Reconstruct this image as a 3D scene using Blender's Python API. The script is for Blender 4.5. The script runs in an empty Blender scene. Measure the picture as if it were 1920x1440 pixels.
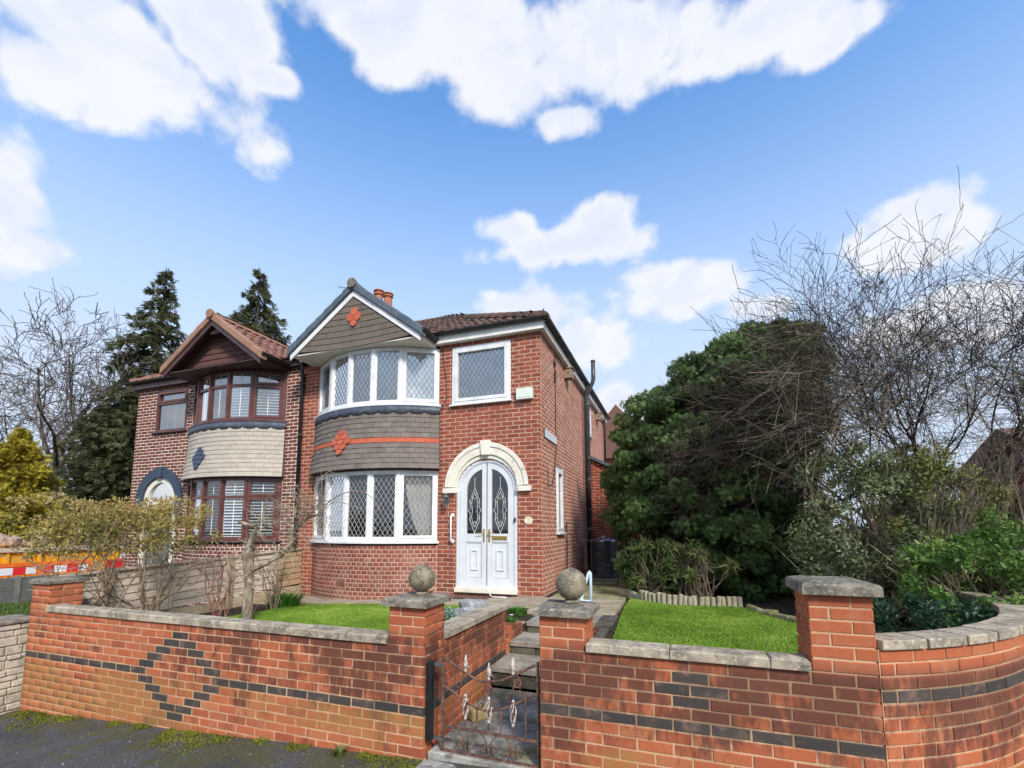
import bpy, bmesh, math, random
import numpy as np
from mathutils import Matrix, Vector

random.seed(7)
rng = np.random.default_rng(7)
SC = bpy.context.scene
COL = SC.collection
PI = math.pi

# ------------------------------------------------------------------ camera
CF, CP, CR_, CY, CPY = 861.5056, 0.107512, -0.002538, -0.340835, 897.53
CAM = np.array([2.151295, -7.574124, 1.139431])
_cp, _sp, _cy, _sy = math.cos(CP), math.sin(CP), math.cos(CY), math.sin(CY)
_f = np.array([_sy * _cp, _cy * _cp, _sp])
_r0 = np.array([_cy, -_sy, 0.0])
_u0 = np.cross(_r0, _f)
_r = _r0 * math.cos(CR_) + _u0 * math.sin(CR_)
_u = -_r0 * math.sin(CR_) + _u0 * math.cos(CR_)
cam_data = bpy.data.cameras.new("camera")
cam = bpy.data.objects.new("camera", cam_data)
COL.objects.link(cam)
M4 = Matrix.Identity(4)
for i in range(3):
    M4[i][0], M4[i][1], M4[i][2], M4[i][3] = _r[i], _u[i], -_f[i], CAM[i]
cam.matrix_world = M4
cam_data.sensor_fit = 'HORIZONTAL'
cam_data.sensor_width = 36.0
cam_data.lens = CF / 1920 * 36.0
cam_data.shift_y = (CPY - 720) / 1920
cam_data.clip_start = 0.05
cam_data.clip_end = 3000
SC.camera = cam

# ------------------------------------------------------------------ light
SUN_DIR = Vector((0.60, -0.70, 0.74)).normalized()
sun_data = bpy.data.lights.new("sun", 'SUN')
sun_data.energy = 2.8
sun_data.angle = math.radians(10)
sun_data.color = (1.0, 0.94, 0.86)
sun = bpy.data.objects.new("sun", sun_data)
sun.rotation_euler = SUN_DIR.to_track_quat('Z', 'Y').to_euler()
sun.location = (6, -6, 12)
COL.objects.link(sun)

SC.view_settings.view_transform = 'Standard'
SC.view_settings.look = 'None'
SC.view_settings.exposure = 0.60
SC.view_settings.gamma = 1.0
SC.view_settings.use_curve_mapping = False
SC.render.engine = 'CYCLES'
SC.cycles.max_bounces = 6
SC.cycles.transparent_max_bounces = 12
SC.cycles.use_denoising = True


class NT:
    """small helper to write node trees"""
    def __init__(s, tree):
        s.t = tree
        s.n = tree.nodes
        s.l = tree.links

    def new(s, kind, **kw):
        nd = s.n.new(kind)
        for k, v in kw.items():
            setattr(nd, k, v)
        return nd

    def put(s, sock, v):
        if isinstance(v, bpy.types.NodeSocket):
            s.l.new(v, sock)
        elif v is not None:
            if hasattr(sock.default_value, '__len__') and not hasattr(v, '__len__'):
                sock.default_value = [v] * len(sock.default_value)
            elif hasattr(sock.default_value, '__len__') and len(sock.default_value) == 4 and len(v) == 3:
                sock.default_value = (*v, 1)
            else:
                sock.default_value = v

    def m(s, op, a, b=None, c=None, clamp=False):
        nd = s.new('ShaderNodeMath', operation=op, use_clamp=clamp)
        for i, v in enumerate((a, b, c)):
            if v is not None:
                s.put(nd.inputs[i], v)
        return nd.outputs[0]

    def vm(s, op, a, b=None):
        nd = s.new('ShaderNodeVectorMath', operation=op)
        s.put(nd.inputs[0], a)
        if b is not None:
            s.put(nd.inputs[1], b)
        return nd.outputs['Value'] if op in ('DOT_PRODUCT', 'LENGTH') else nd.outputs[0]

    def mix(s, f, a, b, blend='MIX'):
        nd = s.new('ShaderNodeMix', data_type='RGBA', blend_type=blend)
        s.put(nd.inputs[0], f)
        s.put(nd.inputs[6], a)
        s.put(nd.inputs[7], b)
        return nd.outputs[2]

    def noise(s, vec, scale, detail=4, rough=0.55, dist=0.0, lac=2.0):
        nd = s.new('ShaderNodeTexNoise')
        s.put(nd.inputs['Vector'], vec)
        nd.inputs['Scale'].default_value = scale
        nd.inputs['Detail'].default_value = detail
        nd.inputs['Roughness'].default_value = rough
        nd.inputs['Distortion'].default_value = dist
        nd.inputs['Lacunarity'].default_value = lac
        return nd.outputs['Fac']

    def ss(s, v, a, b, lo=0.0, hi=1.0):
        nd = s.new('ShaderNodeMapRange', interpolation_type='SMOOTHSTEP')
        s.put(nd.inputs[0], v)
        for i, q in enumerate((a, b, lo, hi)):
            nd.inputs[i + 1].default_value = q
        return nd.outputs[0]

    def ramp(s, f, stops):
        nd = s.new('ShaderNodeValToRGB')
        e = nd.color_ramp.elements
        while len(e) < len(stops):
            e.new(0.5)
        for k, (p, c) in enumerate(stops):
            e[k].position = p
            e[k].color = (*c, 1)
        s.put(nd.inputs[0], f)
        return nd.outputs[0]

    def scale(s, v, xyz):
        return s.vm('MULTIPLY', v, xyz)


def pxray(u, v):
    d = _f + _r * (u - 960) / CF - _u * (v - CPY) / CF
    return d


# ------------------------------------------------------------------ sky with fair-weather clouds
world = bpy.data.worlds.new("World")
SC.world = world
world.use_nodes = True
wt = NT(world.node_tree)
for nd in list(wt.n):
    wt.n.remove(nd)
w_out = wt.new('ShaderNodeOutputWorld')
w_bg = wt.new('ShaderNodeBackground')
sky = wt.new('ShaderNodeTexSky')
sky.sky_type = 'NISHITA'
sky.sun_disc = False
sky.sun_elevation = math.asin(SUN_DIR.z)
sky.sun_rotation = math.atan2(SUN_DIR.x, SUN_DIR.y)
sky.altitude = 60
sky.air_density = 1.0
sky.dust_density = 0.6
sky.ozone_density = 2.0
SKY_STRENGTH = 0.12
wdir = wt.new('ShaderNodeTexCoord').outputs['Generated']
CLOUDS = [  # direction of each cloud lump as (u, v, half width, half height) seen from the camera's place
    (190, 70, 330, 105), (400, 70, 130, 125), (120, 140, 150, 75), (510, 150, 75, 35), (160, 190, 60, 40),
    (870, 50, 300, 110), (1120, 80, 240, 110), (960, 170, 180, 75), (1050, 225, 85, 42), (660, 30, 150, 60), (740, 110, 90, 60),
    (1500, 20, 210, 75), (1560, 60, 130, 50),
    (10, 385, 75, 105), (30, 455, 95, 55),
    (1060, 455, 170, 48), (1130, 415, 70, 48), (960, 430, 80, 42),
    (1010, 590, 110, 62), (1080, 640, 130, 60), (960, 580, 60, 40),
    (1270, 550, 125, 55), (1290, 520, 60, 38),
    (1740, 385, 105, 52), (1730, 450, 150, 60), (1430, 575, 90, 36), (1170, 770, 70, 60), (1780, 600, 170, 60),
]
val = None
for (u_, v_, a_, b_) in CLOUDS:
    d = pxray(u_, v_)
    L = np.linalg.norm(d)
    dn = d / L
    rr = np.cross(dn, (0, 0, 1))
    rr /= np.linalg.norm(rr)
    uu = np.cross(rr, dn)
    ka, kb = CF * L / a_ * 1.0, CF * L / b_ * 1.0
    x = wt.m('ADD', wt.vm('DOT_PRODUCT', wdir, tuple(rr * ka)), 0.0)
    y = wt.vm('DOT_PRODUCT', wdir, tuple(uu * kb))
    front = wt.m('MULTIPLY', wt.m('LESS_THAN', wt.vm('DOT_PRODUCT', wdir, tuple(dn)), 0.0), 9.0)
    q = wt.m('ADD', wt.m('ADD', wt.m('MULTIPLY', x, x), wt.m('MULTIPLY', y, y)), front)
    lump = wt.m('SUBTRACT', 1.0, wt.m('SQRT', q))
    val = lump if val is None else wt.m('SMOOTH_MAX', val, lump, 0.12)
# clouds of the same kind over the rest of the sky, outside the cone the photograph shows
away = wt.ss(wt.vm('DOT_PRODUCT', wdir, tuple(_f * 0.93 + _u * 0.30)), 0.25, 0.60, 1.0, 0.0)
elev = wt.new('ShaderNodeSeparateXYZ')
wt.put(elev.inputs[0], wdir)
ez = elev.outputs[2]
dz = wt.m('ADD', wt.m('MAXIMUM', ez, 0.0), 0.22)
comb = wt.new('ShaderNodeCombineXYZ')
wt.put(comb.inputs[0], wt.m('DIVIDE', elev.outputs[0], dz))
wt.put(comb.inputs[1], wt.m('DIVIDE', elev.outputs[1], dz))
generic = wt.m('MULTIPLY', wt.m('SUBTRACT', wt.noise(comb.outputs[0], 0.9, 3), 0.46), 4.0)
generic = wt.m('SUBTRACT', wt.m('MULTIPLY', wt.m('ADD', generic, 1.0), away), 1.0)
val = wt.m('MAXIMUM', val, generic)
n1 = wt.m('SUBTRACT', wt.noise(wt.scale(wdir, (1, 1, 1.25)), 7.5, 7, 0.58), 0.5)
n2 = wt.m('SUBTRACT', wt.noise(wt.scale(wdir, (1, 1, 1.2)), 26.0, 4, 0.6), 0.5)


def billow(scale, off):
    v = wt.new('ShaderNodeTexVoronoi', feature='F1')
    wob = wt.new('ShaderNodeTexNoise')
    wt.put(wob.inputs['Vector'], wdir)
    wob.inputs['Scale'].default_value = scale * 0.8
    wob.inputs['Detail'].default_value = 3
    q = wt.vm('ADD', wt.vm('ADD', wdir, off), wt.scale(wt.vm('SUBTRACT', wob.outputs['Color'], (0.5, 0.5, 0.5)), (0.10, 0.10, 0.10)))
    wt.put(v.inputs['Vector'], q)
    v.inputs['Scale'].default_value = scale
    return wt.m('SUBTRACT', 0.55, v.outputs['Distance'])


n3 = wt.m('ADD', wt.m('MULTIPLY', billow(8.0, (0.3, 0.1, 0.2)), 0.75), wt.m('MULTIPLY', billow(19.0, (0.1, 0.4, 0.3)), 0.40))
dens = wt.m('ADD', val, wt.m('ADD', wt.m('MULTIPLY', n1, 1.25), wt.m('ADD', wt.m('MULTIPLY', n2, 0.30), wt.m('MULTIPLY', n3, 0.8))))
mask = wt.ss(dens, 0.05, 0.50)
haze_low = wt.ss(ez, 0.20, 0.80, 1.0, 0.0)
sky_col = wt.vm('MULTIPLY', sky.outputs[0], (SKY_STRENGTH, SKY_STRENGTH, SKY_STRENGTH))
sky_col = wt.vm('MULTIPLY', sky_col, (0.92, 1.50, 1.90))
sky_col = wt.mix(haze_low, sky_col, (0.45, 0.53, 0.66))
shade_n = wt.noise(wt.vm('ADD', wt.scale(wdir, (1, 1, 1.6)), (3.1, 1.7, 0.06)), 5.0, 6, 0.55)
body = wt.m('MAXIMUM', wt.m('MULTIPLY', wt.ss(shade_n, 0.42, 0.62), wt.ss(dens, 0.25, 0.9)), wt.ss(n3, 0.10, -0.12, 0.0, 0.7))
cloud_col = wt.mix(body, (0.62, 0.632, 0.665), (0.52, 0.56, 0.66))
final = wt.mix(wt.m('MULTIPLY', mask, 0.97), sky_col, cloud_col)
wt.put(w_bg.inputs[0], final)
w_bg.inputs[1].default_value = 1.0
wt.l.new(w_bg.outputs[0], w_out.inputs[0])


# ------------------------------------------------------------------ object helpers
def link(name, data=None, parent=None, loc=None, rotz=None):
    o = bpy.data.objects.new(name, data)
    COL.objects.link(o)
    if parent is not None:
        o.parent = parent
    if loc is not None:
        o.location = loc
    if rotz is not None:
        o.rotation_euler = (0, 0, rotz)
    return o


def tag(o, label, cat=None, group=None):
    o['label'] = label
    if cat:
        o['category'] = cat
    if group:
        o['group'] = group
    return o


def thing(name, label, cat, group=None):
    """an Empty at the origin that parents the parts of one thing (parts are built in world coordinates)"""
    return tag(link(name), label, cat, group)


class MB:
    def __init__(s):
        s.v = []
        s.f = []

    def add(s, vs, fs):
        b = len(s.v)
        s.v.extend([tuple(map(float, p)) for p in vs])
        s.f.extend([tuple(i + b for i in q) for q in fs])
        return s

    def box(s, x0, x1, y0, y1, z0, z1):
        vs = [(x0, y0, z0), (x1, y0, z0), (x1, y1, z0), (x0, y1, z0), (x0, y0, z1), (x1, y0, z1), (x1, y1, z1), (x0, y1, z1)]
        return s.add(vs, [(3, 2, 1, 0), (4, 5, 6, 7), (0, 1, 5, 4), (1, 2, 6, 5), (2, 3, 7, 6), (3, 0, 4, 7)])

    def obox(s, o, ex, ey, ez):
        """box spanned by three edge vectors from corner o"""
        o, ex, ey, ez = map(np.array, (o, ex, ey, ez))
        vs = [o, o + ex, o + ex + ey, o + ey, o + ez, o + ex + ez, o + ex + ey + ez, o + ey + ez]
        return s.add(vs, [(3, 2, 1, 0), (4, 5, 6, 7), (0, 1, 5, 4), (1, 2, 6, 5), (2, 3, 7, 6), (3, 0, 4, 7)])

    def prism(s, poly, axis_fn, a, b):
        """extrude a 2D outline between depth a and b; axis_fn(p, q, depth) -> xyz"""
        n = len(poly)
        vs = [axis_fn(p, q, a) for p, q in poly] + [axis_fn(p, q, b) for p, q in poly]
        fs = [tuple(range(n)), tuple(range(2 * n - 1, n - 1, -1))]
        fs += [(i, i + n, (i + 1) % n + n, (i + 1) % n) for i in range(n)]
        return s.add(vs, fs)

    def tube(s, pts, radii, seg=6, cap=True):
        pts = [np.array(p, float) for p in pts]
        n = len(pts)
        if not hasattr(radii, '__len__'):
            radii = [radii] * n
        b = len(s.v)
        ref = None
        for i in range(n):
            t = pts[min(i + 1, n - 1)] - pts[max(i - 1, 0)]
            L = np.linalg.norm(t)
            t = t / L if L > 1e-9 else np.array([0, 0, 1.0])
            if ref is None:
                ref = np.array([0, 0, 1.0]) if abs(t[2]) < 0.9 else np.array([1.0, 0, 0])
            e1 = ref - t * (ref @ t)
            l1 = np.linalg.norm(e1)
            if l1 < 1e-6:
                e1 = np.cross(t, (0.3, 0.5, 0.8))
                l1 = np.linalg.norm(e1)
            e1 /= l1
            ref = e1
            e2 = np.cross(t, e1)
            for k in range(seg):
                a = 2 * PI * k / seg
                s.v.append(tuple(pts[i] + radii[i] * (math.cos(a) * e1 + math.sin(a) * e2)))
        for i in range(n - 1):
            for k in range(seg):
                k2 = (k + 1) % seg
                s.f.append((b + i * seg + k, b + i * seg + k2, b + (i + 1) * seg + k2, b + (i + 1) * seg + k))
        if cap:
            s.f.append(tuple(b + k for k in range(seg))[::-1])
            s.f.append(tuple(b + (n - 1) * seg + k for k in range(seg)))
        return s

    def lathe(s, prof, c, seg=24):
        """profile (r, z) turned about the vertical through c"""
        b = len(s.v)
        n = len(prof)
        for r, z in prof:
            for k in range(seg):
                a = 2 * PI * k / seg
                s.v.append((c[0] + r * math.cos(a), c[1] + r * math.sin(a), c[2] + z))
        for i in range(n - 1):
            for k in range(seg):
                k2 = (k + 1) % seg
                s.f.append((b + i * seg + k, b + i * seg + k2, b + (i + 1) * seg + k2, b + (i + 1) * seg + k))
        s.f.append(tuple(b + k for k in range(seg))[::-1])
        s.f.append(tuple(b + (n - 1) * seg + k for k in range(seg)))
        return s

    def mesh(s, name, mat, smooth=False, fix=True):
        me = bpy.data.meshes.new(name)
        me.from_pydata(s.v, [], s.f)
        if fix:
            bm = bmesh.new()
            bm.from_mesh(me)
            bmesh.ops.recalc_face_normals(bm, faces=bm.faces)
            bm.to_mesh(me)
            bm.free()
        if mat:
            me.materials.append(mat)
        if smooth:
            me.shade_smooth()
        me.update()
        return me

    def obj(s, name, mat, parent=None, smooth=False, fix=True, bevel=0):
        me = s.mesh(name, mat, smooth, fix)
        o = link(name, me, parent)
        if bevel:
            md = o.modifiers.new('bevel', 'BEVEL')
            md.width = bevel
            md.segments = 2
            md.limit_method = 'ANGLE'
        return o


def np_mesh(name, V, F, mat, tint=None, smooth=False):
    """fast mesh from numpy: V (n,3), F (m,k) all of one size; tint (n,) goes to a point attribute"""
    me = bpy.data.meshes.new(name)
    n, (m, k) = len(V), F.shape
    me.vertices.add(n)
    me.vertices.foreach_set('co', np.ascontiguousarray(V, np.float32).ravel())
    me.loops.add(m * k)
    me.loops.foreach_set('vertex_index', np.ascontiguousarray(F, np.int32).ravel())
    me.polygons.add(m)
    me.polygons.foreach_set('loop_start', np.arange(0, m * k, k, dtype=np.int32))
    if tint is not None:
        at = me.attributes.new('tint', 'FLOAT', 'POINT')
        at.data.foreach_set('value', np.ascontiguousarray(tint, np.float32))
    me.materials.append(mat)
    me.update(calc_edges=True)
    if smooth:
        me.shade_smooth()
    return me


# ------------------------------------------------------------------ materials
def mat_new(name):
    m = bpy.data.materials.new(name)
    m.use_nodes = True
    t = NT(m.node_tree)
    for nd in list(t.n):
        t.n.remove(nd)
    out = t.new('ShaderNodeOutputMaterial')
    bs = t.new('ShaderNodeBsdfPrincipled')
    t.l.new(bs.outputs[0], out.inputs[0])
    return m, t, bs, out


def wpos(t):
    return t.new('ShaderNodeNewGeometry').outputs['Position']


def bump(t, bs, h, strength=0.3, dist=0.01):
    b = t.new('ShaderNodeBump')
    b.inputs['Strength'].default_value = strength
    b.inputs['Distance'].default_value = dist
    t.put(b.inputs['Height'], h)
    t.l.new(b.outputs[0], bs.inputs['Normal'])


def mat_plain(name, col, rough=0.5, metal=0.0, var=0.08, nscale=9.0, spec=0.5, bumpk=0.0, coat=0.0):
    m, t, bs, _ = mat_new(name)
    p = wpos(t)
    n = t.noise(p, nscale, 5)
    hi = tuple(min(1, c * (1 + var)) for c in col)
    lo = tuple(c * (1 - var) for c in col)
    t.put(bs.inputs['Base Color'], t.mix(t.ss(n, 0.3, 0.7), lo, hi))
    bs.inputs['Roughness'].default_value = rough
    bs.inputs['Metallic'].default_value = metal
    bs.inputs['Specular IOR Level'].default_value = spec
    if bumpk:
        bump(t, bs, t.noise(p, nscale * 9, 4), bumpk)
    return m


def rnd_piece(t):
    """one random number per piece, for single objects and for pieces joined into one mesh"""
    a = t.new('ShaderNodeObjectInfo').outputs['Random']
    b = t.new('ShaderNodeNewGeometry').outputs['Random Per Island']
    wn = t.new('ShaderNodeTexWhiteNoise', noise_dimensions='2D')
    cb = t.new('ShaderNodeCombineXYZ')
    t.put(cb.inputs[0], t.m('MULTIPLY', a, 91.7))
    t.put(cb.inputs[1], t.m('MULTIPLY', b, 57.3))
    t.put(wn.inputs['Vector'], cb.outputs[0])
    return wn.outputs['Value'], wn.outputs['Color']


def mat_brick(name, cols, stain=None, fleck=0.35, pale=0.0):
    """fired clay: a colour per brick, grain, specks, and shaped weather stains on the wall face"""
    m, t, bs, _ = mat_new(name)
    p = wpos(t)
    r, _c = rnd_piece(t)
    k = len(cols)
    col = t.ramp(r, [(i / max(1, k - 1), c) for i, c in enumerate(cols)])
    g = t.noise(p, 55, 5, 0.65)
    col = t.mix(t.m('MULTIPLY', t.ss(g, 0.35, 0.75), fleck), col, t.mix(0.5, col, (0.10, 0.045, 0.035)))
    g2 = t.noise(p, 9, 4, 0.6)
    col = t.mix(t.m('MULTIPLY', t.ss(g2, 0.5, 0.75), 0.35), col, t.mix(0.65, col, (0.62, 0.34, 0.24)))
    if pale:
        g3 = t.noise(p, 2.3, 5, 0.65)
        col = t.mix(t.m('MULTIPLY', t.ss(g3, 0.45, 0.7), pale), col, (0.50, 0.36, 0.30))
    if stain:
        col = stain(t, p, col)
    t.put(bs.inputs['Base Color'], col)
    bs.inputs['Roughness'].default_value = 0.82
    bs.inputs['Specular IOR Level'].default_value = 0.25
    bump(t, bs, t.m('ADD', t.noise(p, 120, 4), t.m('MULTIPLY', t.noise(p, 25, 3), 1.5)), 0.35, 0.004)
    return m


def sep(t, p):
    s = t.new('ShaderNodeSeparateXYZ')
    t.put(s.inputs[0], p)
    return s.outputs


def garden_stain(t, p, col):
    x, y, z = sep(t, p)
    # black weathering running down from the coping, in patches about a brick wide
    big = t.noise(t.scale(p, (1.6, 1.6, 0.8)), 1.7, 4, 0.55)
    dn = t.noise(t.scale(p, (3.4, 3.4, 1.5)), 2.3, 6, 0.66)
    fine = t.noise(t.scale(p, (8, 8, 2.6)), 3.2, 5, 0.65)
    mixn = t.m('ADD', t.m('MULTIPLY', big, 0.75), t.m('ADD', t.m('MULTIPLY', dn, 0.65), t.m('MULTIPLY', fine, 0.35)))
    zone = t.m('MULTIPLY', t.ss(x, -3.3, -1.2, 0.15, 1.0), t.ss(z, -0.70, 0.10))
    r, _c = rnd_piece(t)
    mixn = t.m('ADD', mixn, t.m('MULTIPLY', t.m('SUBTRACT', r, 0.5), 0.15))
    dark = t.ss(t.m('ADD', mixn, t.m('MULTIPLY', zone, 0.29)), 0.96, 1.18)
    pier = t.ss(z, 0.36, 0.24)
    dark = t.m('MULTIPLY', dark, pier)
    col = t.mix(t.m('MULTIPLY', dark, 0.80), col, (0.075, 0.034, 0.027))
    # ochre algae film low on the wall
    on = t.noise(t.scale(p, (0.75, 0.75, 1.6)), 1.5, 5, 0.55)
    left = t.ss(x, -1.6, -3.6)
    oc = t.m('MULTIPLY', t.ss(t.m('ADD', on, t.m('MULTIPLY', left, 0.12)), 0.47, 0.62), t.m('MULTIPLY', t.ss(z, -0.24, -0.40), t.ss(z, -0.98, -0.66)))
    oc2 = t.m('MULTIPLY', t.m('MULTIPLY', t.ss(z, -0.28, -0.34), t.ss(z, -0.60, -0.46)), t.ss(on, 0.40, 0.55))
    oc = t.m('MAXIMUM', oc, t.m('MULTIPLY', oc2, t.ss(x, -1.9, -1.2)))
    return t.mix(t.m('MULTIPLY', t.m('MULTIPLY', oc, t.ss(fine, 0.25, 0.6)), 0.68), col, (0.32, 0.18, 0.055))


def house_stain(t, p, col):
    x, y, z = sep(t, p)
    n = t.noise(p, 1.6, 6, 0.6)
    col = t.mix(t.m('MULTIPLY', t.ss(n, 0.52, 0.66), 0.35), col, (0.16, 0.07, 0.05))
    low = t.m('MULTIPLY', t.ss(z, 0.30, -0.05), t.ss(t.noise(p, 4, 5), 0.42, 0.62))
    return t.mix(t.m('MULTIPLY', low, 0.55), col, (0.12, 0.10, 0.07))


M = {}
M['garden_brick'] = mat_brick('garden_brick', [(0.38, 0.105, 0.046), (0.46, 0.135, 0.055), (0.42, 0.112, 0.048), (0.48, 0.165, 0.072), (0.32, 0.085, 0.043), (0.45, 0.122, 0.050), (0.40, 0.13, 0.066)], garden_stain, 0.3)
M['house_brick'] = mat_brick('house_brick', [(0.26, 0.062, 0.038), (0.33, 0.082, 0.046), (0.20, 0.052, 0.038), (0.35, 0.095, 0.055), (0.29, 0.075, 0.046)], house_stain, 0.5)
M['side_brick'] = mat_brick('side_brick', [(0.42, 0.17, 0.115), (0.48, 0.21, 0.145), (0.36, 0.135, 0.09), (0.52, 0.25, 0.175)], None, 0.3, 0.45)  # paler than the front brick: the side wall's sunlight is mixed into these colours
M['bay_brick'] = mat_brick('bay_brick', [(0.24, 0.065, 0.048), (0.30, 0.085, 0.06), (0.20, 0.055, 0.045), (0.33, 0.11, 0.08)], house_stain, 0.5, 0.35)
M['neighbour_brick'] = mat_brick('neighbour_brick', [(0.13, 0.040, 0.030), (0.20, 0.058, 0.040), (0.10, 0.034, 0.028), (0.23, 0.075, 0.05)], None, 0.5)
M['black_brick'] = mat_brick('black_brick', [(0.050, 0.046, 0.043), (0.070, 0.062, 0.055), (0.042, 0.041, 0.040)], None, 0.6)
M['red_brick_far'] = mat_brick('red_brick_far', [(0.30, 0.10, 0.07), (0.36, 0.13, 0.09)], None, 0.3)


def mat_mortar(name, col, dirt=(0.16, 0.13, 0.10), k=0.4, stain=None):
    m, t, bs, _ = mat_new(name)
    p = wpos(t)
    c = t.mix(t.m('MULTIPLY', t.ss(t.noise(p, 3.1, 6, 0.65), 0.48, 0.68), k), col, dirt)
    c = t.mix(t.m('MULTIPLY', t.noise(p, 60, 3), 0.3), c, tuple(x * 0.6 for x in col))
    if stain:
        c = t.mix(0.72, c, stain(t, p, c))
    t.put(bs.inputs['Base Color'], c)
    bs.inputs['Roughness'].default_value = 0.95
    bs.inputs['Specular IOR Level'].default_value = 0.1
    return m


M['mortar'] = mat_mortar('mortar', (0.58, 0.41, 0.31), k=0.35)
M['garden_mortar'] = mat_mortar('garden_mortar', (0.62, 0.40, 0.24), (0.18, 0.11, 0.075), 0.6, garden_stain)
M['side_mortar'] = mat_mortar('side_mortar', (0.74, 0.55, 0.43), (0.44, 0.31, 0.24))
M['pale_mortar'] = mat_mortar('pale_mortar', (0.86, 0.76, 0.66), (0.50, 0.40, 0.33), 0.25)


def mat_stone(name, base, dark, pale, lichen=0.5, scale=6.0, moss=0.0):
    m, t, bs, _ = mat_new(name)
    p = wpos(t)
    r, _c = rnd_piece(t)
    c = t.mix(t.ss(t.noise(p, scale, 6, 0.65), 0.35, 0.68), dark, base)
    c = t.mix(t.m('MULTIPLY', t.ss(t.noise(p, scale * 5, 5, 0.7), 0.52, 0.66), lichen), c, pale)
    c = t.mix(t.m('MULTIPLY', r, 0.25), c, t.mix(0.5, c, pale))
    c = t.mix(t.m('MULTIPLY', t.ss(t.noise(p, scale * 1.7, 4, 0.6), 0.58, 0.72), 0.6), c, tuple(x * 0.4 for x in dark))
    if moss:
        c = t.mix(t.m('MULTIPLY', t.ss(t.noise(p, 2.1, 5, 0.6), 0.45, 0.62), moss), c, (0.17, 0.17, 0.035))
    t.put(bs.inputs['Base Color'], c)
    bs.inputs['Roughness'].default_value = 0.9
    bs.inputs['Specular IOR Level'].default_value = 0.2
    bump(t, bs, t.m('ADD', t.noise(p, 90, 5), t.m('MULTIPLY', t.noise(p, 18, 4), 2.0)), 0.5, 0.006)
    return m


M['coping'] = mat_stone('coping', (0.45, 0.38, 0.28), (0.17, 0.14, 0.105), (0.66, 0.59, 0.47), 0.6, 8)
M['cap_stone'] = mat_stone('cap_stone', (0.28, 0.245, 0.19), (0.085, 0.077, 0.065), (0.50, 0.45, 0.37), 0.6, 8)
M['ball_stone'] = mat_stone('ball_stone', (0.30, 0.25, 0.17), (0.10, 0.085, 0.06), (0.50, 0.44, 0.32), 0.6, 11)
M['paving'] = mat_stone('paving', (0.42, 0.35, 0.27), (0.27, 0.22, 0.17), (0.52, 0.46, 0.38), 0.35, 3, 0.25)
M['mossy_paving'] = mat_stone('mossy_paving', (0.34, 0.31, 0.20), (0.20, 0.19, 0.10), (0.44, 0.42, 0.28), 0.35, 3, 0.75)
M['step_stone'] = mat_stone('step_stone', (0.36, 0.32, 0.26), (0.19, 0.17, 0.14), (0.46, 0.43, 0.37), 0.4, 4)
M['riser_stone'] = mat_stone('riser_stone', (0.11, 0.10, 0.085), (0.045, 0.04, 0.036), (0.25, 0.23, 0.20), 0.3, 7, 0.2)
M['path_concrete'] = mat_stone('path_concrete', (0.36, 0.345, 0.31), (0.12, 0.112, 0.10), (0.52, 0.50, 0.46), 0.6, 5, 0.45)
M['rock'] = mat_stone('rock', (0.36, 0.37, 0.38), (0.22, 0.23, 0.24), (0.56, 0.57, 0.58), 0.5, 8)
M['pale_stone'] = mat_stone('pale_stone', (0.55, 0.49, 0.40), (0.33, 0.29, 0.23), (0.72, 0.67, 0.58), 0.4, 8)
M['yellow_stone'] = mat_stone('yellow_stone', (0.42, 0.31, 0.13), (0.24, 0.18, 0.08), (0.55, 0.45, 0.26), 0.3, 8)
M['arch_stone'] = mat_stone('arch_stone', (0.80, 0.755, 0.67), (0.70, 0.65, 0.56), (0.84, 0.80, 0.73), 0.2, 4)
M['grey_concrete'] = mat_stone('grey_concrete', (0.20, 0.20, 0.19), (0.12, 0.12, 0.115), (0.30, 0.30, 0.28), 0.3, 3)
M['cream_concrete'] = mat_stone('cream_concrete', (0.50, 0.40, 0.26), (0.34, 0.27, 0.17), (0.60, 0.52, 0.38), 0.3, 3)
M['rubble'] = mat_stone('rubble', (0.45, 0.30, 0.22), (0.26, 0.18, 0.14), (0.6, 0.5, 0.42), 0.4, 5)


def mat_tile(name, cols, rough=0.8, dirt=(0.06, 0.055, 0.05), dk=0.45, lich=0.0):
    m, t, bs, _ = mat_new(name)
    p = wpos(t)
    r, _c = rnd_piece(t)
    c = t.ramp(r, [(i / max(1, len(cols) - 1), q) for i, q in enumerate(cols)])
    c = t.mix(t.m('MULTIPLY', t.ss(t.noise(p, 7, 6, 0.65), 0.45, 0.68), dk), c, dirt)
    if lich:
        c = t.mix(t.m('MULTIPLY', t.ss(t.noise(p, 22, 5, 0.65), 0.55, 0.68), lich), c, (0.42, 0.36, 0.28))
    t.put(bs.inputs['Base Color'], c)
    bs.inputs['Roughness'].default_value = rough
    bs.inputs['Specular IOR Level'].default_value = 0.3
    bump(t, bs, t.noise(p, 70, 4), 0.3, 0.004)
    return m


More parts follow.
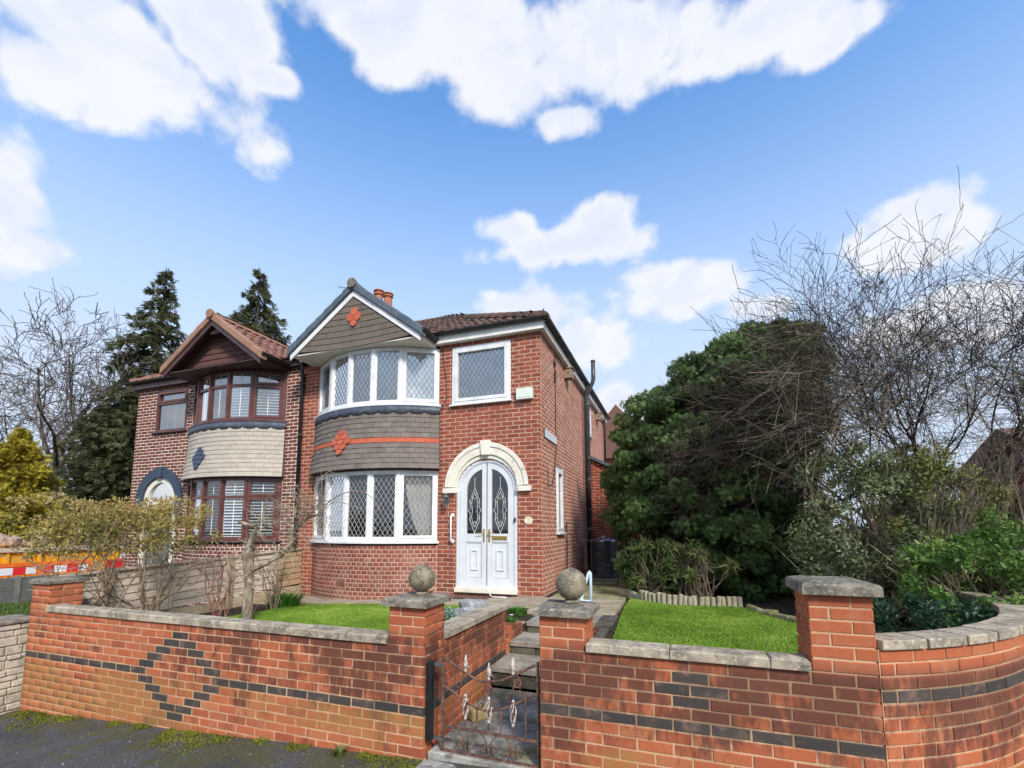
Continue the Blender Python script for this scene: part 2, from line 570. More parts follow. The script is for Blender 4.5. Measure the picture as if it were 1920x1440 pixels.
M['hung_tile'] = mat_tile('hung_tile', [(0.155, 0.130, 0.115), (0.20, 0.170, 0.148), (0.175, 0.145, 0.128), (0.225, 0.190, 0.165)], 0.8, (0.10, 0.085, 0.075), 0.4)
M['gable_tile'] = mat_tile('gable_tile', [(0.135, 0.112, 0.090), (0.165, 0.138, 0.112), (0.15, 0.125, 0.10)], 0.8, (0.085, 0.072, 0.06), 0.4)
M['red_tile'] = mat_tile('red_tile', [(0.46, 0.10, 0.05), (0.52, 0.13, 0.07)], 0.75, (0.2, 0.07, 0.05), 0.25)
M['roof_tile'] = mat_tile('roof_tile', [(0.105, 0.062, 0.048), (0.15, 0.085, 0.062), (0.085, 0.055, 0.047), (0.17, 0.10, 0.075)], 0.85, (0.035, 0.03, 0.028), 0.6, 0.35)
M['terracotta_tile'] = mat_tile('terracotta_tile', [(0.20, 0.098, 0.072), (0.26, 0.128, 0.092), (0.17, 0.082, 0.063), (0.30, 0.155, 0.115)], 0.85, (0.10, 0.06, 0.05), 0.45, 0.25)
M['verge_brown'] = mat_tile('verge_brown', [(0.30, 0.165, 0.11), (0.36, 0.20, 0.14)], 0.8, (0.15, 0.09, 0.07), 0.4)
M['verge_grey'] = mat_tile('verge_grey', [(0.070, 0.095, 0.125), (0.10, 0.125, 0.155), (0.085, 0.11, 0.135)], 0.65, (0.20, 0.21, 0.21), 0.35)
M['cream_tile'] = mat_tile('cream_tile', [(0.43, 0.385, 0.325), (0.47, 0.42, 0.355), (0.40, 0.36, 0.30)], 0.7, (0.34, 0.27, 0.20), 0.25)
M['blue_tile'] = mat_tile('blue_tile', [(0.045, 0.065, 0.115), (0.06, 0.085, 0.14)], 0.6)
M['lead_apron'] = mat_tile('lead_apron', [(0.055, 0.070, 0.10), (0.075, 0.09, 0.12)], 0.45, (0.28, 0.30, 0.32), 0.2)
M['chimney_pot'] = mat_tile('chimney_pot', [(0.42, 0.16, 0.09), (0.46, 0.19, 0.11)], 0.8)

M['white_upvc'] = mat_plain('white_upvc', (0.74, 0.75, 0.76), 0.25, var=0.10, nscale=5)
M['door_white'] = mat_plain('door_white', (0.66, 0.69, 0.73), 0.25, var=0.05, nscale=4)
M['white_paint'] = mat_plain('white_paint', (0.80, 0.79, 0.75), 0.5, var=0.09, nscale=5)
M['soffit_cream'] = mat_plain('soffit_cream', (0.74, 0.71, 0.62), 0.6, var=0.10, nscale=4)
M['brown_upvc'] = mat_plain('brown_upvc', (0.115, 0.040, 0.034), 0.35, var=0.2, nscale=4)
M['brown_dark'] = mat_plain('brown_dark', (0.068, 0.033, 0.032), 0.45, var=0.2, nscale=5)
M['black_plastic'] = mat_plain('black_plastic', (0.014, 0.014, 0.016), 0.35, var=0.3, nscale=6)
M['bin_plastic'] = mat_plain('bin_plastic', (0.050, 0.055, 0.065), 0.4, var=0.25, nscale=7)
M['gutter'] = mat_plain('gutter', (0.022, 0.020, 0.020), 0.45, var=0.35, nscale=8)
M['soil_pipe'] = mat_plain('soil_pipe', (0.055, 0.052, 0.052), 0.38, var=0.4, nscale=5)
M['navy_paint'] = mat_plain('navy_paint', (0.030, 0.050, 0.085), 0.45, var=0.15, nscale=6)
M['brass'] = mat_plain('brass', (0.62, 0.42, 0.13), 0.3, metal=0.9, var=0.1)
M['steel'] = mat_plain('steel', (0.30, 0.31, 0.32), 0.35, metal=0.8, var=0.2)
M['alarm_white'] = mat_plain('alarm_white', (0.70, 0.76, 0.68), 0.4, var=0.05)
M['plate_white'] = mat_plain('plate_white', (0.66, 0.68, 0.68), 0.5, var=0.12, nscale=20)
M['faded_ink'] = mat_plain('faded_ink', (0.36, 0.40, 0.42), 0.7, var=0.2, nscale=30)
M['china'] = mat_plain('china', (0.80, 0.70, 0.56), 0.25, var=0.08, nscale=25)
M['china_ink'] = mat_plain('china_ink', (0.46, 0.38, 0.30), 0.4, var=0.2, nscale=25)
M['lead_came'] = mat_plain('lead_came', (0.40, 0.41, 0.42), 0.5, var=0.2, nscale=15)
M['dark_came'] = mat_plain('dark_came', (0.13, 0.15, 0.17), 0.5, var=0.2, nscale=15)
M['bevel_came'] = mat_plain('bevel_came', (0.62, 0.64, 0.64), 0.35, var=0.2, nscale=15)
M['net'] = mat_plain('net', (0.80, 0.84, 0.86), 0.9, var=0.25, nscale=3)
M['curtain'] = mat_plain('curtain', (0.66, 0.62, 0.54), 0.9, var=0.12, nscale=4)
M['lace'] = mat_plain('lace', (0.72, 0.73, 0.74), 0.9, var=0.2, nscale=14)
M['blind'] = mat_plain('blind', (0.78, 0.80, 0.82), 0.5, var=0.05)
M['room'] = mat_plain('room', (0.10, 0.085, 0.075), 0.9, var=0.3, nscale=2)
M['rail_blue'] = mat_plain('rail_blue', (0.55, 0.66, 0.76), 0.35, var=0.06)
M['terracotta'] = mat_plain('terracotta', (0.42, 0.24, 0.15), 0.8, var=0.15)
M['orange_plastic'] = mat_plain('orange_plastic', (0.80, 0.16, 0.025), 0.5, var=0.12)
M['red_plastic'] = mat_plain('red_plastic', (0.62, 0.035, 0.03), 0.45, var=0.12)
M['refl_red'] = mat_plain('refl_red', (0.75, 0.03, 0.035), 0.4, var=0.05)
M['refl_white'] = mat_plain('refl_white', (0.78, 0.78, 0.82), 0.4, var=0.05)
M['skip_yellow'] = mat_plain('skip_yellow', (0.78, 0.38, 0.015), 0.5, var=0.15, nscale=3)
M['soil'] = mat_stone('soil', (0.055, 0.042, 0.030), (0.025, 0.02, 0.015), (0.10, 0.085, 0.065), 0.4, 9)


def mat_rust(name):
    m, t, bs, _ = mat_new(name)
    p = wpos(t)
    c = t.mix(t.ss(t.noise(p, 24, 5, 0.65), 0.4, 0.62), (0.075, 0.045, 0.036), (0.20, 0.10, 0.065))
    t.put(bs.inputs['Base Color'], c)
    bs.inputs['Roughness'].default_value = 0.8
    bs.inputs['Metallic'].default_value = 0.15
    bump(t, bs, t.noise(p, 160, 4), 0.3, 0.002)
    return m


M['rust'] = mat_rust('rust')
M['flaked_white'] = mat_stone('flaked_white', (0.62, 0.57, 0.50), (0.25, 0.18, 0.14), (0.75, 0.72, 0.68), 0.5, 40)


def mat_wood(name, c0, c1, along=(1, 1, 9), sc=6):
    m, t, bs, _ = mat_new(name)
    p = wpos(t)
    r, rc = rnd_piece(t)
    q = t.vm('ADD', t.scale(p, along), t.scale(rc, (13, 7, 5)))
    n = t.noise(q, sc, 6, 0.6, 0.6)
    c = t.mix(t.ss(n, 0.3, 0.7), c0, c1)
    c = t.mix(t.m('MULTIPLY', r, 0.3), c, tuple(x * 0.7 for x in c1))
    kn = t.noise(t.scale(p, (3, 3, 6)), 2.4, 3)
    c = t.mix(t.m('MULTIPLY', t.ss(kn, 0.66, 0.72), 0.7), c, tuple(x * 0.3 for x in c0))
    t.put(bs.inputs['Base Color'], c)
    bs.inputs['Roughness'].default_value = 0.85
    bs.inputs['Specular IOR Level'].default_value = 0.2
    bump(t, bs, n, 0.25, 0.004)
    return m


M['fence_board'] = mat_wood('fence_board', (0.46, 0.385, 0.30), (0.66, 0.57, 0.46))
M['fence_board_tan'] = mat_wood('fence_board_tan', (0.33, 0.22, 0.12), (0.48, 0.34, 0.20))
M['fence_post'] = mat_wood('fence_post', (0.28, 0.22, 0.14), (0.44, 0.36, 0.25), (9, 9, 1))
M['log_wood'] = mat_wood('log_wood', (0.26, 0.23, 0.14), (0.46, 0.42, 0.30), (6, 6, 1))
M['grey_board'] = mat_wood('grey_board', (0.10, 0.105, 0.10), (0.17, 0.175, 0.165))
M['clad_board'] = mat_wood('clad_board', (0.095, 0.046, 0.042), (0.15, 0.075, 0.066))
M['box_wood'] = mat_wood('box_wood', (0.22, 0.17, 0.11), (0.34, 0.27, 0.18))


def mat_bark(name, c0, c1, sc=14):
    m, t, bs, _ = mat_new(name)
    p = wpos(t)
    n = t.noise(t.scale(p, (1, 1, 0.35)), sc, 6, 0.65)
    t.put(bs.inputs['Base Color'], t.mix(t.ss(n, 0.35, 0.65), c0, c1))
    bs.inputs['Roughness'].default_value = 0.9
    bs.inputs['Specular IOR Level'].default_value = 0.15
    bump(t, bs, n, 0.6, 0.01)
    return m


M['bark_grey'] = mat_bark('bark_grey', (0.15, 0.115, 0.08), (0.42, 0.36, 0.28), 22)
M['bark_dark'] = mat_bark('bark_dark', (0.030, 0.024, 0.020), (0.085, 0.07, 0.055))
M['bark_mossy'] = mat_bark('bark_mossy', (0.075, 0.062, 0.035), (0.19, 0.16, 0.095))
M['twig_dark'] = mat_bark('twig_dark', (0.026, 0.020, 0.017), (0.070, 0.053, 0.044))
M['twig_pale'] = mat_bark('twig_pale', (0.17, 0.135, 0.095), (0.36, 0.30, 0.22))
M['twig_brown'] = mat_bark('twig_brown', (0.15, 0.105, 0.07), (0.32, 0.25, 0.18))
M['cane_red'] = mat_bark('cane_red', (0.20, 0.08, 0.065), (0.32, 0.17, 0.13))
M['birch'] = mat_bark('birch', (0.045, 0.038, 0.034), (0.20, 0.17, 0.15), 4)


def mat_leaf(name, cols, rough=0.55, trans=0.35):
    m, t, bs, out = mat_new(name)
    at = t.new('ShaderNodeAttribute', attribute_name='tint').outputs['Fac']
    isl = t.new('ShaderNodeNewGeometry').outputs['Random Per Island']
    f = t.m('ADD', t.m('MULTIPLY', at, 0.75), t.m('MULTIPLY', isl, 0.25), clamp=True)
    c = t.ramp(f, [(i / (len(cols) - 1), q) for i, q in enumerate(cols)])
    t.put(bs.inputs['Base Color'], c)
    bs.inputs['Roughness'].default_value = rough
    bs.inputs['Specular IOR Level'].default_value = 0.3
    tr = t.new('ShaderNodeBsdfTranslucent')
    t.put(tr.inputs[0], c)
    mx = t.new('ShaderNodeMixShader')
    mx.inputs[0].default_value = trans
    t.l.new(bs.outputs[0], mx.inputs[1])
    t.l.new(tr.outputs[0], mx.inputs[2])
    t.l.new(mx.outputs[0], out.inputs[0])
    return m


M['leaf_hinoki'] = mat_leaf('leaf_hinoki', [(0.085, 0.075, 0.032), (0.065, 0.13, 0.040), (0.12, 0.205, 0.060), (0.18, 0.27, 0.085), (0.27, 0.34, 0.13)])
M['leaf_conifer'] = mat_leaf('leaf_conifer', [(0.050, 0.060, 0.028), (0.085, 0.100, 0.042), (0.13, 0.135, 0.06), (0.20, 0.18, 0.09)])
M['leaf_golden'] = mat_leaf('leaf_golden', [(0.12, 0.11, 0.015), (0.31, 0.26, 0.03), (0.52, 0.43, 0.045), (0.66, 0.56, 0.10)])
M['leaf_hedge'] = mat_leaf('leaf_hedge', [(0.20, 0.18, 0.045), (0.34, 0.29, 0.08), (0.46, 0.36, 0.13), (0.48, 0.29, 0.14)])
M['leaf_variegated'] = mat_leaf('leaf_variegated', [(0.045, 0.075, 0.030), (0.10, 0.14, 0.055), (0.27, 0.31, 0.15), (0.50, 0.52, 0.33)])
M['leaf_laurel'] = mat_leaf('leaf_laurel', [(0.045, 0.10, 0.022), (0.085, 0.18, 0.034), (0.15, 0.27, 0.06), (0.29, 0.36, 0.085)], 0.4)
M['leaf_mixed'] = mat_leaf('leaf_mixed', [(0.07, 0.095, 0.026), (0.14, 0.17, 0.048), (0.23, 0.24, 0.075), (0.34, 0.32, 0.13)])
M['leaf_dark'] = mat_leaf('leaf_dark', [(0.014, 0.040, 0.022), (0.025, 0.065, 0.034), (0.045, 0.095, 0.05)], 0.4)
M['leaf_bamboo'] = mat_leaf('leaf_bamboo', [(0.04, 0.08, 0.022), (0.08, 0.13, 0.035), (0.14, 0.18, 0.055), (0.28, 0.28, 0.11)], 0.45)
M['leaf_strap'] = mat_leaf('leaf_strap', [(0.045, 0.15, 0.02), (0.08, 0.24, 0.03), (0.14, 0.32, 0.05)], 0.4)
M['leaf_silver'] = mat_leaf('leaf_silver', [(0.22, 0.33, 0.28), (0.34, 0.46, 0.40), (0.48, 0.58, 0.52)], 0.8)
M['leaf_dry'] = mat_leaf('leaf_dry', [(0.16, 0.10, 0.07), (0.26, 0.18, 0.13)], 0.8)
M['grass'] = mat_leaf('grass', [(0.10, 0.20, 0.018), (0.20, 0.35, 0.035), (0.32, 0.48, 0.065), (0.50, 0.58, 0.15)], 0.6, 0.35)
M['rough_grass'] = mat_leaf('rough_grass', [(0.07, 0.12, 0.03), (0.12, 0.19, 0.045), (0.20, 0.24, 0.09)], 0.6, 0.35)
M['moss'] = mat_leaf('moss', [(0.07, 0.085, 0.010), (0.15, 0.16, 0.016), (0.24, 0.23, 0.03)], 0.95, 0.1)


def mat_tarmac():
    m, t, bs, _ = mat_new('tarmac')
    p = wpos(t)
    c = t.mix(t.ss(t.noise(p, 120, 4, 0.7), 0.40, 0.64), (0.030, 0.030, 0.031), (0.15, 0.15, 0.152))
    c = t.mix(t.m('MULTIPLY', t.ss(t.noise(p, 1.6, 6, 0.6), 0.45, 0.65), 0.5), c, (0.025, 0.024, 0.022))
    c = t.mix(t.ss(t.noise(p, 52, 2, 0.5), 0.735, 0.76), c, (0.42, 0.42, 0.42))
    mo = t.ss(t.m('ADD', t.noise(p, 3.4, 6, 0.65), t.ss(sep(t, p)[1], -5.4, -4.4, 0.0, 0.14)), 0.60, 0.68)
    c = t.mix(t.m('MULTIPLY', mo, 0.75), c, (0.075, 0.075, 0.022))
    t.put(bs.inputs['Base Color'], c)
    bs.inputs['Roughness'].default_value = 0.85
    bump(t, bs, t.noise(p, 110, 5, 0.7), 0.9, 0.012)
    return m


M['tarmac'] = mat_tarmac()
M['ground'] = mat_plain('ground', (0.085, 0.085, 0.055), 0.95, var=0.4, nscale=0.8)
M['turf_soil'] = mat_plain('turf_soil', (0.07, 0.13, 0.018), 0.95, var=0.4, nscale=6)


def mat_glass(name, tint=(0.92, 0.95, 0.96), refl=0.10):
    m, t, bs, out = mat_new(name)
    t.n.remove(bs)
    tr = t.new('ShaderNodeBsdfTransparent')
    tr.inputs[0].default_value = (*tint, 1)
    gl = t.new('ShaderNodeBsdfGlossy')
    gl.inputs['Roughness'].default_value = 0.02
    fr = t.new('ShaderNodeFresnel')
    fr.inputs[0].default_value = 1.5
    mx = t.new('ShaderNodeMixShader')
    t.put(mx.inputs[0], t.m('ADD', t.m('MULTIPLY', fr.outputs[0], 1.2), refl, clamp=True))
    t.l.new(tr.outputs[0], mx.inputs[1])
    t.l.new(gl.outputs[0], mx.inputs[2])
    t.l.new(mx.outputs[0], out.inputs[0])
    # a little unevenness so that reflections are not perfect
    b = t.new('ShaderNodeBump')
    b.inputs['Strength'].default_value = 0.30
    t.put(b.inputs['Height'], t.noise(wpos(t), 2.2, 3))
    t.l.new(b.outputs[0], gl.inputs['Normal'])
    return m


M['glass'] = mat_glass('glass', refl=0.34)
M['glass_low'] = mat_glass('glass_low', refl=0.09)

# ------------------------------------------------------------------ masonry
_mesh_cache = {}


def brick_mesh(w, h, d, mat, ch=0.004):
    """a brick seen from one side: front face at y=0 towards -Y, chamfered arrises"""
    key = ('brick', round(w / 0.004), round(h / 0.002), round(d / 0.01), mat.name)
    if key in _mesh_cache:
        return _mesh_cache[key]
    V, F = brick_vf(w, h, d, ch)
    mb = MB()
    mb.add(V, F)
    me = mb.mesh('brick', mat, fix=False)
    _mesh_cache[key] = me
    return me


def brick_vf(w, h, d, ch=0.004):
    a, b = w / 2, h / 2
    V = [(-a, d, -b), (a, d, -b), (a, d, b), (-a, d, b),
         (-a, ch, -b), (a, ch, -b), (a, ch, b), (-a, ch, b),
         (-a + ch, 0, -b + ch), (a - ch, 0, -b + ch), (a - ch, 0, b - ch), (-a + ch, 0, b - ch)]
    F = [(8, 9, 10, 11)]
    for i in range(4):
        j = (i + 1) % 4
        F.append((4 + i, 4 + j, 8 + j, 8 + i))
        F.append((0 + i, 0 + j, 4 + j, 4 + i))
    return V, F


def place_bricks(parent, items, limit, joined_name='brick_courses', name='brick', jit=1.0):
    """items: (x, y, z, w, h, d, rotz, material). The largest in view are objects; the rest are one part."""
    def size(it):
        dx = np.array(it[:3]) - CAM
        n = np.array((math.sin(it[6]), -math.cos(it[6]), 0))
        L = np.linalg.norm(dx)
        return -it[3] * it[4] * max(0.0, -(dx @ n) / L) / (L * L)
    items = sorted(items, key=size)
    for it in items[:limit]:
        x, y, z, w, h, d, rz, mat = it
        o = bpy.data.objects.new(name, brick_mesh(w, h, d, mat))
        COL.objects.link(o)
        o.parent = parent
        dj = random.uniform(-0.0013, 0.0013) * jit
        o.location = (x + math.sin(rz) * dj, y - math.cos(rz) * dj, z + random.uniform(-0.001, 0.001) * jit)
        o.rotation_euler = (random.gauss(0, 0.004) * jit, random.gauss(0, 0.003) * jit, rz + random.gauss(0, 0.006) * jit)
    by = {}
    for it in items[limit:]:
        by.setdefault(it[7].name, []).append(it)
    for mn, lst in by.items():
        VV, FF, b = [], [], 0
        for x, y, z, w, h, d, rz, mat in lst:
            V, F = brick_vf(w, h, d)
            V = np.array(V)
            c, s = math.cos(rz), math.sin(rz)
            dj = random.uniform(-0.0013, 0.0013) * jit
            V[:, 1] += dj
            W = np.stack([x + V[:, 0] * c - V[:, 1] * s, y + V[:, 0] * s + V[:, 1] * c, z + V[:, 2]], 1)
            VV.append(W)
            FF.append(np.array(F) + b)
            b += len(V)
        o = link(joined_name, np_mesh(joined_name, np.concatenate(VV), np.concatenate(FF), lst[0][7]), parent)
        o['kind'] = 'stuff'


def cut(iv, holes):
    out = [iv]
    for a, b in holes:
        nxt = []
        for p, q in out:
            if b <= p or a >= q:
                nxt.append((p, q))
                continue
            if a > p:
                nxt.append((p, a))
            if b < q:
                nxt.append((b, q))
        out = nxt
    return out


def courses(u0, u1, z0, n, ch, length, mapping, mat, holes=(), joint=0.0115, depth=0.06, shift=None, special=None, rag=0.0, first=None):
    """stretcher courses between u0 and u1; mapping(u) -> (x, y, rotz); holes: functions z -> (a, b) or None"""
    out = []
    for k in range(n):
        z = z0 + (k + 0.5) * ch
        hs = [h for h in (f(z) for f in holes) if h]
        off = (length / 2 if k % 2 else 0.0) if shift is None else shift(k)
        u = u0 - (length - off if off else 0.0)
        while u < u1 - 1e-6:
            a, b = max(u, u0), min(u + length, u1)
            u += length
            if b - a < 0.03:
                continue
            for p, q in cut((a, b), hs):
                if q - p < 0.025:
                    continue
                uc = (p + q) / 2
                x, y, rz = mapping(uc)
                mt = special(uc, k, mat) if special else mat
                if mt is None:
                    continue
                out.append((x, y, z + random.uniform(-0.0012, 0.0012), q - p - joint - random.choice((0, 0, 0.004)), ch - joint - random.choice((0, 0, 0.002)), depth, rz, mt))
    return out


def line_map(x0, y0, ang):
    """u runs along a straight wall whose face looks to the right-hand side of its run (ang 0: along +X, facing -Y)"""
    c, s = math.cos(ang), math.sin(ang)
    return lambda u: (x0 + u * c, y0 + u * s, ang)


def arc_pt(c, r, phi):
    return (c[0] + r * math.sin(phi), c[1] - r * math.cos(phi))


def arc_map(c, r, phi0):
    return lambda u: (*arc_pt(c, r, phi0 + u / r), phi0 + u / r)


def arc_slab(mb, c, r0, r1, p0, p1, z0, z1, n=24):
    """curved slab between radii r0 < r1; z may be numbers"""
    b = []
    for i in range(n + 1):
        p = p0 + (p1 - p0) * i / n
        (xi, yi), (xo, yo) = arc_pt(c, r0, p), arc_pt(c, r1, p)
        b.append([(xi, yi, z0), (xo, yo, z0), (xo, yo, z1), (xi, yi, z1)])
    vs = [q for s in b for q in s]
    fs = []
    for i in range(n):
        for k in range(4):
            k2 = (k + 1) % 4
            fs.append((i * 4 + k, i * 4 + k2, (i + 1) * 4 + k2, (i + 1) * 4 + k))
    fs.append((0, 1, 2, 3))
    fs.append((n * 4 + 3, n * 4 + 2, n * 4 + 1, n * 4))
    mb.add(vs, fs)


def wall_core(mb, u0, u1, z0, n, ch, to_box, holes):
    """solid backing behind the bricks, in runs of courses that share the same openings"""
    prev, start = None, z0
    for k in range(n + 1):
        if k < n:
            z = z0 + (k + 0.5) * ch
            iv = [(round(a, 3), round(b, 3)) for a, b in cut((u0, u1), [h for h in (f(z) for f in holes) if h])]
        else:
            iv = None
        if iv != prev:
            if prev is not None:
                for a, b in prev:
                    to_box(mb, a, b, start, z0 + k * ch)
            prev, start = iv, z0 + k * ch


def rect_hole(a, b, z0, z1):
    return lambda z: (a, b) if z0 < z < z1 else None


def arch_hole(xc, r, zs, z0):
    def f(z):
        if z < z0:
            return None
        if z < zs:
            return (xc - r, xc + r)
        d = r * r - (z - zs) ** 2
        if d <= 0:
            return None
        w = math.sqrt(d)
        return (xc - w, xc + w)
    return f


# ------------------------------------------------------------------ ground
def gz(x):            # garden of the near house: falls gently to the left
    return 0.04 * min(x, 0.0)


def pz(x):            # pavement in front of the wall: rises to the right
    return -0.622 + 0.053 * (max(-40, min(x, 8)) - 0.266)


def structure(o):
    o['kind'] = 'structure'
    return o


def sheet(name, xs, ys, zf, mat):
    xs, ys = list(xs), list(ys)
    V = np.array([(x, y, zf(x, y)) for y in ys for x in xs])
    nx = len(xs)
    F = np.array([(j * nx + i, j * nx + i + 1, (j + 1) * nx + i + 1, (j + 1) * nx + i) for j in range(len(ys) - 1) for i in range(nx - 1)])
    return structure(link(name, np_mesh(name, V, F, mat, smooth=True)))


gx = [-900, -300, -120, -60, -40] + list(np.arange(-36, 10, 4.0)) + [12, 30, 80, 200, 500, 900]
gy = [-900, -300, -100, -40, -20, -12, -8, -4.3, 0, 6, 12, 20, 40, 90, 200, 500, 900]
sheet('ground', gx, gy, lambda x, y: pz(x) - 0.03, M['ground'])

pav_x = np.linspace(-14, 8, 90)
pav_y = np.concatenate([np.linspace(-11, -5.2, 14), np.linspace(-5.0, -4.30, 12)])


def pav_h(x, y):
    return pz(x) + 0.004 * math.sin(3.1 * x + 1.7 * y) + 0.003 * math.sin(7.7 * x - 4.1 * y) + (0.020 * (y + 4.75) if y > -4.75 else 0)


sheet('pavement', pav_x, pav_y, pav_h, M['tarmac'])

# raised garden of the near house, cut back where the steps come up through it
def block(name, poly, zf, zb, mat):
    mb = MB()
    n = len(poly)
    vs = [(x, y, zb) for x, y in poly] + [(x, y, zf(x)) for x, y in poly]
    fs = [tuple(range(n))[::-1], tuple(range(n, 2 * n))] + [(i, (i + 1) % n, (i + 1) % n + n, i + n) for i in range(n)]
    mb.add(vs, fs)
    return structure(mb.obj(name, mat))


block('garden_ground', [(-5.16, -4.16), (-2.5, -4.16), (0.09, -4.16), (0.09, 12), (-5.16, 12)], lambda x: gz(x) - 0.012, -1.6, M['soil'])
block('garden_ground', [(0.10, -1.96), (1.38, -1.96), (1.38, 12), (0.10, 12)], lambda x: -0.062, -1.6, M['soil'])
block('garden_ground', [(1.39, -4.14), (3.25, -4.14), (4.0, -3.62), (4.55, -2.85), (4.75, -1.9), (9, -1.2), (9, 16), (1.39, 16)], lambda x: -0.012, -1.6, M['soil'])
block('garden_ground', [(-12.95, -4.1), (-10.61, -4.1), (-10.61, 4), (-12.95, 4)], lambda x: -0.633 + 0.02 * (x + 10.6), -2.4, M['soil'])
block('garden_ground', [(-10.6, -4.1), (-5.25, -4.1), (-5.25, 12), (-10.6, 12)], lambda x: -0.42 + 0.04 * (x + 5.3), -2.2, M['soil'])


def grass_patch(name, label_kind, inside, x0, x1, y0, y1, zf, n, hmin, hmax, mat, w=0.0035, lean=0.5):
    P = rng.uniform((x0, y0), (x1, y1), (n, 2))
    P = P[inside(P[:, 0], P[:, 1])]
    n = len(P)
    z = np.array([zf(x) for x in P[:, 0]])
    big = np.sin(P[:, 0] * 3.1 + 1.3 * np.sin(P[:, 1] * 2.3)) * np.sin(P[:, 1] * 3.7 + np.sin(P[:, 0] * 2.9))
    fine = np.sin(P[:, 0] * 9.0 + 2.3 * np.sin(P[:, 1] * 7.1)) * np.sin(P[:, 1] * 11.0 + np.sin(P[:, 0] * 8.3))
    wide = np.sin(P[:, 0] * 1.1 + 0.4) * np.sin(P[:, 1] * 1.6 + 1.0 + 0.8 * np.sin(P[:, 0] * 1.9))
    tuft = np.clip(0.46 + 0.24 * wide + 0.20 * big + 0.18 * fine + rng.normal(0, 0.17, n), 0, 1)
    h = rng.uniform(hmin, hmax, n) * (0.7 + 0.5 * (1 - tuft))
    az = rng.uniform(0, 2 * PI, n)
    le = rng.uniform(0.1, lean, n) * h
    base = np.stack([P[:, 0], P[:, 1], z - 0.004], 1)
    side = np.stack([np.cos(az + PI / 2), np.sin(az + PI / 2), np.zeros(n)], 1) * (w * rng.uniform(0.7, 1.5, n))[:, None]
    mid = base + np.stack([np.cos(az) * le * 0.35, np.sin(az) * le * 0.35, h * 0.6], 1)
    tip = base + np.stack([np.cos(az) * le, np.sin(az) * le, h], 1)
    V = np.stack([base - side, base + side, mid + side * 0.8, mid - side * 0.8, tip], 1).reshape(-1, 3)
    i = np.arange(n)[:, None] * 5
    F = np.concatenate([i + np.array([[0, 1, 2]]), i + np.array([[0, 2, 3]]), i + np.array([[3, 2, 4]])], 0)
    o = link(name, np_mesh(name, V, F, mat, np.repeat(tuft, 5)))
    o['kind'] = 'stuff'
    return tag(o, label_kind, 'grass')


def poly_in(poly):
    P = np.array(poly)

    def f(x, y):
        c = np.zeros(len(x), bool)
        for k in range(len(P)):
            x1, y1 = P[k]
            x2, y2 = P[(k + 1) % len(P)]
            hit = ((y1 > y) != (y2 > y)) & (x < (x2 - x1) * (y - y1) / (y2 - y1 + 1e-12) + x1)
            c ^= hit
        return c
    return f


LAWN_A = [(-4.15, -4.12), (-4.15, -2.75), (-4.0, -2.2), (-3.85, -1.25), (-3.2, -1.16), (-1.2, -1.12), (-0.55, -1.25), (-0.5, -2.6), (-0.35, -3.2), (-0.20, -4.12)]
LAWN_B = [(1.52, -4.10), (1.50, -2.6), (1.42, -0.9), (1.42, 0.15), (1.72, -0.12), (2.05, -0.34), (2.6, -0.30), (2.98, -0.24), (3.16, -0.6), (3.46, -1.25), (3.55, -4.0)]
for nm, poly, zf in (('lawn', LAWN_A, lambda x: gz(x) + 0.016), ('lawn', LAWN_B, lambda x: 0.016)):
    mb = MB()
    mb.add([(x, y, zf(x)) for x, y in poly] + [(x, y, zf(x) - 0.05) for x, y in poly],
           [tuple(range(len(poly)))[::-1]] + [(i, (i + 1) % len(poly), (i + 1) % len(poly) + len(poly), i + len(poly)) for i in range(len(poly))])
    structure(mb.obj(nm, M['turf_soil']))
grass_patch('grass', 'bright green mown grass between the bay window path and the low wall left of the gate', poly_in(LAWN_A), -4.2, -0.1, -4.15, -1.05, lambda x: gz(x) + 0.016, 190000, 0.010, 0.036, M['grass'], 0.0026)
grass_patch('grass', 'green mown grass right of the gate in front of the log edging', poly_in(LAWN_B), 1.3, 3.6, -4.15, 0.3, lambda x: 0.016, 160000, 0.010, 0.036, M['grass'], 0.0026)
grass_patch('rough_grass', 'rough grass before the low grey board fence at the far left', lambda x, y: x < 99, -12.9, -10.55, -4.05, 0.5, lambda x: -0.633 + 0.02 * (x + 10.6), 9000, 0.06, 0.14, M['rough_grass'], 0.008)
grass_patch('rough_grass', 'rough grass in the neighbouring front garden beyond the white stone pier', lambda x, y: x < 99, -10.5, -5.5, -4.05, -1.5, lambda x: -0.42 + 0.04 * (x + 5.3), 26000, 0.05, 0.12, M['rough_grass'], 0.006)


# ------------------------------------------------------------------ paving, path and steps
def slab(parent, x0, x1, y0, y1, z1, th, mat, gap=0.012, name='paving_slab', tilt=0.006, zf=None):
    mb = MB()
    x0, x1, y0, y1 = x0 + gap / 2, x1 - gap / 2, y0 + gap / 2, y1 - gap / 2
    dz = [random.uniform(-tilt, tilt) for _ in range(4)]
    c = 0.008
    zz = [z1 + (zf(x) if zf else 0) + d for (x, d) in zip((x0, x1, x1, x0), dz)]
    P = [(x0, y0), (x1, y0), (x1, y1), (x0, y1)]
    Q = [(x0 + c, y0 + c), (x1 - c, y0 + c), (x1 - c, y1 - c), (x0 + c, y1 - c)]
    vs = [(x, y, z - th) for (x, y), z in zip(P, zz)] + [(x, y, z - c) for (x, y), z in zip(P, zz)] + [(x, y, z) for (x, y), z in zip(Q, zz)]
    fs = [(8, 9, 10, 11)]
    for i in range(4):
        j = (i + 1) % 4
        fs += [(4 + i, 4 + j, 8 + j, 8 + i), (i, j, 4 + j, 4 + i)]
    mb.add(vs, fs)
    return link(name, mb.mesh(name, mat, fix=False), parent)


path = structure(link('garden_path'))
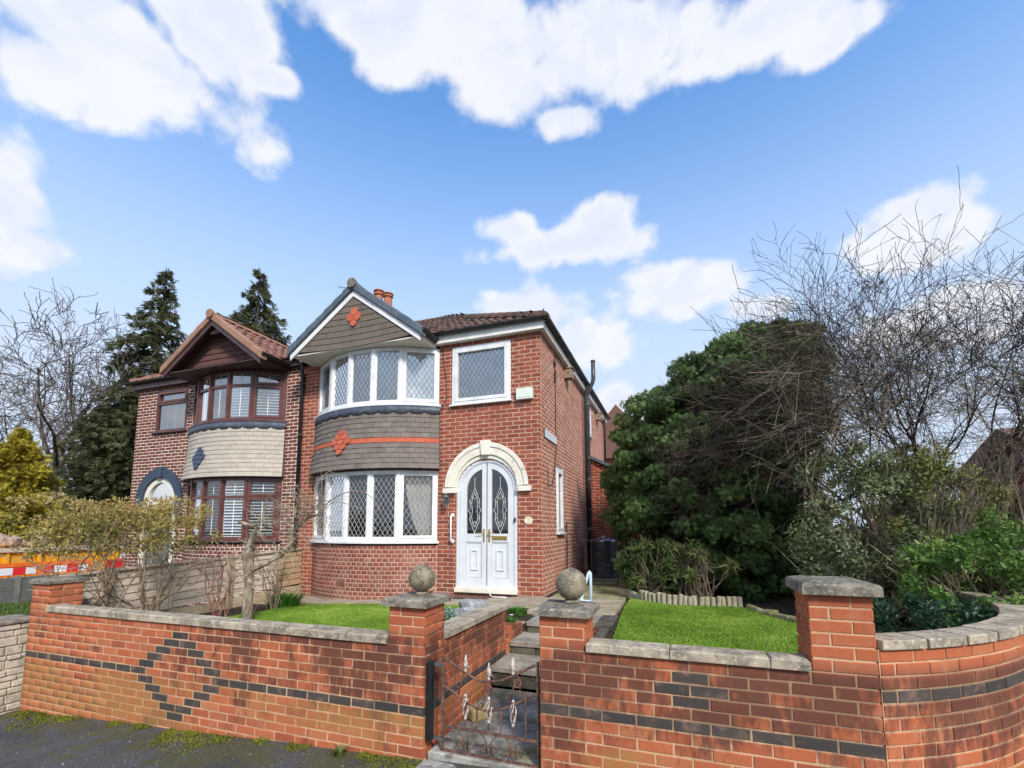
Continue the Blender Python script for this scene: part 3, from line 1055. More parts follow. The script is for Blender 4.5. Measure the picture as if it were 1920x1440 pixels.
# concrete strip round the bay
xs_ = [-5.1, -4.55, -3.95, -3.2, -2.4, -1.75]
for a, b in zip(xs_[:-1], xs_[1:]):
    slab(path, a, b, -1.10, -0.02, 0.0, 0.09, M['paving'], 0.006, zf=gz)
# flags before the door and down the side
ys_ = [-0.98, -0.40, 0.0]
for a, b in ((-1.75, -1.15), (-1.15, -0.55), (-0.55, 0.12)):
    slab(path, a, b, -1.06, -0.52, 0.0, 0.08, M['paving'], 0.014, zf=gz)
    slab(path, a, b, -0.52, -0.02, 0.0, 0.08, M['paving'], 0.014, zf=gz)
for a, b in ((0.12, 0.66), (0.66, 1.34)):
    for c_, d_ in ((-1.25, -0.62), (-0.62, 0.05), (0.05, 0.72), (0.72, 1.40), (1.40, 2.05), (2.05, 2.75), (2.75, 3.5), (3.5, 4.75)):
        slab(path, a, b, c_, d_, 0.0 - 0.004 * random.random(), 0.08, M['mossy_paving'] if c_ > -0.5 else M['paving'], 0.016)
slab(path, 1.16, 1.40, -1.95, -1.26, 0.0, 0.10, M['riser_stone'], 0.01, 'kerb_stone')
slab(path, 1.24, 1.42, -2.75, -1.96, -0.03, 0.14, M['riser_stone'], 0.01, 'kerb_stone')
slab(path, 1.24, 1.42, -3.60, -2.76, -0.06, 0.14, M['riser_stone'], 0.01, 'kerb_stone')
# lower path inside the gate
slab(path, 0.30, 1.17, -3.55, -2.95, -0.500, 0.12, M['path_concrete'], 0.006)
slab(path, 0.30, 1.17, -4.30, -3.56, -0.545, 0.12, M['path_concrete'], 0.006)
slab(path, 0.28, 1.18, -4.95, -4.31, -0.592, 0.10, M['path_concrete'], 0.006)

steps = thing('garden_steps', 'worn stone steps rising from the iron gate to the front path', 'steps')
for (yf, yb, zt, xa) in ((-2.00, -1.24, -0.004, 0.36), (-2.46, -1.90, -0.140, 0.30), (-2.95, -2.36, -0.290, 0.27)):
    t_ = slab(steps, xa, 1.20, yf, yb, zt, 0.055, M['step_stone'], 0.004, 'tread', 0.004)
    rb = MB()
    for k, (w0, w1) in enumerate(((xa, xa + 0.3), (xa + 0.305, xa + 0.58), (xa + 0.585, 1.195))):
        rb.box(w0 + 0.005, w1, yf + 0.020 + 0.006 * k, yf + 0.14, zt - 0.20, zt - 0.062)
    rb.obj('riser', M['riser_stone'], steps, bevel=0.006)


# ------------------------------------------------------------------ front walls of the garden
YW = -4.3077
CH = 0.075
ZP = 0.517                                     # top of the gate piers' brickwork
GB, GM, BB = M['garden_brick'], M['garden_mortar'], M['black_brick']


def coping_run(parent, x0, x1, y0, y1, z0, z1, cuts, mat=None, along='x'):
    mat = mat or M['coping']
    for a, b in zip(cuts[:-1], cuts[1:]):
        mb = MB()
        d0, d1 = random.uniform(-0.004, 0.004), random.uniform(-0.004, 0.004)
        c = 0.010
        if along == 'x':
            P = [(a + 0.003, y0 + d0), (b - 0.003, y0 + d1), (b - 0.003, y1), (a + 0.003, y1)]
        else:
            P = [(y0 + d0, a + 0.003), (y1, a + 0.003), (y1, b - 0.003), (y0 + d1, b - 0.003)]
        cx_, cy_ = sum(p[0] for p in P) / 4, sum(p[1] for p in P) / 4
        Q = [(p[0] + (c if p[0] < cx_ else -c), p[1] + (c if p[1] < cy_ else -c)) for p in P]
        vs = [(x, y, z0) for x, y in P] + [(x, y, z1 - c) for x, y in P] + [(x, y, z1 + random.uniform(-0.003, 0.003)) for x, y in Q]
        fs = [(3, 2, 1, 0), (8, 9, 10, 11)]
        for i in range(4):
            j = (i + 1) % 4
            fs += [(4 + i, 4 + j, 8 + j, 8 + i), (i, j, 4 + j, 4 + i)]
        mb.add(vs, fs)
        mb.obj('coping_stone', mat, parent)


def cap(parent, x0, x1, y0, y1, z0, z1):
    mb = MB()
    e = 0.012
    P = [(x0, y0), (x1, y0), (x1, y1), (x0, y1)]
    Q = [(x0 + e, y0 + e), (x1 - e, y0 + e), (x1 - e, y1 - e), (x0 + e, y1 - e)]
    R_ = [(x0 + .07, y0 + .07), (x1 - .07, y0 + .07), (x1 - .07, y1 - .07), (x0 + .07, y1 - .07)]
    vs = [(x, y, z0) for x, y in P] + [(x, y, z1 - 0.014) for x, y in P] + [(x, y, z1 + random.uniform(-.003, .003)) for x, y in Q] + [(x, y, z1 + 0.012) for x, y in R_]
    fs = [(3, 2, 1, 0), (12, 13, 14, 15)]
    for l in range(3):
        for i in range(4):
            j = (i + 1) % 4
            fs.append((l * 4 + i, l * 4 + j, l * 4 + 4 + j, l * 4 + 4 + i))
    mb.add(vs, fs)
    return mb.obj('pier_cap', M['cap_stone'], parent)


# --- wall left of the gate: piers at both ends, panel between with a dark band and a diamond
XL0, XL1 = -4.930, 0.266
PW = 0.3375
wall_l = thing('garden_wall', 'long red brick garden wall left of the gate with a dark brick diamond', 'wall')
core = MB()
ZB = -1.02
core.box(XL0 + 0.006, XL1 - 0.006, YW + 0.0035, YW + 0.10, ZB, ZP - 4 * CH)
core.box(XL0 + 0.012, XL0 + PW - 0.012, YW + 0.0040, YW + PW - 0.012, ZB + 0.01, ZP - 0.003)
core.box(XL1 - PW + 0.012, XL1 - 0.012, YW + 0.0040, YW + PW - 0.012, ZB + 0.01, ZP - 0.003)
core.obj('mortar', GM, wall_l)
BAND = 10                                      # courses from the pier top down to the dark band
n_rows = 21
DX = -2.385                                    # centre of the diamond


def row_of(k):                                 # k counted from the bottom -> course number from the top
    return n_rows - 1 - k


def wall_l_special(u, k, mat):
    x = XL0 + u
    r = row_of(k)
    if r == BAND and not (DX - 0.40 < x < DX + 0.40):
        return BB
    dr = r - BAND
    if -5 <= dr <= 5 and abs(x - DX) < 0.75:
        want = 0.112 * (5 - abs(dr))           # diamond outline
        if abs(abs(x - DX) - want) < 0.075 and not (dr == 0 and abs(x - DX) < 0.3):
            return BB
        if abs(dr) == 5 and abs(x - DX) < 0.09:
            return BB
    return mat


LENL = XL1 - XL0
items = courses(0, LENL, ZP - n_rows * CH, n_rows, CH, 0.2258, line_map(XL0, YW, 0), GB, joint=0.0085, holes=[lambda z: (PW, LENL - PW) if z > ZP - 4 * CH else None], special=wall_l_special,
                shift=lambda k: (0.2258 / 2 if (row_of(k) % 2) else 0.0) + 0.0025)
items = [i for i in items if i[2] > pz(i[0]) - 0.10]
# right face of both piers and the face down the path side
items += courses(0.012, PW - 0.008, ZP - n_rows * CH, n_rows, CH, 0.2258, line_map(XL1, YW, PI / 2), GB,
                 special=lambda u, k, m: BB if row_of(k) == BAND else m, shift=lambda k: 0.11 if row_of(k) % 2 else 0.2258)
items += courses(0.012, PW - 0.008, ZP - 6 * CH, 6, CH, 0.2258, line_map(XL0 + PW, YW, PI / 2), GB, shift=lambda k: 0.11 if k % 2 else 0.2258)
place_bricks(wall_l, items, 285)
cuts = list(np.arange(XL0 + PW + 0.002, XL1 - PW - 0.2, 0.61)) + [XL1 - PW - 0.002]
coping_run(wall_l, 0, 0, YW - 0.022, YW + 0.155, ZP - 4 * CH + 0.002, ZP - 4 * CH + 0.066, cuts)
cap(wall_l, XL0 - 0.02, XL0 + PW + 0.02, YW - 0.03, YW + PW + 0.03, ZP + 0.001, ZP + 0.05)
cap(wall_l, XL1 - PW - 0.045, XL1 + 0.03, YW - 0.04, YW + PW + 0.045, ZP + 0.001, ZP + 0.062)

# --- wing wall along the path, and the lower brick end beside the steps
wing = thing('wing_wall', 'short brick wall with stone coping running from the gate pier beside the path', 'wall')
mb = MB()
YG0, YG1 = YW + PW + 0.002, -2.45
mb.box(XL1 - 0.20, XL1 - 0.02, YG0, YG1 - 0.012, -1.0, ZP - 4 * CH - 0.015)
mb.obj('mortar', GM, wing)
it = courses(0, YG1 - YG0, ZP - 15 * CH, 11, CH, 0.2258, line_map(XL1 - 0.012, YG0, PI / 2), GB, special=lambda u, k, m: BB if k == 4 else m)
it += courses(0.0, 0.18, ZP - 15 * CH, 11, CH, 0.2258, lambda u: (XL1 - 0.2 + 0.18 - u, YG1, PI), GB)
place_bricks(wing, it, 120)
coping_run(wing, 0, 0, XL1 - 0.215, XL1 + 0.012, ZP - 4 * CH - 0.008, ZP - 4 * CH + 0.052, [YG0 + 0.002, -3.42, -2.90, YG1 + 0.03], along='y')
low = thing('low_step_wall', 'low brick wall end with frogged top bricks between the wing wall and steps', 'wall')
mb = MB()
mb.box(XL1 - 0.20, XL1 + 0.02, YG1 + 0.01, -1.75, -1.0, -0.06)
mb.obj('mortar', GM, low)
it = courses(0, 0.70, -0.55, 7, 0.07, 0.2258, line_map(XL1 + 0.03, YG1 + 0.008, PI / 2), GB)
it += courses(0, 0.22, -0.55, 7, 0.07, 0.11, lambda u: (XL1 - 0.19 + u, -2.445 + 0.0, 0.0), GB)
place_bricks(low, it, 60)
for k in range(4):
    mb = MB()
    y0 = YG1 + 0.03 + k * 0.112
    mb.box(XL1 - 0.16, XL1 + 0.022, y0, y0 + 0.10, -0.062, 0.005 - 0.012 * k)
    mb.obj('brick', GB, low, bevel=0.004)

# --- wall right of the gate, taller pier at its far end
XR0, XR1 = 1.1939, 3.215
wall_r = thing('garden_wall', 'red brick garden wall right of the gate with four dark bricks in a small diamond', 'wall')
mb = MB()
mb.box(XR0 + 0.012, XR1 - 0.012, YW + 0.0035, YW + 0.10, -1.05, ZP - 3 * CH)
mb.box(XR0 + 0.012, XR0 + PW - 0.012, YW + 0.0040, YW + PW - 0.012, -1.04, ZP - 0.003)
mb.box(XR1 - PW + 0.012, XR1 - 0.012, YW + 0.0040, YW + PW - 0.012, -1.04, ZP + 3 * CH - 0.003)
mb.obj('mortar', GM, wall_r)
NR = 18
RB = 8


def wall_r_special(u, k, mat):
    x = XR0 + u
    r = (NR - 1 - k) - 3                        # courses from the gate pier's top (negative: far pier only)
    if r == RB:
        return BB
    if r in (4, 6) and abs(x - 2.197) < 0.113:
        return BB
    if r == 5 and abs(x - 2.197) < 0.226:
        return BB
    return mat


off0 = (2.197 - XR0 - 0.1129) % 0.2258
items = courses(0, XR1 - XR0, ZP + 3 * CH - NR * CH, NR, CH, 0.2258, line_map(XR0, YW, 0), GB, joint=0.0085, holes=[lambda z: (PW, XR1 - XR0 - PW) if ZP - 3 * CH < z < ZP else ((-1, XR1 - XR0 - PW) if z > ZP else None)], special=wall_r_special,
                shift=lambda k: (off0 if ((NR - 1 - k) - 3) % 2 == 0 else (off0 + 0.1129) % 0.2258))
items += courses(0.012, PW - 0.008, ZP - 6 * CH, 6, CH, 0.2258, line_map(XR0 + PW, YW, PI / 2), GB, shift=lambda k: 0.11 if k % 2 else 0.2258)
items += courses(0.012, PW - 0.02, ZP - 15 * CH, 15, CH, 0.2258, lambda u: (XR0, YW + PW - u, -PI / 2), GB, shift=lambda k: 0.11 if k % 2 else 0.2258)
items += courses(0.02, PW - 0.012, ZP - 5 * CH, 8, CH, 0.2258, lambda u: (XR1 - PW, YW + PW - u, -PI / 2), GB, shift=lambda k: 0.11 if k % 2 else 0.2258)
items += courses(0.012, PW - 0.02, ZP - 5 * CH, 8, CH, 0.2258, line_map(XR1, YW, PI / 2), GB, shift=lambda k: 0.11 if k % 2 else 0.2258)
place_bricks(wall_r, items, 280)
coping_run(wall_r, 0, 0, YW - 0.024, YW + 0.150, ZP - 3 * CH + 0.002, ZP - 3 * CH + 0.062, [XR0 + PW + 0.002, 2.08, 2.66, XR1 - PW - 0.002])
cap(wall_r, XR0 - 0.03, XR0 + PW + 0.04, YW - 0.04, YW + PW + 0.045, ZP + 0.001, ZP + 0.056)
cap(wall_r, XR1 - PW - 0.03, XR1 + 0.035, YW - 0.045, YW + PW + 0.07, ZP + 3 * CH + 0.001, ZP + 3 * CH + 0.066)
mb = MB()
mb.box(1.22, 1.30, YW + PW + 0.01, -2.0, -1.0, -0.12)
mb.obj('mortar', GM, wall_r)
place_bricks(wall_r, courses(0, 2.0, -0.60, 8, 0.075, 0.2258, lambda u: (1.205, -2.0 - u, -PI / 2), GB) + courses(0, 0.1, -0.27, 5, CH, 0.11, lambda u: (XR0 + PW + 0.03 + u, YW + PW + 0.1, 0), GB), 20)

# --- curved wall going round the street corner
CC, CRAD = (2.04, -1.65), 2.90
P0 = math.radians(24.0)
curve_w = thing('curved_garden_wall', 'curved red brick wall with pale coping sweeping round the street corner', 'wall')
P1 = P0 + 4.0 / CRAD
mb = MB()
ZC = ZP - CH - 0.004
arc_slab(mb, CC, CRAD - 0.11, CRAD - 0.0045, P0, P1, -1.0, ZC, 36)
mb.obj('mortar', GM, curve_w)
it = courses(0, 4.0, ZC - 17 * CH, 17, CH, 0.2258, arc_map(CC, CRAD, P0), GB, special=lambda u, k, m: BB if k == 13 else m, shift=lambda k: 0.1 if k % 2 else 0.2258)
it += courses(0, 3.9, ZC - 9 * CH, 9, CH, 0.2258, lambda u: (*arc_pt(CC, CRAD - 0.12, P1 - u / CRAD), P1 - u / CRAD + PI), GB)
place_bricks(curve_w, it, 240)
na = 13
for k in range(na):
    a0, a1 = P0 + 0.004 + (P1 - P0) * k / na, P0 - 0.0025 + (P1 - P0) * (k + 1) / na
    mb = MB()
    dz = random.uniform(-0.004, 0.004)
    arc_slab(mb, CC, CRAD - 0.165, CRAD + 0.022, a0, a1, ZC + 0.002, ZC + 0.060 + dz, 3)
    mb.obj('coping_stone', M['coping'], curve_w, bevel=0.006)


# ------------------------------------------------------------------ stone balls on the gate piers
def stone_ball(cx, cy, z0, r, label):
    mb = MB()
    prof = [(0.055, 0.0), (0.060, 0.012), (0.050, 0.024)]
    for i in range(1, 20):
        a = -PI / 2 + PI * i / 20
        prof.append((max(0.004, r * math.cos(a)), 0.020 + r + r * math.sin(a)))
    mb.lathe(prof, (cx, cy, z0), 32)
    me = mb.mesh('stone_ball', M['ball_stone'], True)
    o = link('stone_ball', me)
    return tag(o, label, 'finial', 'stone balls on the gate piers')


stone_ball(XL1 - 0.145, YW + 0.19, ZP + 0.0745, 0.112, 'mossy stone ball finial on the pier left of the iron gate')
stone_ball(XR0 + 0.20, YW + 0.19, ZP + 0.0685, 0.117, 'grey stone ball finial with a hole on the pier right of the iron gate')

# ------------------------------------------------------------------ wrought iron gate
GY = YW + 0.05


def spiral(cx, cz, r0, r1, a0, turns, n=26, y=GY):
    return [(cx + (r0 + (r1 - r0) * i / n) * math.cos(a0 + turns * 2 * PI * i / n), y, cz + (r0 + (r1 - r0) * i / n) * math.sin(a0 + turns * 2 * PI * i / n)) for i in range(n + 1)]


gate = thing('iron_gate', 'rusty low wrought iron gate with scrolls and flaking white spearheads', 'gate')
GX0, GX1 = 0.405, 1.170
gt, gb = 0.135, -0.545


def sag(t):
    return -0.145 * (math.sin(PI * min(1, max(0, t))) ** 1.3) + (0.0 if t < 0.5 else 0.02 * t)


def rail_pts(z, n=22):
    return [(GX0 + (GX1 - GX0) * i / n, GY, z + sag(i / n)) for i in range(n + 1)]


mb = MB()
mb.obox((GX0 - 0.010, GY - 0.010, gb - 0.03), (0.020, 0, 0), (0, 0.020, 0), (0, 0, gt - gb + 0.04))
mb.obj('stile', M['rust'], gate, bevel=0.003)
mb = MB()
mb.obox((GX1 - 0.010, GY - 0.010, gb - 0.01), (0.020, 0, 0), (0, 0.020, 0), (0, 0, gt - gb + 0.05))
mb.obj('stile', M['rust'], gate, bevel=0.003)
MB().tube(rail_pts(gt), 0.010, 6).obj('top_rail', M['rust'], gate, True)
MB().tube(rail_pts(gt - 0.205), 0.010, 6).obj('middle_rail', M['rust'], gate, True)
MB().obox((GX0, GY - 0.009, -0.372), (GX1 - GX0, 0, -0.012), (0, 0.018, 0), (0, 0, 0.018)).obj('lower_rail', M['rust'], gate)
MB().obox((GX0, GY - 0.009, gb), (GX1 - GX0, 0, -0.010), (0, 0.018, 0), (0, 0, 0.018)).obj('bottom_rail', M['rust'], gate)
for k in range(1, 8):
    t = k / 8
    x = GX0 + (GX1 - GX0) * t
    z1 = gt - 0.205 + sag(t)
    spear = k in (2, 4, 6)
    MB().tube([(x, GY, -0.365), (x, GY, z1)], 0.0065, 6).obj('bar', M['rust'], gate)
    if spear:
        zt_ = gt + sag(t)
        sp = MB()
        sp.lathe([(0.005, 0.0), (0.014, 0.012), (0.008, 0.026), (0.010, 0.034), (0.022, 0.052), (0.017, 0.075), (0.003, 0.130)], (x, GY, zt_ + 0.005), 8)
        for sgn in (-1, 1):
            sp.tube([(x, GY, zt_ + 0.03), (x + sgn * 0.014, GY, zt_ + 0.052), (x + sgn * 0.026, GY, zt_ + 0.044), (x + sgn * 0.028, GY, zt_ + 0.034)], [0.006, 0.005, 0.004, 0.003], 5)
        sp.obj('spearhead', M['flaked_white'], gate, True)
        bk = MB()
        zc = -0.205
        for q in range(4):
            bk.tube([(x + (0.003 + 0.021 * math.sin(PI * i / 12)) * math.cos(q * PI / 2 + 2.6 * i / 12), GY + (0.003 + 0.021 * math.sin(PI * i / 12)) * math.sin(q * PI / 2 + 2.6 * i / 12), zc - 0.075 + 0.15 * i / 12) for i in range(13)], 0.0048, 5)
        bk.lathe([(0.010, -0.012), (0.012, 0.0), (0.010, 0.012)], (x, GY, zc - 0.082), 8)
        bk.lathe([(0.010, -0.012), (0.012, 0.0), (0.010, 0.012)], (x, GY, zc + 0.082), 8)
        bk.obj('basket', M['flaked_white'], gate, True)
for t, s in ((0.20, 1), (0.46, 1), (0.52, -1), (0.75, 1), (0.82, -1)):
    x = GX0 + (GX1 - GX0) * t
    zc = gt - 0.10 + sag(t)
    sc = MB()
    top = spiral(x + s * 0.03, zc + 0.045, 0.006, 0.036, 0.6, s * 1.2)
    bot = spiral(x - s * 0.03, zc - 0.048, 0.006, 0.036, 3.7, s * 1.2)
    sc.tube(top, 0.0056, 5).tube(bot, 0.0056, 5).tube([top[-1], (x, GY, zc), bot[-1]], 0.0056, 5)
    sc.obj('scroll', M['rust'], gate, True)
for k in range(3):
    x = GX0 + (GX1 - GX0) * (0.25 + 0.25 * k)
    sc = MB()
    for s in (-1, 1):
        sp = spiral(x + s * 0.045, gb + 0.062, 0.006, 0.040, 0.0 if s < 0 else PI, s * 1.15)
        sc.tube(sp, 0.006, 5).tube([sp[-1], (x + s * 0.02, GY, gb + 0.12), (x + s * 0.06, GY, gb + 0.165)], 0.005, 5)
    sc.obj('scroll', M['rust'], gate, True)
for z in (0.085, -0.46):
    mb = MB()
    mb.box(XL1 + 0.01, GX0, GY - 0.012, GY + 0.012, z - 0.012, z + 0.012)
    mb.obj('hinge', M['steel'], gate)
post = MB()
post.box(XL1 + 0.022, XL1 + 0.068, YW - 0.002, YW + 0.046, -0.47, 0.115)
tag(post.obj('gate_post', M['black_plastic'], None, bevel=0.004), 'black square strip post fixed between the left gate pier and the gate', 'post')

mb = MB()
mb.box(-0.11, 0.11, -0.065, 0.065, 0, 0.10)
o = mb.obj('stone_block', M['yellow_stone'], None, bevel=0.02)
o.location = (0.44, -3.62, -0.545)
o.rotation_euler = (0.02, 0.05, 0.9)
tag(o, 'yellow stone block lying on the path just inside the iron gate', 'stone')

# ------------------------------------------------------------------ neighbour's white stone pier
pier = thing('stone_pier', 'whitewashed rough stone pier at the left end of the brick wall', 'pier')
PX0, PX1, PY0, PY1 = -5.42, -4.955, -4.56, -4.20
mb = MB()
mb.box(PX0 + 0.02, PX1 - 0.02, PY0 + 0.02, PY1 - 0.02, -1.3, 0.06)
mb.obj('mortar', M['cream_concrete'], pier)
z = -1.05
while z < 0.06:
    h = random.choice((0.055, 0.075, 0.10))
    if z + h > 0.075:
        h = 0.075 - z
    for face in (0, 1):
        u, U = 0.0, (PX1 - PX0 if face == 0 else PY1 - PY0)
        while u < U - 0.01:
            w = min(random.uniform(0.09, 0.22), U - u)
            d = random.uniform(-0.012, 0.012)
            mb = MB()
            if face == 0:
                mb.box(PX0 + u + 0.004, PX0 + u + w - 0.004, PY0 + d, PY0 + 0.08, z + 0.004, z + h - 0.004)
            else:
                mb.box(PX1 - 0.08, PX1 + d, PY0 + u + 0.004, PY0 + u + w - 0.004, z + 0.005, z + h - 0.005)
            mb.obj('stone', M['pale_stone'], pier, bevel=0.010)
            u += w
    z += h
mb = MB()
mb.box(PX0 - 0.03, PX1 + 0.02, PY0 - 0.03, PY1 + 0.02, 0.078, 0.118)
mb.obj('pier_cap', M['cap_stone'], pier, bevel=0.008)


# ------------------------------------------------------------------ the two semi-detached houses
HC = 0.076
XP = -5.31                                       # party line
BAY_R, BAY_S, BAY_H = 2.309, 0.50, 1.435
BAY_T = math.asin(BAY_H / BAY_R)


def bay_c(cx):
    return (cx, BAY_R - BAY_S)


def part(mb, name, mat, parent, bevel=0, smooth=False, label=None):
    o = mb.obj(name, mat, parent, smooth, bevel=bevel)
    if label:
        o['label'] = label
    return o


class Frame2D:
    """a flat panel in space: p(u, z, d) with u along it, z up and d outward"""
    def __init__(s, a, b):
        s.a = np.array((a[0], a[1], 0.0))
        e = np.array((b[0] - a[0], b[1] - a[1], 0.0))
        s.w = np.linalg.norm(e)
        s.e = e / s.w
        s.n = np.array((s.e[1], -s.e[0], 0.0))

    def p(s, u, z, d=0.0):
        return s.a + s.e * u + s.n * d + np.array((0, 0, z))

    def box(s, mb, u0, u1, z0, z1, d0, d1):
        mb.obox(s.p(u0, z0, d0), s.e * (u1 - u0), s.n * (d1 - d0), (0, 0, z1 - z0))

    def rect_frame(s, mb, u0, u1, z0, z1, t, d0, d1, tb=None):
        tb = tb or t
        s.box(mb, u0, u0 + t, z0, z1, d0, d1)
        s.box(mb, u1 - t, u1, z0, z1, d0, d1)
        s.box(mb, u0 + t, u1 - t, z1 - t, z1, d0, d1)
        s.box(mb, u0 + t, u1 - t, z0, z0 + tb, d0, d1)

    def quad(s, u0, u1, z0, z1, d):
        return MB().add([s.p(u0, z0, d), s.p(u1, z0, d), s.p(u1, z1, d), s.p(u0, z1, d)], [(0, 1, 2, 3)])

    def lattice(s, u0, u1, z0, z1, d, a, b, w=0.0062):
        mb = MB()
        W, H = u1 - u0, z1 - z0
        for sg in (1, -1):
            k0, k1 = (0, W / a + H / b) if sg > 0 else (-H / b, W / a)
            k = math.floor(k0) + 0.5
            while k < k1:
                # x/a + sg*z/b = k
                pts = []
                for x in (0, W):
                    zz = sg * (k - x / a) * b
                    if 0 <= zz <= H:
                        pts.append((x, zz))
                for zz in (0, H):
                    x = (k - sg * zz / b) * a
                    if 0 < x < W:
                        pts.append((x, zz))
                k += 1
                if len(pts) < 2:
                    continue
                (x0, y0), (x1, y1) = pts[0], pts[-1]
                L = math.hypot(x1 - x0, y1 - y0)
                if L < 0.02:
                    continue
                px, pz_ = -(y1 - y0) / L * w / 2, (x1 - x0) / L * w / 2
                q = [(x0 + px, y0 + pz_), (x0 - px, y0 - pz_), (x1 - px, y1 - pz_), (x1 + px, y1 + pz_)]
                o_ = 0.0006 if sg > 0 else 0
                vs = [s.p(u0 + x, z0 + y, d + o_) for x, y in q] + [s.p(u0 + x, z0 + y, d + 0.004 + o_) for x, y in q]
                mb.add(vs, [(0, 1, 2, 3), (7, 6, 5, 4), (0, 4, 5, 1), (1, 5, 6, 2), (2, 6, 7, 3), (3, 7, 4, 0)])
        return mb


def wavy(s, u0, u1, z0, z1, d, amp=0.02, n=22, waves=7, skew=0.0):
    """a hung cloth on panel s with folds; skew pulls its lower part sideways"""
    mb = MB()
    vs = []
    for j in range(9):
        f = j / 8
        for i in range(n + 1):
            g = i / n
            u = u0 + (u1 - u0) * g + skew * (1 - f) ** 2 * (1 - g)
            u = max(min(u0, u1), min(max(u0, u1), u))
            vs.append(s.p(u, z0 + (z1 - z0) * f, d + amp * math.sin(g * waves * 2 * PI) * (0.5 + 0.5 * f)))
    fs = [(j * (n + 1) + i, j * (n + 1) + i + 1, (j + 1) * (n + 1) + i + 1, (j + 1) * (n + 1) + i) for j in range(8) for i in range(n)]
    mb.add(vs, fs)
    return mb


FR = [0, 0.232, 0.411, 0.589, 0.768, 1.0]


def bay_facets(cx, r, fr=FR):
    c = bay_c(cx)
    ps = [arc_pt(c, r, -BAY_T + 2 * BAY_T * f) for f in fr]
    return [Frame2D(a, b) for a, b in zip(ps[:-1], ps[1:])]


def bay_window_white(house, cx, z0, z1, upper):
    mat = M['white_upvc']
    fm = MB()
    fac = bay_facets(cx, BAY_R - 0.012)
    panes = []
    for i, s in enumerate(fac):
        m = 0.052
        s.rect_frame(fm, 0.0, s.w, z0, z1, m, -0.075, 0.0, 0.065)
        flank = i in (0, 4)
        g = m + 0.012
        if flank:                                  # opening light: a second frame proud of the first
            s.rect_frame(fm, m - 0.006, s.w - m + 0.006, z0 + 0.058, z1 - m + 0.006, 0.050, -0.05, 0.014)
            g = m + 0.050
        else:
            s.rect_frame(fm, m - 0.002, s.w - m + 0.002, z0 + 0.064, z1 - m + 0.002, 0.020, -0.06, -0.012)
            g = m + 0.020
        panes.append((s, g, s.w - g, z0 + 0.065 + (0.045 if flank else 0.02), z1 - g))
    c = bay_c(cx)
    for f in FR[1:-1]:                             # coupling posts that hide the joints
        ph = -BAY_T + 2 * BAY_T * f
        x, y = arc_pt(c, BAY_R - 0.004, ph)
        q = Frame2D((x - 0.030 * math.cos(ph), y - 0.030 * math.sin(ph)), (x + 0.030 * math.cos(ph), y + 0.030 * math.sin(ph)))
        q.box(fm, 0, q.w, z0 + 0.003, z1 - 0.003, -0.05, 0.006)
    win = part(fm, 'bay_window', mat, house)
    for s, a, b, za, zb in panes:
        part(s.quad(a - 0.004, b + 0.004, za - 0.004, zb + 0.004, -0.034), 'pane', M['glass'] if upper else M['glass_low'], win)
        part(s.lattice(a, b, za, zb, -0.031, 0.094, 0.150), 'lead_lattice', M['dark_came'] if upper else M['lead_came'], win)
    sm = MB()
    arc_slab(sm, c, BAY_R - 0.10, BAY_R + 0.055, -BAY_T - 0.012, BAY_T + 0.012, z0 - 0.040, z0 - 0.002, 20)
    part(sm, 'sill', mat, win, bevel=0.006)
    ins = bay_facets(cx, BAY_R - (0.066 if upper else 0.22))
    if upper:
        for i, s in enumerate(ins):
            part(wavy(s, 0.0, s.w, z0 + 0.02, z1 - 0.02, 0, 0.012, 30, 5), 'net_curtain', M['net'], win)
    else:
        s = ins[4]
        part(wavy(s, s.w * 0.12, s.w * 1.0, z0 + 0.05, z1 - 0.02, 0.02, 0.016, 26, 6, 0.28), 'curtain', M['curtain'], win)
        s = ins[0]
        part(wavy(s, 0.0, s.w * 0.55, z0 + 0.05, z1 - 0.02, 0.02, 0.016, 26, 5), 'curtain', M['curtain'], win)
        s = ins[1]
        part(wavy(s, 0.02, s.w * 0.8, z0 + 0.02, z0 + 0.55, 0.05, 0.03, 20, 4), 'cushion', M['lace'], win)
    return win


def shutters(win, s, a, b, za, zb, d=-0.050):
    """white plantation shutter leaf: stiles and tilted louvres"""
    mb = MB()
    s.rect_frame(mb, a, b, za, zb, 0.030, d - 0.02, d)
    n = max(2, int((zb - za - 0.06) / 0.062))
    for k in range(n):
        z = za + 0.04 + (zb - za - 0.08) * (k + 0.5) / n
        o, ex, ez = s.p(a + 0.03, z - 0.019, d + 0.012), s.e * (b - a - 0.06), np.array((0, 0, 0.038))
        mb.obox(o, ex, -s.n * 0.030 + np.array((0, 0, 0.020)), ez * 0.15 + s.n * 0.004)
    s.box(mb, (a + b) / 2 - 0.006, (a + b) / 2 + 0.006, za + 0.05, zb - 0.05, d + 0.012, d + 0.020)
    return part(mb, 'louvre_shutter', M['blind'], win)


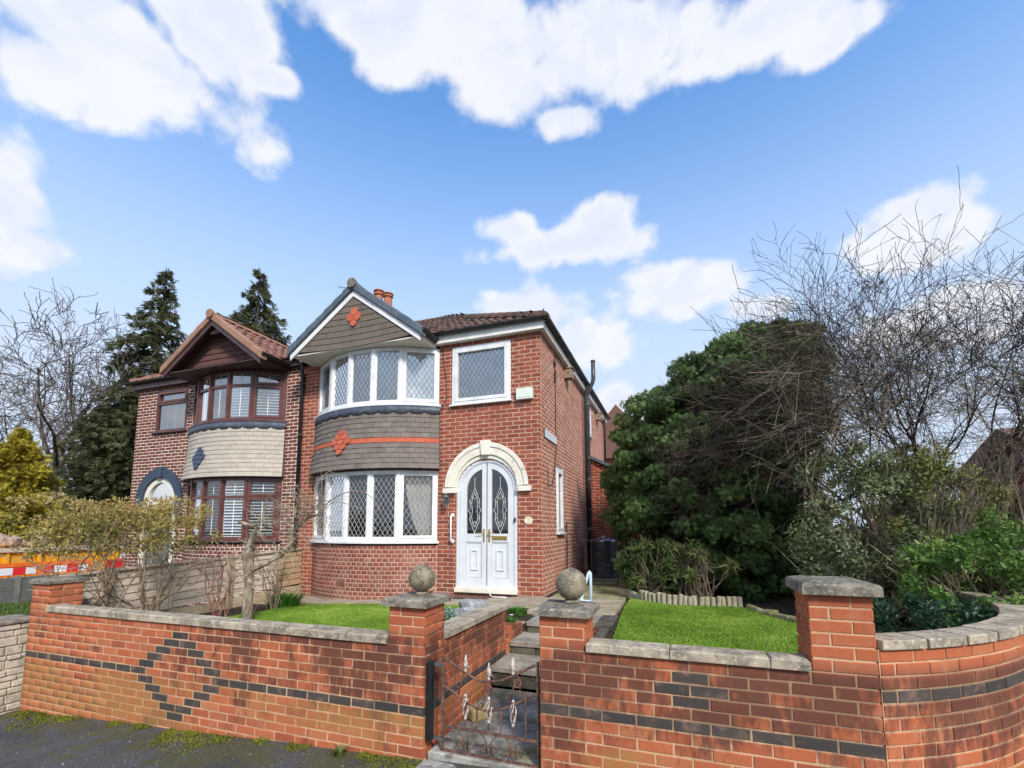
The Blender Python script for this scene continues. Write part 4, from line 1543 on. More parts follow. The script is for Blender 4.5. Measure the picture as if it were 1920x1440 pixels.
def bay_window_brown(house, cx, z0, z1, upper):
    mat = M['brown_upvc']
    fm = MB()
    fac = bay_facets(cx, BAY_R - 0.012)
    zt = z1 - (z1 - z0) * 0.30
    todo = []
    for i, s in enumerate(fac):
        m = 0.060 if i in (0, 4) else 0.048
        ml, mr = (0.115 if i == 0 else m), (0.115 if i == 4 else m)
        s.rect_frame(fm, 0, s.w, z0, z1, 0.045, -0.08, 0.0, 0.07)
        s.box(fm, 0.045, ml, z0 + 0.07, z1 - 0.045, -0.078, -0.002)
        s.box(fm, s.w - mr, s.w - 0.045, z0 + 0.07, z1 - 0.045, -0.078, -0.002)
        s.box(fm, ml, s.w - mr, zt - 0.03, zt + 0.03, -0.079, -0.003)
        flank = i in (0, 4)
        for (za, zb) in ((z0 + 0.07, zt - 0.03), (zt + 0.03, z1 - 0.045)):
            if flank:
                s.rect_frame(fm, ml - 0.012, s.w - mr + 0.012, za - 0.012, zb + 0.012, 0.046, -0.05, 0.014)
            gg = 0.034 if flank else 0.008
            todo.append((s, ml + gg, s.w - mr - gg, za + gg, zb - gg))
    c = bay_c(cx)
    for f in FR[1:-1]:
        ph = -BAY_T + 2 * BAY_T * f
        x, y = arc_pt(c, BAY_R - 0.004, ph)
        q = Frame2D((x - 0.028 * math.cos(ph), y - 0.028 * math.sin(ph)), (x + 0.028 * math.cos(ph), y + 0.028 * math.sin(ph)))
        q.box(fm, 0, q.w, z0 + 0.003, z1 - 0.003, -0.05, 0.007)
    win = part(fm, 'bay_window', mat, house)
    for s, a, b, za, zb in todo:
        part(s.quad(a - 0.01, b + 0.01, za - 0.01, zb + 0.01, -0.035), 'pane', M['glass'] if upper else M['glass_low'], win)
        shutters(win, s, a - 0.03, b + 0.03, za - 0.02, zb + 0.02)
    sm = MB()
    arc_slab(sm, c, BAY_R - 0.10, BAY_R + 0.060, -BAY_T - 0.012, BAY_T + 0.012, z0 - 0.045, z0 - 0.002, 20)
    part(sm, 'sill', M['brown_dark'], win, bevel=0.006)
    return win


def tile_mesh_flat(w, h, th, mat, kind='plain'):
    key = ('tile', kind, round(w, 3), round(h, 3), round(th, 3), mat.name)
    if key in _mesh_cache:
        return _mesh_cache[key]
    a = w / 2
    if kind == 'plain':
        P = [(-a, 0), (a, 0), (a, h), (-a, h)]
    elif kind == 'point':                          # fish-scale tile with an ogee point
        P = [(0, -0.35 * h), (a * 0.55, -0.22 * h), (a, 0.12 * h), (a, h), (-a, h), (-a, 0.12 * h), (-a * 0.55, -0.22 * h)]
    n = len(P)
    mb = MB()
    # lower edge stands proud: a hung tile tilts out at its foot
    vs = [(x, -th - (0.012 * (1 - z / h)), z) for x, z in P] + [(x, 0.004, z) for x, z in P]
    mb.add(vs, [tuple(range(n))] + [(i + n, (i + 1) % n + n, (i + 1) % n, i) for i in range(n)])
    me = mb.mesh('tile', mat, fix=False)
    _mesh_cache[key] = me
    return me


def skirt(house, cx, z0, z1, mat, band_mat, diamond_mat, diamond_phi, band):
    """tile-hung skirt between the two windows, flared at its foot, with a lead apron at the top"""
    c = bay_c(cx)
    rows = 11
    g = (z1 - 0.10 - z0) / rows

    def rad(z):
        t = max(0.0, (z1 - z) / (z1 - z0))
        return BAY_R + 0.012 + 0.10 * t ** 2.2
    core = MB()
    arc_slab(core, c, BAY_R - 0.14, BAY_R - 0.01, -BAY_T, BAY_T, z0 - 0.02, z1 + 0.03, 20)
    for k in range(8):
        za, zb = z0 + (z1 - z0) * k / 8, z0 + (z1 - z0) * (k + 1) / 8
        arc_slab(core, c, BAY_R - 0.012, rad(zb) - 0.004, -BAY_T - 0.01, BAY_T + 0.01, za + 0.001, zb, 20)
    part(core, 'skirt_backing', M['brown_dark'], house)
    for k in range(rows):
        z = z0 + k * g
        r = rad(z + g * 0.5)
        n = 18
        for i in range(-1, n):
            f = (i + (0.5 if k % 2 else 0.0) + 0.5) / n
            w = 2 * BAY_T * r / n
            if f < -0.004 or f > 1.004:
                continue
            fc = min(max(f, 0.25 / n), 1 - 0.25 / n) if (f < 0.5 / n or f > 1 - 0.5 / n) else f
            ww = w if fc == f else w * 0.5
            ph = -BAY_T + 2 * BAY_T * fc
            m_ = band_mat if (band_mat and k == band) else mat
            me = tile_mesh_flat(round(ww - 0.002, 3), g + 0.03, 0.022, m_)
            o = link('tile', me, house)
            x, y = arc_pt(c, r, ph)
            o.location = (x, y, z)
            tilt = math.atan((rad(z) - rad(z + g)) / g)
            o.rotation_euler = (-tilt + random.gauss(0, 0.008), random.gauss(0, 0.004), ph + random.gauss(0, 0.01))
    # diamond of pointed tiles
    dw = 0.155
    for dk, cnt in ((-2, 1), (-1, 2), (0, 3), (1, 2), (2, 1)):
        k = band + dk
        z = z0 + k * g
        r = rad(z) + 0.016 + 0.004 * (2 - dk)
        for i in range(cnt):
            ph = diamond_phi + (i - (cnt - 1) / 2) * (dw + 0.004) / r
            o = link('pointed_tile', tile_mesh_flat(dw, g, 0.012, diamond_mat, 'point'), house)
            x, y = arc_pt(c, r, ph)
            o.location = (x, y, z + 0.03)
            o.rotation_euler = (-math.atan((rad(z) - rad(z + g)) / g) - 0.05, 0, ph)
    # lead apron with a scalloped lower edge
    ap = MB()
    N = 132
    vs, fs = [], []
    for i in range(N + 1):
        f = i / N
        ph = -BAY_T - 0.01 + (2 * BAY_T + 0.02) * f
        sc_ = abs(math.sin(f * 22 * PI / 2 * 1.0)) ** 0.6
        zb = z1 - 0.085 - 0.055 * sc_ + 0.008 * math.sin(i * 2.3)
        b0 = 0.020 + 0.006 * math.sin(i * 0.9) * math.sin(i * 0.37)
        for zz, bb in ((z1 + 0.012, 0.040), (z1 - 0.05, b0 + 0.018), (zb, b0 + 0.024)):
            x, y = arc_pt(c, rad(zz) + bb, ph)
            vs.append((x, y, zz))
    for i in range(N):
        for j in range(2):
            fs.append((i * 3 + j, i * 3 + j + 1, (i + 1) * 3 + j + 1, (i + 1) * 3 + j))
    ap.add(vs, fs)
    o = part(ap, 'lead_apron', M['lead_apron'], house, smooth=True)
    md = o.modifiers.new('solid', 'SOLIDIFY')
    md.thickness = 0.006
    return o


def roof_tile_mesh(w, l, mat):
    key = ('rooftile', w, l, mat.name)
    if key in _mesh_cache:
        return _mesh_cache[key]
    fx = [0, .12, .28, .45, .60, .74, .88, 1.0]
    fz = [.030, .012, .0, .0, .010, .034, .044, .030]
    vs = []
    for (y, up, dz) in ((0, 0.030, 0), (0, 0.030, 0.020), (l * 1.06, 0.004, 0.020)):
        for a, b in zip(fx, fz):
            vs.append(((a - 0.5) * w, y, b * (w / 0.3) + up - 0.020 + dz))
    n = len(fx)
    fs = [(r * n + i, r * n + i + 1, (r + 1) * n + i + 1, (r + 1) * n + i) for r in range(2) for i in range(n - 1)]
    mb = MB()
    mb.add(vs, fs)
    me = mb.mesh('roof_tile', mat, fix=False)
    _mesh_cache[key] = me
    return me


def lay_roof(house, o, ux, us, width, length, tw, tl, mat, clip=None, as_parts=True, name='roof_tile'):
    """tiles on a roof slope; o is the eave's start, ux along the eave, us up the slope"""
    o, ux, us = np.array(o, float), np.array(ux, float), np.array(us, float)
    n = np.cross(ux, us)
    flip = n[2] < 0
    if flip:
        n = -n
    base = roof_tile_mesh(tw, tl, mat)
    joined = []
    for r in range(int(length / tl) + 1):
        for c_ in range(int(width / tw) + 1):
            a, b = (c_ + 0.5) * tw, r * tl
            if clip and not clip(a, b + tl * 0.5):
                continue
            p = o + ux * a + us * b
            X = -ux if flip else ux
            j = random.gauss(0, 0.003)
            if as_parts:
                ob = link(name, base, house)
                m = Matrix.Identity(4)
                for k in range(3):
                    m[k][0], m[k][1], m[k][2], m[k][3] = X[k], us[k], n[k], p[k] + n[k] * j
                ob.matrix_basis = m
            else:
                joined.append((X, us, n, p + n * j))
    if joined:
        V0 = np.array([v.co for v in base.vertices])
        F0 = np.array([tuple(q.vertices) for q in base.polygons])
        VV = [p + V0[:, 0:1] * X + V0[:, 1:2] * U + V0[:, 2:3] * N_ for X, U, N_, p in joined]
        FF = [F0 + i * len(V0) for i in range(len(joined))]
        ob = link('roof_tiles', np_mesh('roof_tiles', np.concatenate(VV), np.concatenate(FF), mat), house)
        ob['kind'] = 'stuff'


def ridge_run(house, a, b, r, step, mat, name='ridge_tile'):
    a, b = np.array(a, float), np.array(b, float)
    L = np.linalg.norm(b - a)
    t = (b - a) / L
    side = np.cross(t, (0, 0, 1.0))
    side /= np.linalg.norm(side)
    up = np.cross(side, t)
    n = max(1, round(L / step))
    for k in range(n):
        mb = MB()
        p0, p1 = a + t * (L * k / n), a + t * (L * (k + 1) / n + 0.02)
        vs = []
        for p, rr in ((p0, r * 1.05), (p1, r * 0.98)):
            for i in range(9):
                an = PI * i / 8
                vs.append(p + side * rr * math.cos(an) + up * (rr * math.sin(an) * 0.8 - 0.02))
        mb.add(vs, [(i, i + 1, 9 + i + 1, 9 + i) for i in range(8)] + [tuple(range(9))[::-1], tuple(range(9, 18))])
        part(mb, name, mat, house)


def gable(house, xc, zr, slope, half, yf, verge_mat, barge_mat, tile_mat, side_mat, style):
    """the gabled roof over the bay: underlay, tiles, verge caps, bargeboards and the face below"""
    yb = 1.9
    for sg in (-1, 1):
        mb = MB()
        e = half + 0.06
        P = [(xc, zr), (xc + sg * e, zr - slope * e), (xc + sg * e, zr - slope * e - 0.05), (xc, zr - 0.05)]
        mb.prism(P, lambda p, q, d: (p, d, q), yf + 0.02, yb)
        part(mb, 'roof_deck', M['brown_dark'], house)
        ln = math.hypot(1, slope)
        us = np.array((-sg / ln, 0, slope / ln))
        o = (xc + sg * e, yf + 0.10 if sg > 0 else yb, zr - slope * e + 0.008)
        ux = (0, 1, 0) if sg > 0 else (0, -1, 0)
        L = e * ln
        lay_roof(house, o, ux, us, yb - yf - 0.12, L - 0.12, 0.205, 0.27, tile_mat, as_parts=sg > 0)
        # verge caps along the rake
        n = 6 if sg > 0 else 7
        for k in range(n):
            t0, t1 = k / n, (k + 1) / n
            a0, a1 = e * (1 - t0) + 0.02, e * (1 - t1) + (0.012 if k < n - 1 else 0.0)
            mb = MB()
            up0, lift = 0.075, 0.018
            q = [(xc + sg * a0, zr - slope * a0 - 0.085), (xc + sg * a1, zr - slope * a1 - 0.085),
                 (xc + sg * a1, zr - slope * a1 + up0), (xc + sg * a0, zr - slope * a0 + up0 + lift)]
            mb.prism(q, lambda p, q_, d: (p, d, q_), yf - 0.072 - random.uniform(0, 0.012), yf + 0.10)
            part(mb, 'verge_cap', verge_mat, house, bevel=0.022)
        # bargeboard
        mb = MB()
        b0, b1 = -0.087, -0.205
        q = [(xc, zr + b0), (xc + sg * (half + 0.03), zr - slope * (half + 0.03) + b0), (xc + sg * (half + 0.03), zr - slope * (half + 0.03) + b1), (xc, zr + b1)]
        mb.prism(q, lambda p, q_, d: (p, d, q_), yf - 0.035, yf - 0.002)
        part(mb, 'bargeboard', barge_mat, house, bevel=0.004)
    # ridge end disc and ridge
    mb = MB()
    c0 = np.array((xc, yf - 0.10, zr + 0.035))
    for rr, dy in ((0.098, 0.0),):
        P = [(rr * math.cos(2 * PI * i / 20), rr * math.sin(2 * PI * i / 20)) for i in range(20)]
        mb.prism(P, lambda p, q_, d: (c0[0] + p, d, c0[2] + q_), yf - 0.115, yf - 0.06)
    part(mb, 'ridge_end', M['cap_stone'] if style == 'tile' else M['verge_brown'], house, bevel=0.006)
    ridge_run(house, (xc, yf - 0.06, zr + 0.02), (xc, yb, zr + 0.02), 0.105, 0.42, verge_mat)
    return yb


def gutter_run(house, a, b, r=0.055, mat=None):
    a, b = np.array(a, float), np.array(b, float)
    t = (b - a) / np.linalg.norm(b - a)
    side = np.cross(t, (0, 0, 1.0))
    mb = MB()
    vs = []
    for p in (a, b):
        for i in range(9):
            an = PI + PI * i / 8
            vs.append(p + side * r * math.cos(an) + np.array((0, 0, 1)) * r * math.sin(an))
    mb.add(vs, [(i, i + 1, 9 + i + 1, 9 + i) for i in range(8)] + [tuple(range(9)), tuple(range(9, 18))])
    o = part(mb, 'gutter', mat or M['gutter'], house)
    md = o.modifiers.new('solid', 'SOLIDIFY')
    md.thickness = 0.006
    n = max(2, int(np.linalg.norm(b - a) / 0.8))
    for k in range(n + 1):
        p = a + (b - a) * k / n
        m2 = MB()
        vs = []
        for dt in (-0.015, 0.015):
            for i in range(9):
                an = PI + PI * i / 8
                vs.append(p + t * dt + side * (r + 0.007) * math.cos(an) + np.array((0, 0, 1)) * (r + 0.007) * math.sin(an))
        m2.add(vs, [(i, i + 1, 9 + i + 1, 9 + i) for i in range(8)] + [tuple(range(9)), tuple(range(9, 18))])
        part(m2, 'gutter_bracket', mat or M['gutter'], house)


def sector(xc, zc, r0, r1, a0, a1, n=16):
    P = [(xc + r1 * math.cos(a0 + (a1 - a0) * i / n), zc + r1 * math.sin(a0 + (a1 - a0) * i / n)) for i in range(n + 1)]
    P += [(xc + r0 * math.cos(a1 + (a0 - a1) * i / n), zc + r0 * math.sin(a1 + (a0 - a1) * i / n)) for i in range(n + 1)]
    return P


XZ = lambda p, q, d: (p, d, q)


def ring(mb, xc, zc, r0, r1, a0, a1, y0, y1, n=18):
    vs, fs = [], []
    for i in range(n + 1):
        a = a0 + (a1 - a0) * i / n
        for r, y in ((r0, y0), (r1, y0), (r1, y1), (r0, y1)):
            vs.append((xc + r * math.cos(a), y, zc + r * math.sin(a)))
    for i in range(n):
        for k in range(4):
            fs.append((i * 4 + k, i * 4 + (k + 1) % 4, (i + 1) * 4 + (k + 1) % 4, (i + 1) * 4 + k))
    fs += [(0, 1, 2, 3), (n * 4 + 3, n * 4 + 2, n * 4 + 1, n * 4)]
    mb.add(vs, fs)


def arch_door(house, xc, zb, zs, half, mats, near):
    """double door under a round arch, with stone surround, keystone and impost blocks"""
    fm, leafm, stone = mats
    # surround: voussoir ring in two halves, imposts, keystone
    zi = zs + 0.085
    for a0, a1 in ((0.02, PI / 2 - 0.10), (PI / 2 + 0.10, PI - 0.02)):
        mb = MB()
        ring(mb, xc, zi - 0.02, half + 0.012, half + 0.205, a0, a1, -0.045, 0.06, 20)
        ring(mb, xc, zi - 0.02, half + 0.150, half + 0.225, a0, a1, -0.062, -0.040, 20)
        part(mb, 'arch_surround', stone, house)
    mb = MB()
    ring(mb, xc, zs, half + 0.001, half + 0.095, -0.03, PI + 0.03, -0.018, 0.055, 28)
    part(mb, 'arch_lining', stone, house)
    mb = MB()
    mb.prism([(xc - 0.075, zi + half - 0.03), (xc + 0.075, zi + half - 0.03), (xc + 0.10, zi + half + 0.235), (xc - 0.10, zi + half + 0.235)], XZ, -0.085, 0.05)
    part(mb, 'keystone', stone, house, bevel=0.012)
    for sg in (-1, 1):
        mb = MB()
        x0, x1 = sorted((xc + sg * (half + 0.008), xc + sg * (half + 0.265)))
        mb.box(x0, x1, -0.070, 0.05, zs - 0.03, zi - 0.024)
        part(mb, 'impost', stone, house, bevel=0.008)
    # frame
    mb = MB()
    for sg in (-1, 1):
        x0, x1 = sorted((xc + sg * (half - 0.055), xc + sg * half))
        mb.box(x0, x1, 0.012, 0.09, zb, zs)
    ring(mb, xc, zs, half - 0.055, half, 0.0, PI, 0.012, 0.09, 28)
    ring(mb, xc, zs, half - 0.072, half - 0.050, 0.0, PI, 0.022, 0.085, 28)
    mb.box(xc - half + 0.055, xc + half - 0.055, 0.014, 0.088, zb, zb + 0.035)
    door = part(mb, 'double_door', fm, house)
    ri, ro = 0.405, half - 0.060
    for sg in (-1, 1):
        lf = MB()
        X = lambda a, b: sorted((xc + sg * a, xc + sg * b))
        a, b = X(0.012, 0.092)
        lf.box(a, b, 0.030, 0.085, zb + 0.036, zs + math.sqrt(ro ** 2 - 0.092 ** 2) - 0.004)      # meeting stile
        a, b = X(ri, ro)
        lf.box(a, b, 0.031, 0.085, zb + 0.036, zs)
        a, b = X(0.092, ri)
        lf.box(a, b, 0.032, 0.084, zb + 0.036, zb + 0.17)
        lf.box(a, b, 0.032, 0.084, zb + 0.80, zb + 0.945)
        aa = (math.asin(0.092 / ro), PI / 2)
        ang0, ang1 = (0.0, PI / 2 - math.asin(0.092 / ro)) if sg > 0 else (PI / 2 + math.asin(0.092 / ro), PI)
        ring(lf, xc, zs, ri, ro, ang0, ang1, 0.033, 0.083, 14)
        leaf = part(lf, 'door_leaf', leafm, house)
        # lower panel with raised moulding
        pn = MB()
        pn.box(a - 0.0, b + 0.0, 0.052, 0.08, zb + 0.17, zb + 0.80)
        fr = Frame2D((min(a, b), 0.046), (max(a, b), 0.046))
        fr.rect_frame(pn, 0.012, fr.w - 0.012, zb + 0.182, zb + 0.788, 0.010, -0.007, 0.004)
        fr.rect_frame(pn, 0.085, fr.w - 0.085, zb + 0.30, zb + 0.66, 0.024, -0.007, 0.010)
        part(pn, 'door_panel', leafm, leaf)
        # glass
        gp = [(xc + sg * 0.088, zb + 0.94), (xc + sg * (ri + 0.004), zb + 0.94), (xc + sg * (ri + 0.004), zs)]
        for i in range(1, 11):
            an = math.acos(0.088 / (ri + 0.004)) * i / 10
            gp.append((xc + sg * (ri + 0.004) * math.cos(an), zs + (ri + 0.004) * math.sin(an)))
        g = MB()
        g.add([(x, 0.060, z) for x, z in gp], [tuple(range(len(gp)))])
        part(g, 'pane', M['glass_low'], leaf)
        if near:
            m = (0.092 + ri) / 2
            cz = zb + 1.36
            came = MB()

            def line(pts, r=0.0045):
                came.tube([(xc + sg * (m + u), 0.056, cz + v) for u, v in pts], r, 5)
            for q in (-1, 1):
                line([(0, 0.40), (q * 0.055, 0.29), (q * 0.058, 0.25), (q * 0.10, 0.18), (q * 0.085, 0.06), (q * 0.125, 0.0), (q * 0.085, -0.06), (q * 0.10, -0.17), (q * 0.055, -0.27), (0, -0.41)])
                line([(0, 0.33), (q * 0.045, 0.22), (q * 0.060, 0.12), (q * 0.045, 0.0), (q * 0.060, -0.12), (q * 0.045, -0.20), (0, -0.30)], 0.004)
                line([(q * 0.10, 0.18), (q * 0.06, 0.12)], 0.0035)
                line([(q * 0.10, -0.17), (q * 0.06, -0.12)], 0.0035)
                line([(q * 0.058, 0.25), (0, 0.20), ], 0.0035)
                line([(q * 0.058, -0.25), (0, -0.20)], 0.0035)
                line([(q * 0.125, 0.0), (q * 0.155, 0.0)], 0.0035)
            line([(0, 0.40), (0, 0.75 if False else 0.60)], 0.004)
            line([(0, -0.41), (0, -0.44)], 0.004)
            part(came, 'leaded_motif', M['bevel_came'], leaf)
            hd = MB()
            hx = xc + sg * 0.052
            hd.box(hx - 0.014, hx + 0.014, 0.016, 0.031, zb + 0.80, zb + 1.03)
            hd.tube([(hx, 0.018, zb + 0.965), (hx, -0.028, zb + 0.965), (hx + sg * 0.03, -0.034, zb + 0.966), (hx + sg * 0.12, -0.030, zb + 0.957)], [0.009, 0.009, 0.009, 0.007], 8)
            part(hd, 'handle', M['brass'], leaf, bevel=0.002)
            if sg > 0:
                lp = MB()
                lp.box(xc + 0.105, xc + 0.385, 0.020, 0.034, zb + 0.835, zb + 0.905)
                lp.box(xc + 0.125, xc + 0.365, 0.014, 0.021, zb + 0.852, zb + 0.888)
                part(lp, 'letter_plate', M['brass'], leaf, bevel=0.003)
    return door


def window_flat(house, s, z0, z1, mat, style, glass=None):
    """small casement set in a flat wall panel s"""
    fm = MB()
    s.rect_frame(fm, 0, s.w, z0, z1, 0.062, -0.09, 0.012)
    if style == 'lattice':
        s.rect_frame(fm, 0.058, s.w - 0.058, z0 + 0.058, z1 - 0.058, 0.055, -0.06, 0.026)
        g = 0.113
    elif style == 'transom':
        zt = z1 - (z1 - z0) * 0.32
        s.box(fm, 0.062, s.w - 0.062, zt - 0.028, zt + 0.028, -0.088, 0.010)
        s.rect_frame(fm, 0.056, s.w - 0.056, zt + 0.024, z1 - 0.056, 0.048, -0.05, 0.024)
        g = 0.062
    else:
        s.rect_frame(fm, 0.058, s.w - 0.058, z0 + 0.058, z1 - 0.058, 0.045, -0.06, 0.026)
        g = 0.100
    win = part(fm, 'window', mat, house)
    gl = glass or M['glass']
    if style == 'transom':
        part(s.quad(0.06, s.w - 0.06, z0 + 0.05, zt - 0.02, -0.03), 'pane', gl, win)
        part(s.quad(0.10, s.w - 0.10, zt + 0.06, z1 - 0.09, -0.028), 'pane', gl, win)
        shutters(win, s, 0.05, s.w / 2, z0 + 0.05, zt, -0.10)
        shutters(win, s, s.w / 2, s.w - 0.05, z0 + 0.05, zt, -0.10)
        part(s.quad(0.05, s.w - 0.05, zt, z1 - 0.05, -0.10), 'blind', M['blind'], win)
    else:
        part(s.quad(g - 0.01, s.w - g + 0.01, z0 + g - 0.01, z1 - g + 0.01, -0.030), 'pane', gl, win)
    if style == 'lattice':
        part(s.lattice(g, s.w - g, z0 + g, z1 - g, -0.027, 0.092, 0.145), 'lead_lattice', M['dark_came'], win)
        part(wavy(s, 0.06, s.w - 0.06, z0 + 0.06, z1 - 0.06, -0.052, 0.008, 30, 10), 'net_curtain', M['net'], win)
    sm = MB()
    s.box(sm, -0.035, s.w + 0.035, z0 - 0.032, z0 - 0.001, -0.09, 0.065)
    part(sm, 'sill', mat if style != 'transom' else M['brown_dark'], win, bevel=0.005)
    return win


def house_shell(house, xo, xi, z_lo, front_iv, holes, side_holes, brick, mortar, side_brick, side_mortar, outer):
    """walls of one half: xo outer corner, xi party line; front bricks only over the intervals front_iv"""
    n = int((4.64 - z_lo) / HC)
    bx = lambda mb, a, b, za, zb: mb.box(a, b, 0.004, 0.24, za, zb)
    for a, b in front_iv:
        core = MB()
        wall_core(core, a + (0.010 if abs(a - xo) < 1e-6 else 0), b - (0.010 if abs(b - xo) < 1e-6 else 0), z_lo, n, HC, bx, holes)
        part(core, 'front_wall', mortar, house)
    items = []
    for a, b in front_iv:
        items += courses(a, b, z_lo, n, HC, 0.2286, line_map(0, 0, 0), brick, holes, shift=lambda k: 0.1143 if k % 2 else 0.2286)
    # outer side wall
    sc_ = MB()
    if outer > 0:
        by = lambda mb, a, b, za, zb: mb.box(xo - 0.24, xo - 0.0045, a, b, za, zb)
        mp = line_map(xo, 0, PI / 2)
        wall_core(sc_, 0.242, 7.6, z_lo, n, HC, by, side_holes)
        wall_core(sc_, 0.010, 0.242, z_lo, n, HC, lambda mb, a, b, za, zb: mb.box(xo - 0.012, xo - 0.005, a, b, za, zb), [])
        its = courses(0.002, 7.6, z_lo, n, HC, 0.2286, mp, side_brick, side_holes, shift=lambda k: 0.1143 if k % 2 == 0 else 0.2286)
    else:
        by = lambda mb, a, b, za, zb: mb.box(xo + 0.0045, xo + 0.24, a, b, za, zb)
        wall_core(sc_, 0.242, 7.6, z_lo, n, HC, by, side_holes)
        its = courses(0.0, 7.6, z_lo, n, HC, 0.2286, lambda u: (xo, 7.6 - u, -PI / 2), side_brick, side_holes)
    part(sc_, 'side_wall', side_mortar, house)
    place_bricks(house, its, 0)
    # rest of the shell
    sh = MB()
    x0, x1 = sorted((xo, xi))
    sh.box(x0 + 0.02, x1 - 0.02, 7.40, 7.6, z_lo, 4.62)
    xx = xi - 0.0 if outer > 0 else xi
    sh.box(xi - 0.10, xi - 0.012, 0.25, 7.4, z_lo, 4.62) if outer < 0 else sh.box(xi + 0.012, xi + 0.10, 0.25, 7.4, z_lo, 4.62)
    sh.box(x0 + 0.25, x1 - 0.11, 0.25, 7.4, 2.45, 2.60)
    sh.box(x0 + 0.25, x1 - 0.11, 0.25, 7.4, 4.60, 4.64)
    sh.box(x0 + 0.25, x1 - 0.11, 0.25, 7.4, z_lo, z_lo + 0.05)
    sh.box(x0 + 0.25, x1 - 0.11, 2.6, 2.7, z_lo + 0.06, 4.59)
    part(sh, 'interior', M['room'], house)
    return items


# ---------------------------------------------------------------- near house
BX = -3.437
house = thing('semi_detached_house', 'red brick half of the semi with white arched door and leaded bay windows', 'house')
door_hole = arch_hole(-1.025, 0.583, 1.81, 0.03)
win_hole = rect_hole(-1.726, -0.556, 3.41, 4.546)
items = house_shell(house, 0.0, XP, -0.304, [(-2.0, 0.0), (XP, -4.87)], [door_hole, win_hole],
                    [rect_hole(1.05, 1.60, 1.02, 2.32), rect_hole(4.80, 5.12, 3.62, 4.40)],
                    M['house_brick'], M['mortar'], M['side_brick'], M['side_mortar'], +1)
bc = bay_c(BX)
LB = 2 * BAY_T * BAY_R
air = rect_hole(1.13, 1.36, 0.075, 0.245)
items += courses(0, LB, -0.30, 15, HC, 0.1143, arc_map(bc, BAY_R, -BAY_T), M['bay_brick'], [air], shift=lambda k: 0.057 if k % 2 else 0.1143)
place_bricks(house, items, 300)
mb = MB()
arc_slab(mb, bc, BAY_R - 0.22, BAY_R - 0.004, -BAY_T, BAY_T, -0.45, 0.835, 24)
part(mb, 'bay_base', M['mortar'], house)
ph_ = -BAY_T + 1.245 / BAY_R
mb = MB()
q = Frame2D(arc_pt(bc, BAY_R, ph_ - 0.049), arc_pt(bc, BAY_R, ph_ + 0.049))
q.box(mb, 0.005, q.w - 0.005, 0.080, 0.225, -0.03, 0.004)
for k in range(6):
    q.box(mb, 0.02, q.w - 0.02, 0.090 + 0.022 * k, 0.100 + 0.022 * k, 0.0035, 0.009)
part(mb, 'air_brick', M['bay_brick'], house)
bay_window_white(house, BX, 0.905, 2.21, False)
bay_window_white(house, BX, 3.465, 4.575, True)
skirt(house, BX, 2.235, 3.405, M['hung_tile'], M['red_tile'], M['red_tile'], -0.155, 5)
arch_door(house, -1.025, 0.10, 1.81, 0.58, (M['door_white'], M['door_white'], M['arch_stone']), True)
window_flat(house, Frame2D((-1.7225, 0.0), (-0.5560, 0.0)), 3.436, 4.546, M['white_upvc'], 'lattice')
window_flat(house, Frame2D((0.0, 1.055), (0.0, 1.595)), 1.05, 2.315, M['white_upvc'], 'plain', M['glass_low'])
window_flat(house, Frame2D((0.0, 4.805), (0.0, 5.115)), 3.65, 4.395, M['white_upvc'], 'plain')
mb = MB()
mb.box(-1.62, -0.43, -0.055, 0.05, 0.015, 0.097)
part(mb, 'door_step', M['arch_stone'], house, bevel=0.006)
# soffit and gable over the bay
GXC, GZR, GSL, GHF, GYF = -3.54, 5.80, 0.735, 1.46, -0.62
mb = MB()
mb.box(GXC - GHF + 0.01, GXC + GHF - 0.01, GYF + 0.004, 0.0, 4.585, 4.605)
part(mb, 'soffit', M['soffit_cream'], house)
for sg in (-1, 1):
    mb = MB()
    x = GXC + sg * GHF
    mb.box(min(x - sg * 0.012, x + sg * 0.012), max(x - sg * 0.012, x + sg * 0.012), GYF - 0.03, 0.0 if sg > 0 else 0.3, 4.578, 4.735)
    part(mb, 'fascia', M['white_paint'], house, bevel=0.003)
gutter_run(house, (GXC + GHF + 0.075, 0.10, 4.725), (GXC + GHF + 0.075, GYF - 0.03, 4.725), 0.055)
mb = MB()
mb.prism([(GXC - GHF + 0.02, 4.606), (GXC + GHF - 0.02, 4.606), (GXC + GHF - 0.02, 4.66), (GXC, GZR - 0.10), (GXC - GHF + 0.02, 4.66)], XZ, GYF + 0.02, GYF + 0.12)
part(mb, 'gable_wall', M['brown_dark'], house)
gable(house, GXC, GZR, GSL, GHF, GYF, M['verge_grey'], M['white_upvc'], M['roof_tile'], None, 'tile')
g_ = 0.118
zz = 4.592
k = 0
while zz < GZR - 0.25:
    hw = (GZR - 0.19 - zz) / GSL
    n = int(2 * hw / 0.168) + 2
    for i in range(-n, n):
        x = (i + (0.5 if k % 2 else 0)) * 0.168
        if abs(x) > hw + 0.03:
            continue
        o = link('tile', tile_mesh_flat(0.166, g_ + 0.03, 0.022, M['gable_tile']), house)
        sw = 0.055 * (abs(x) / 1.3) ** 2
        o.location = (GXC + x, GYF + 0.018, zz + sw)
        o.rotation_euler = (random.gauss(0, 0.008), -2 * 0.055 * x / 1.3 ** 2 + random.gauss(0, 0.006), random.gauss(0, 0.01))
    zz += g_
    k += 1
for dk, cnt in ((0, 1), (1, 2), (2, 1)):
    for i in range(cnt):
        o = link('pointed_tile', tile_mesh_flat(0.150, 0.12, 0.012, M['red_tile'], 'point'), house)
        o.location = (GXC + 0.02 + (i - (cnt - 1) / 2) * 0.156, GYF - 0.008 - 0.003 * (2 - dk), 5.03 + dk * 0.108)
mb = MB()
zt = GZR - 0.215
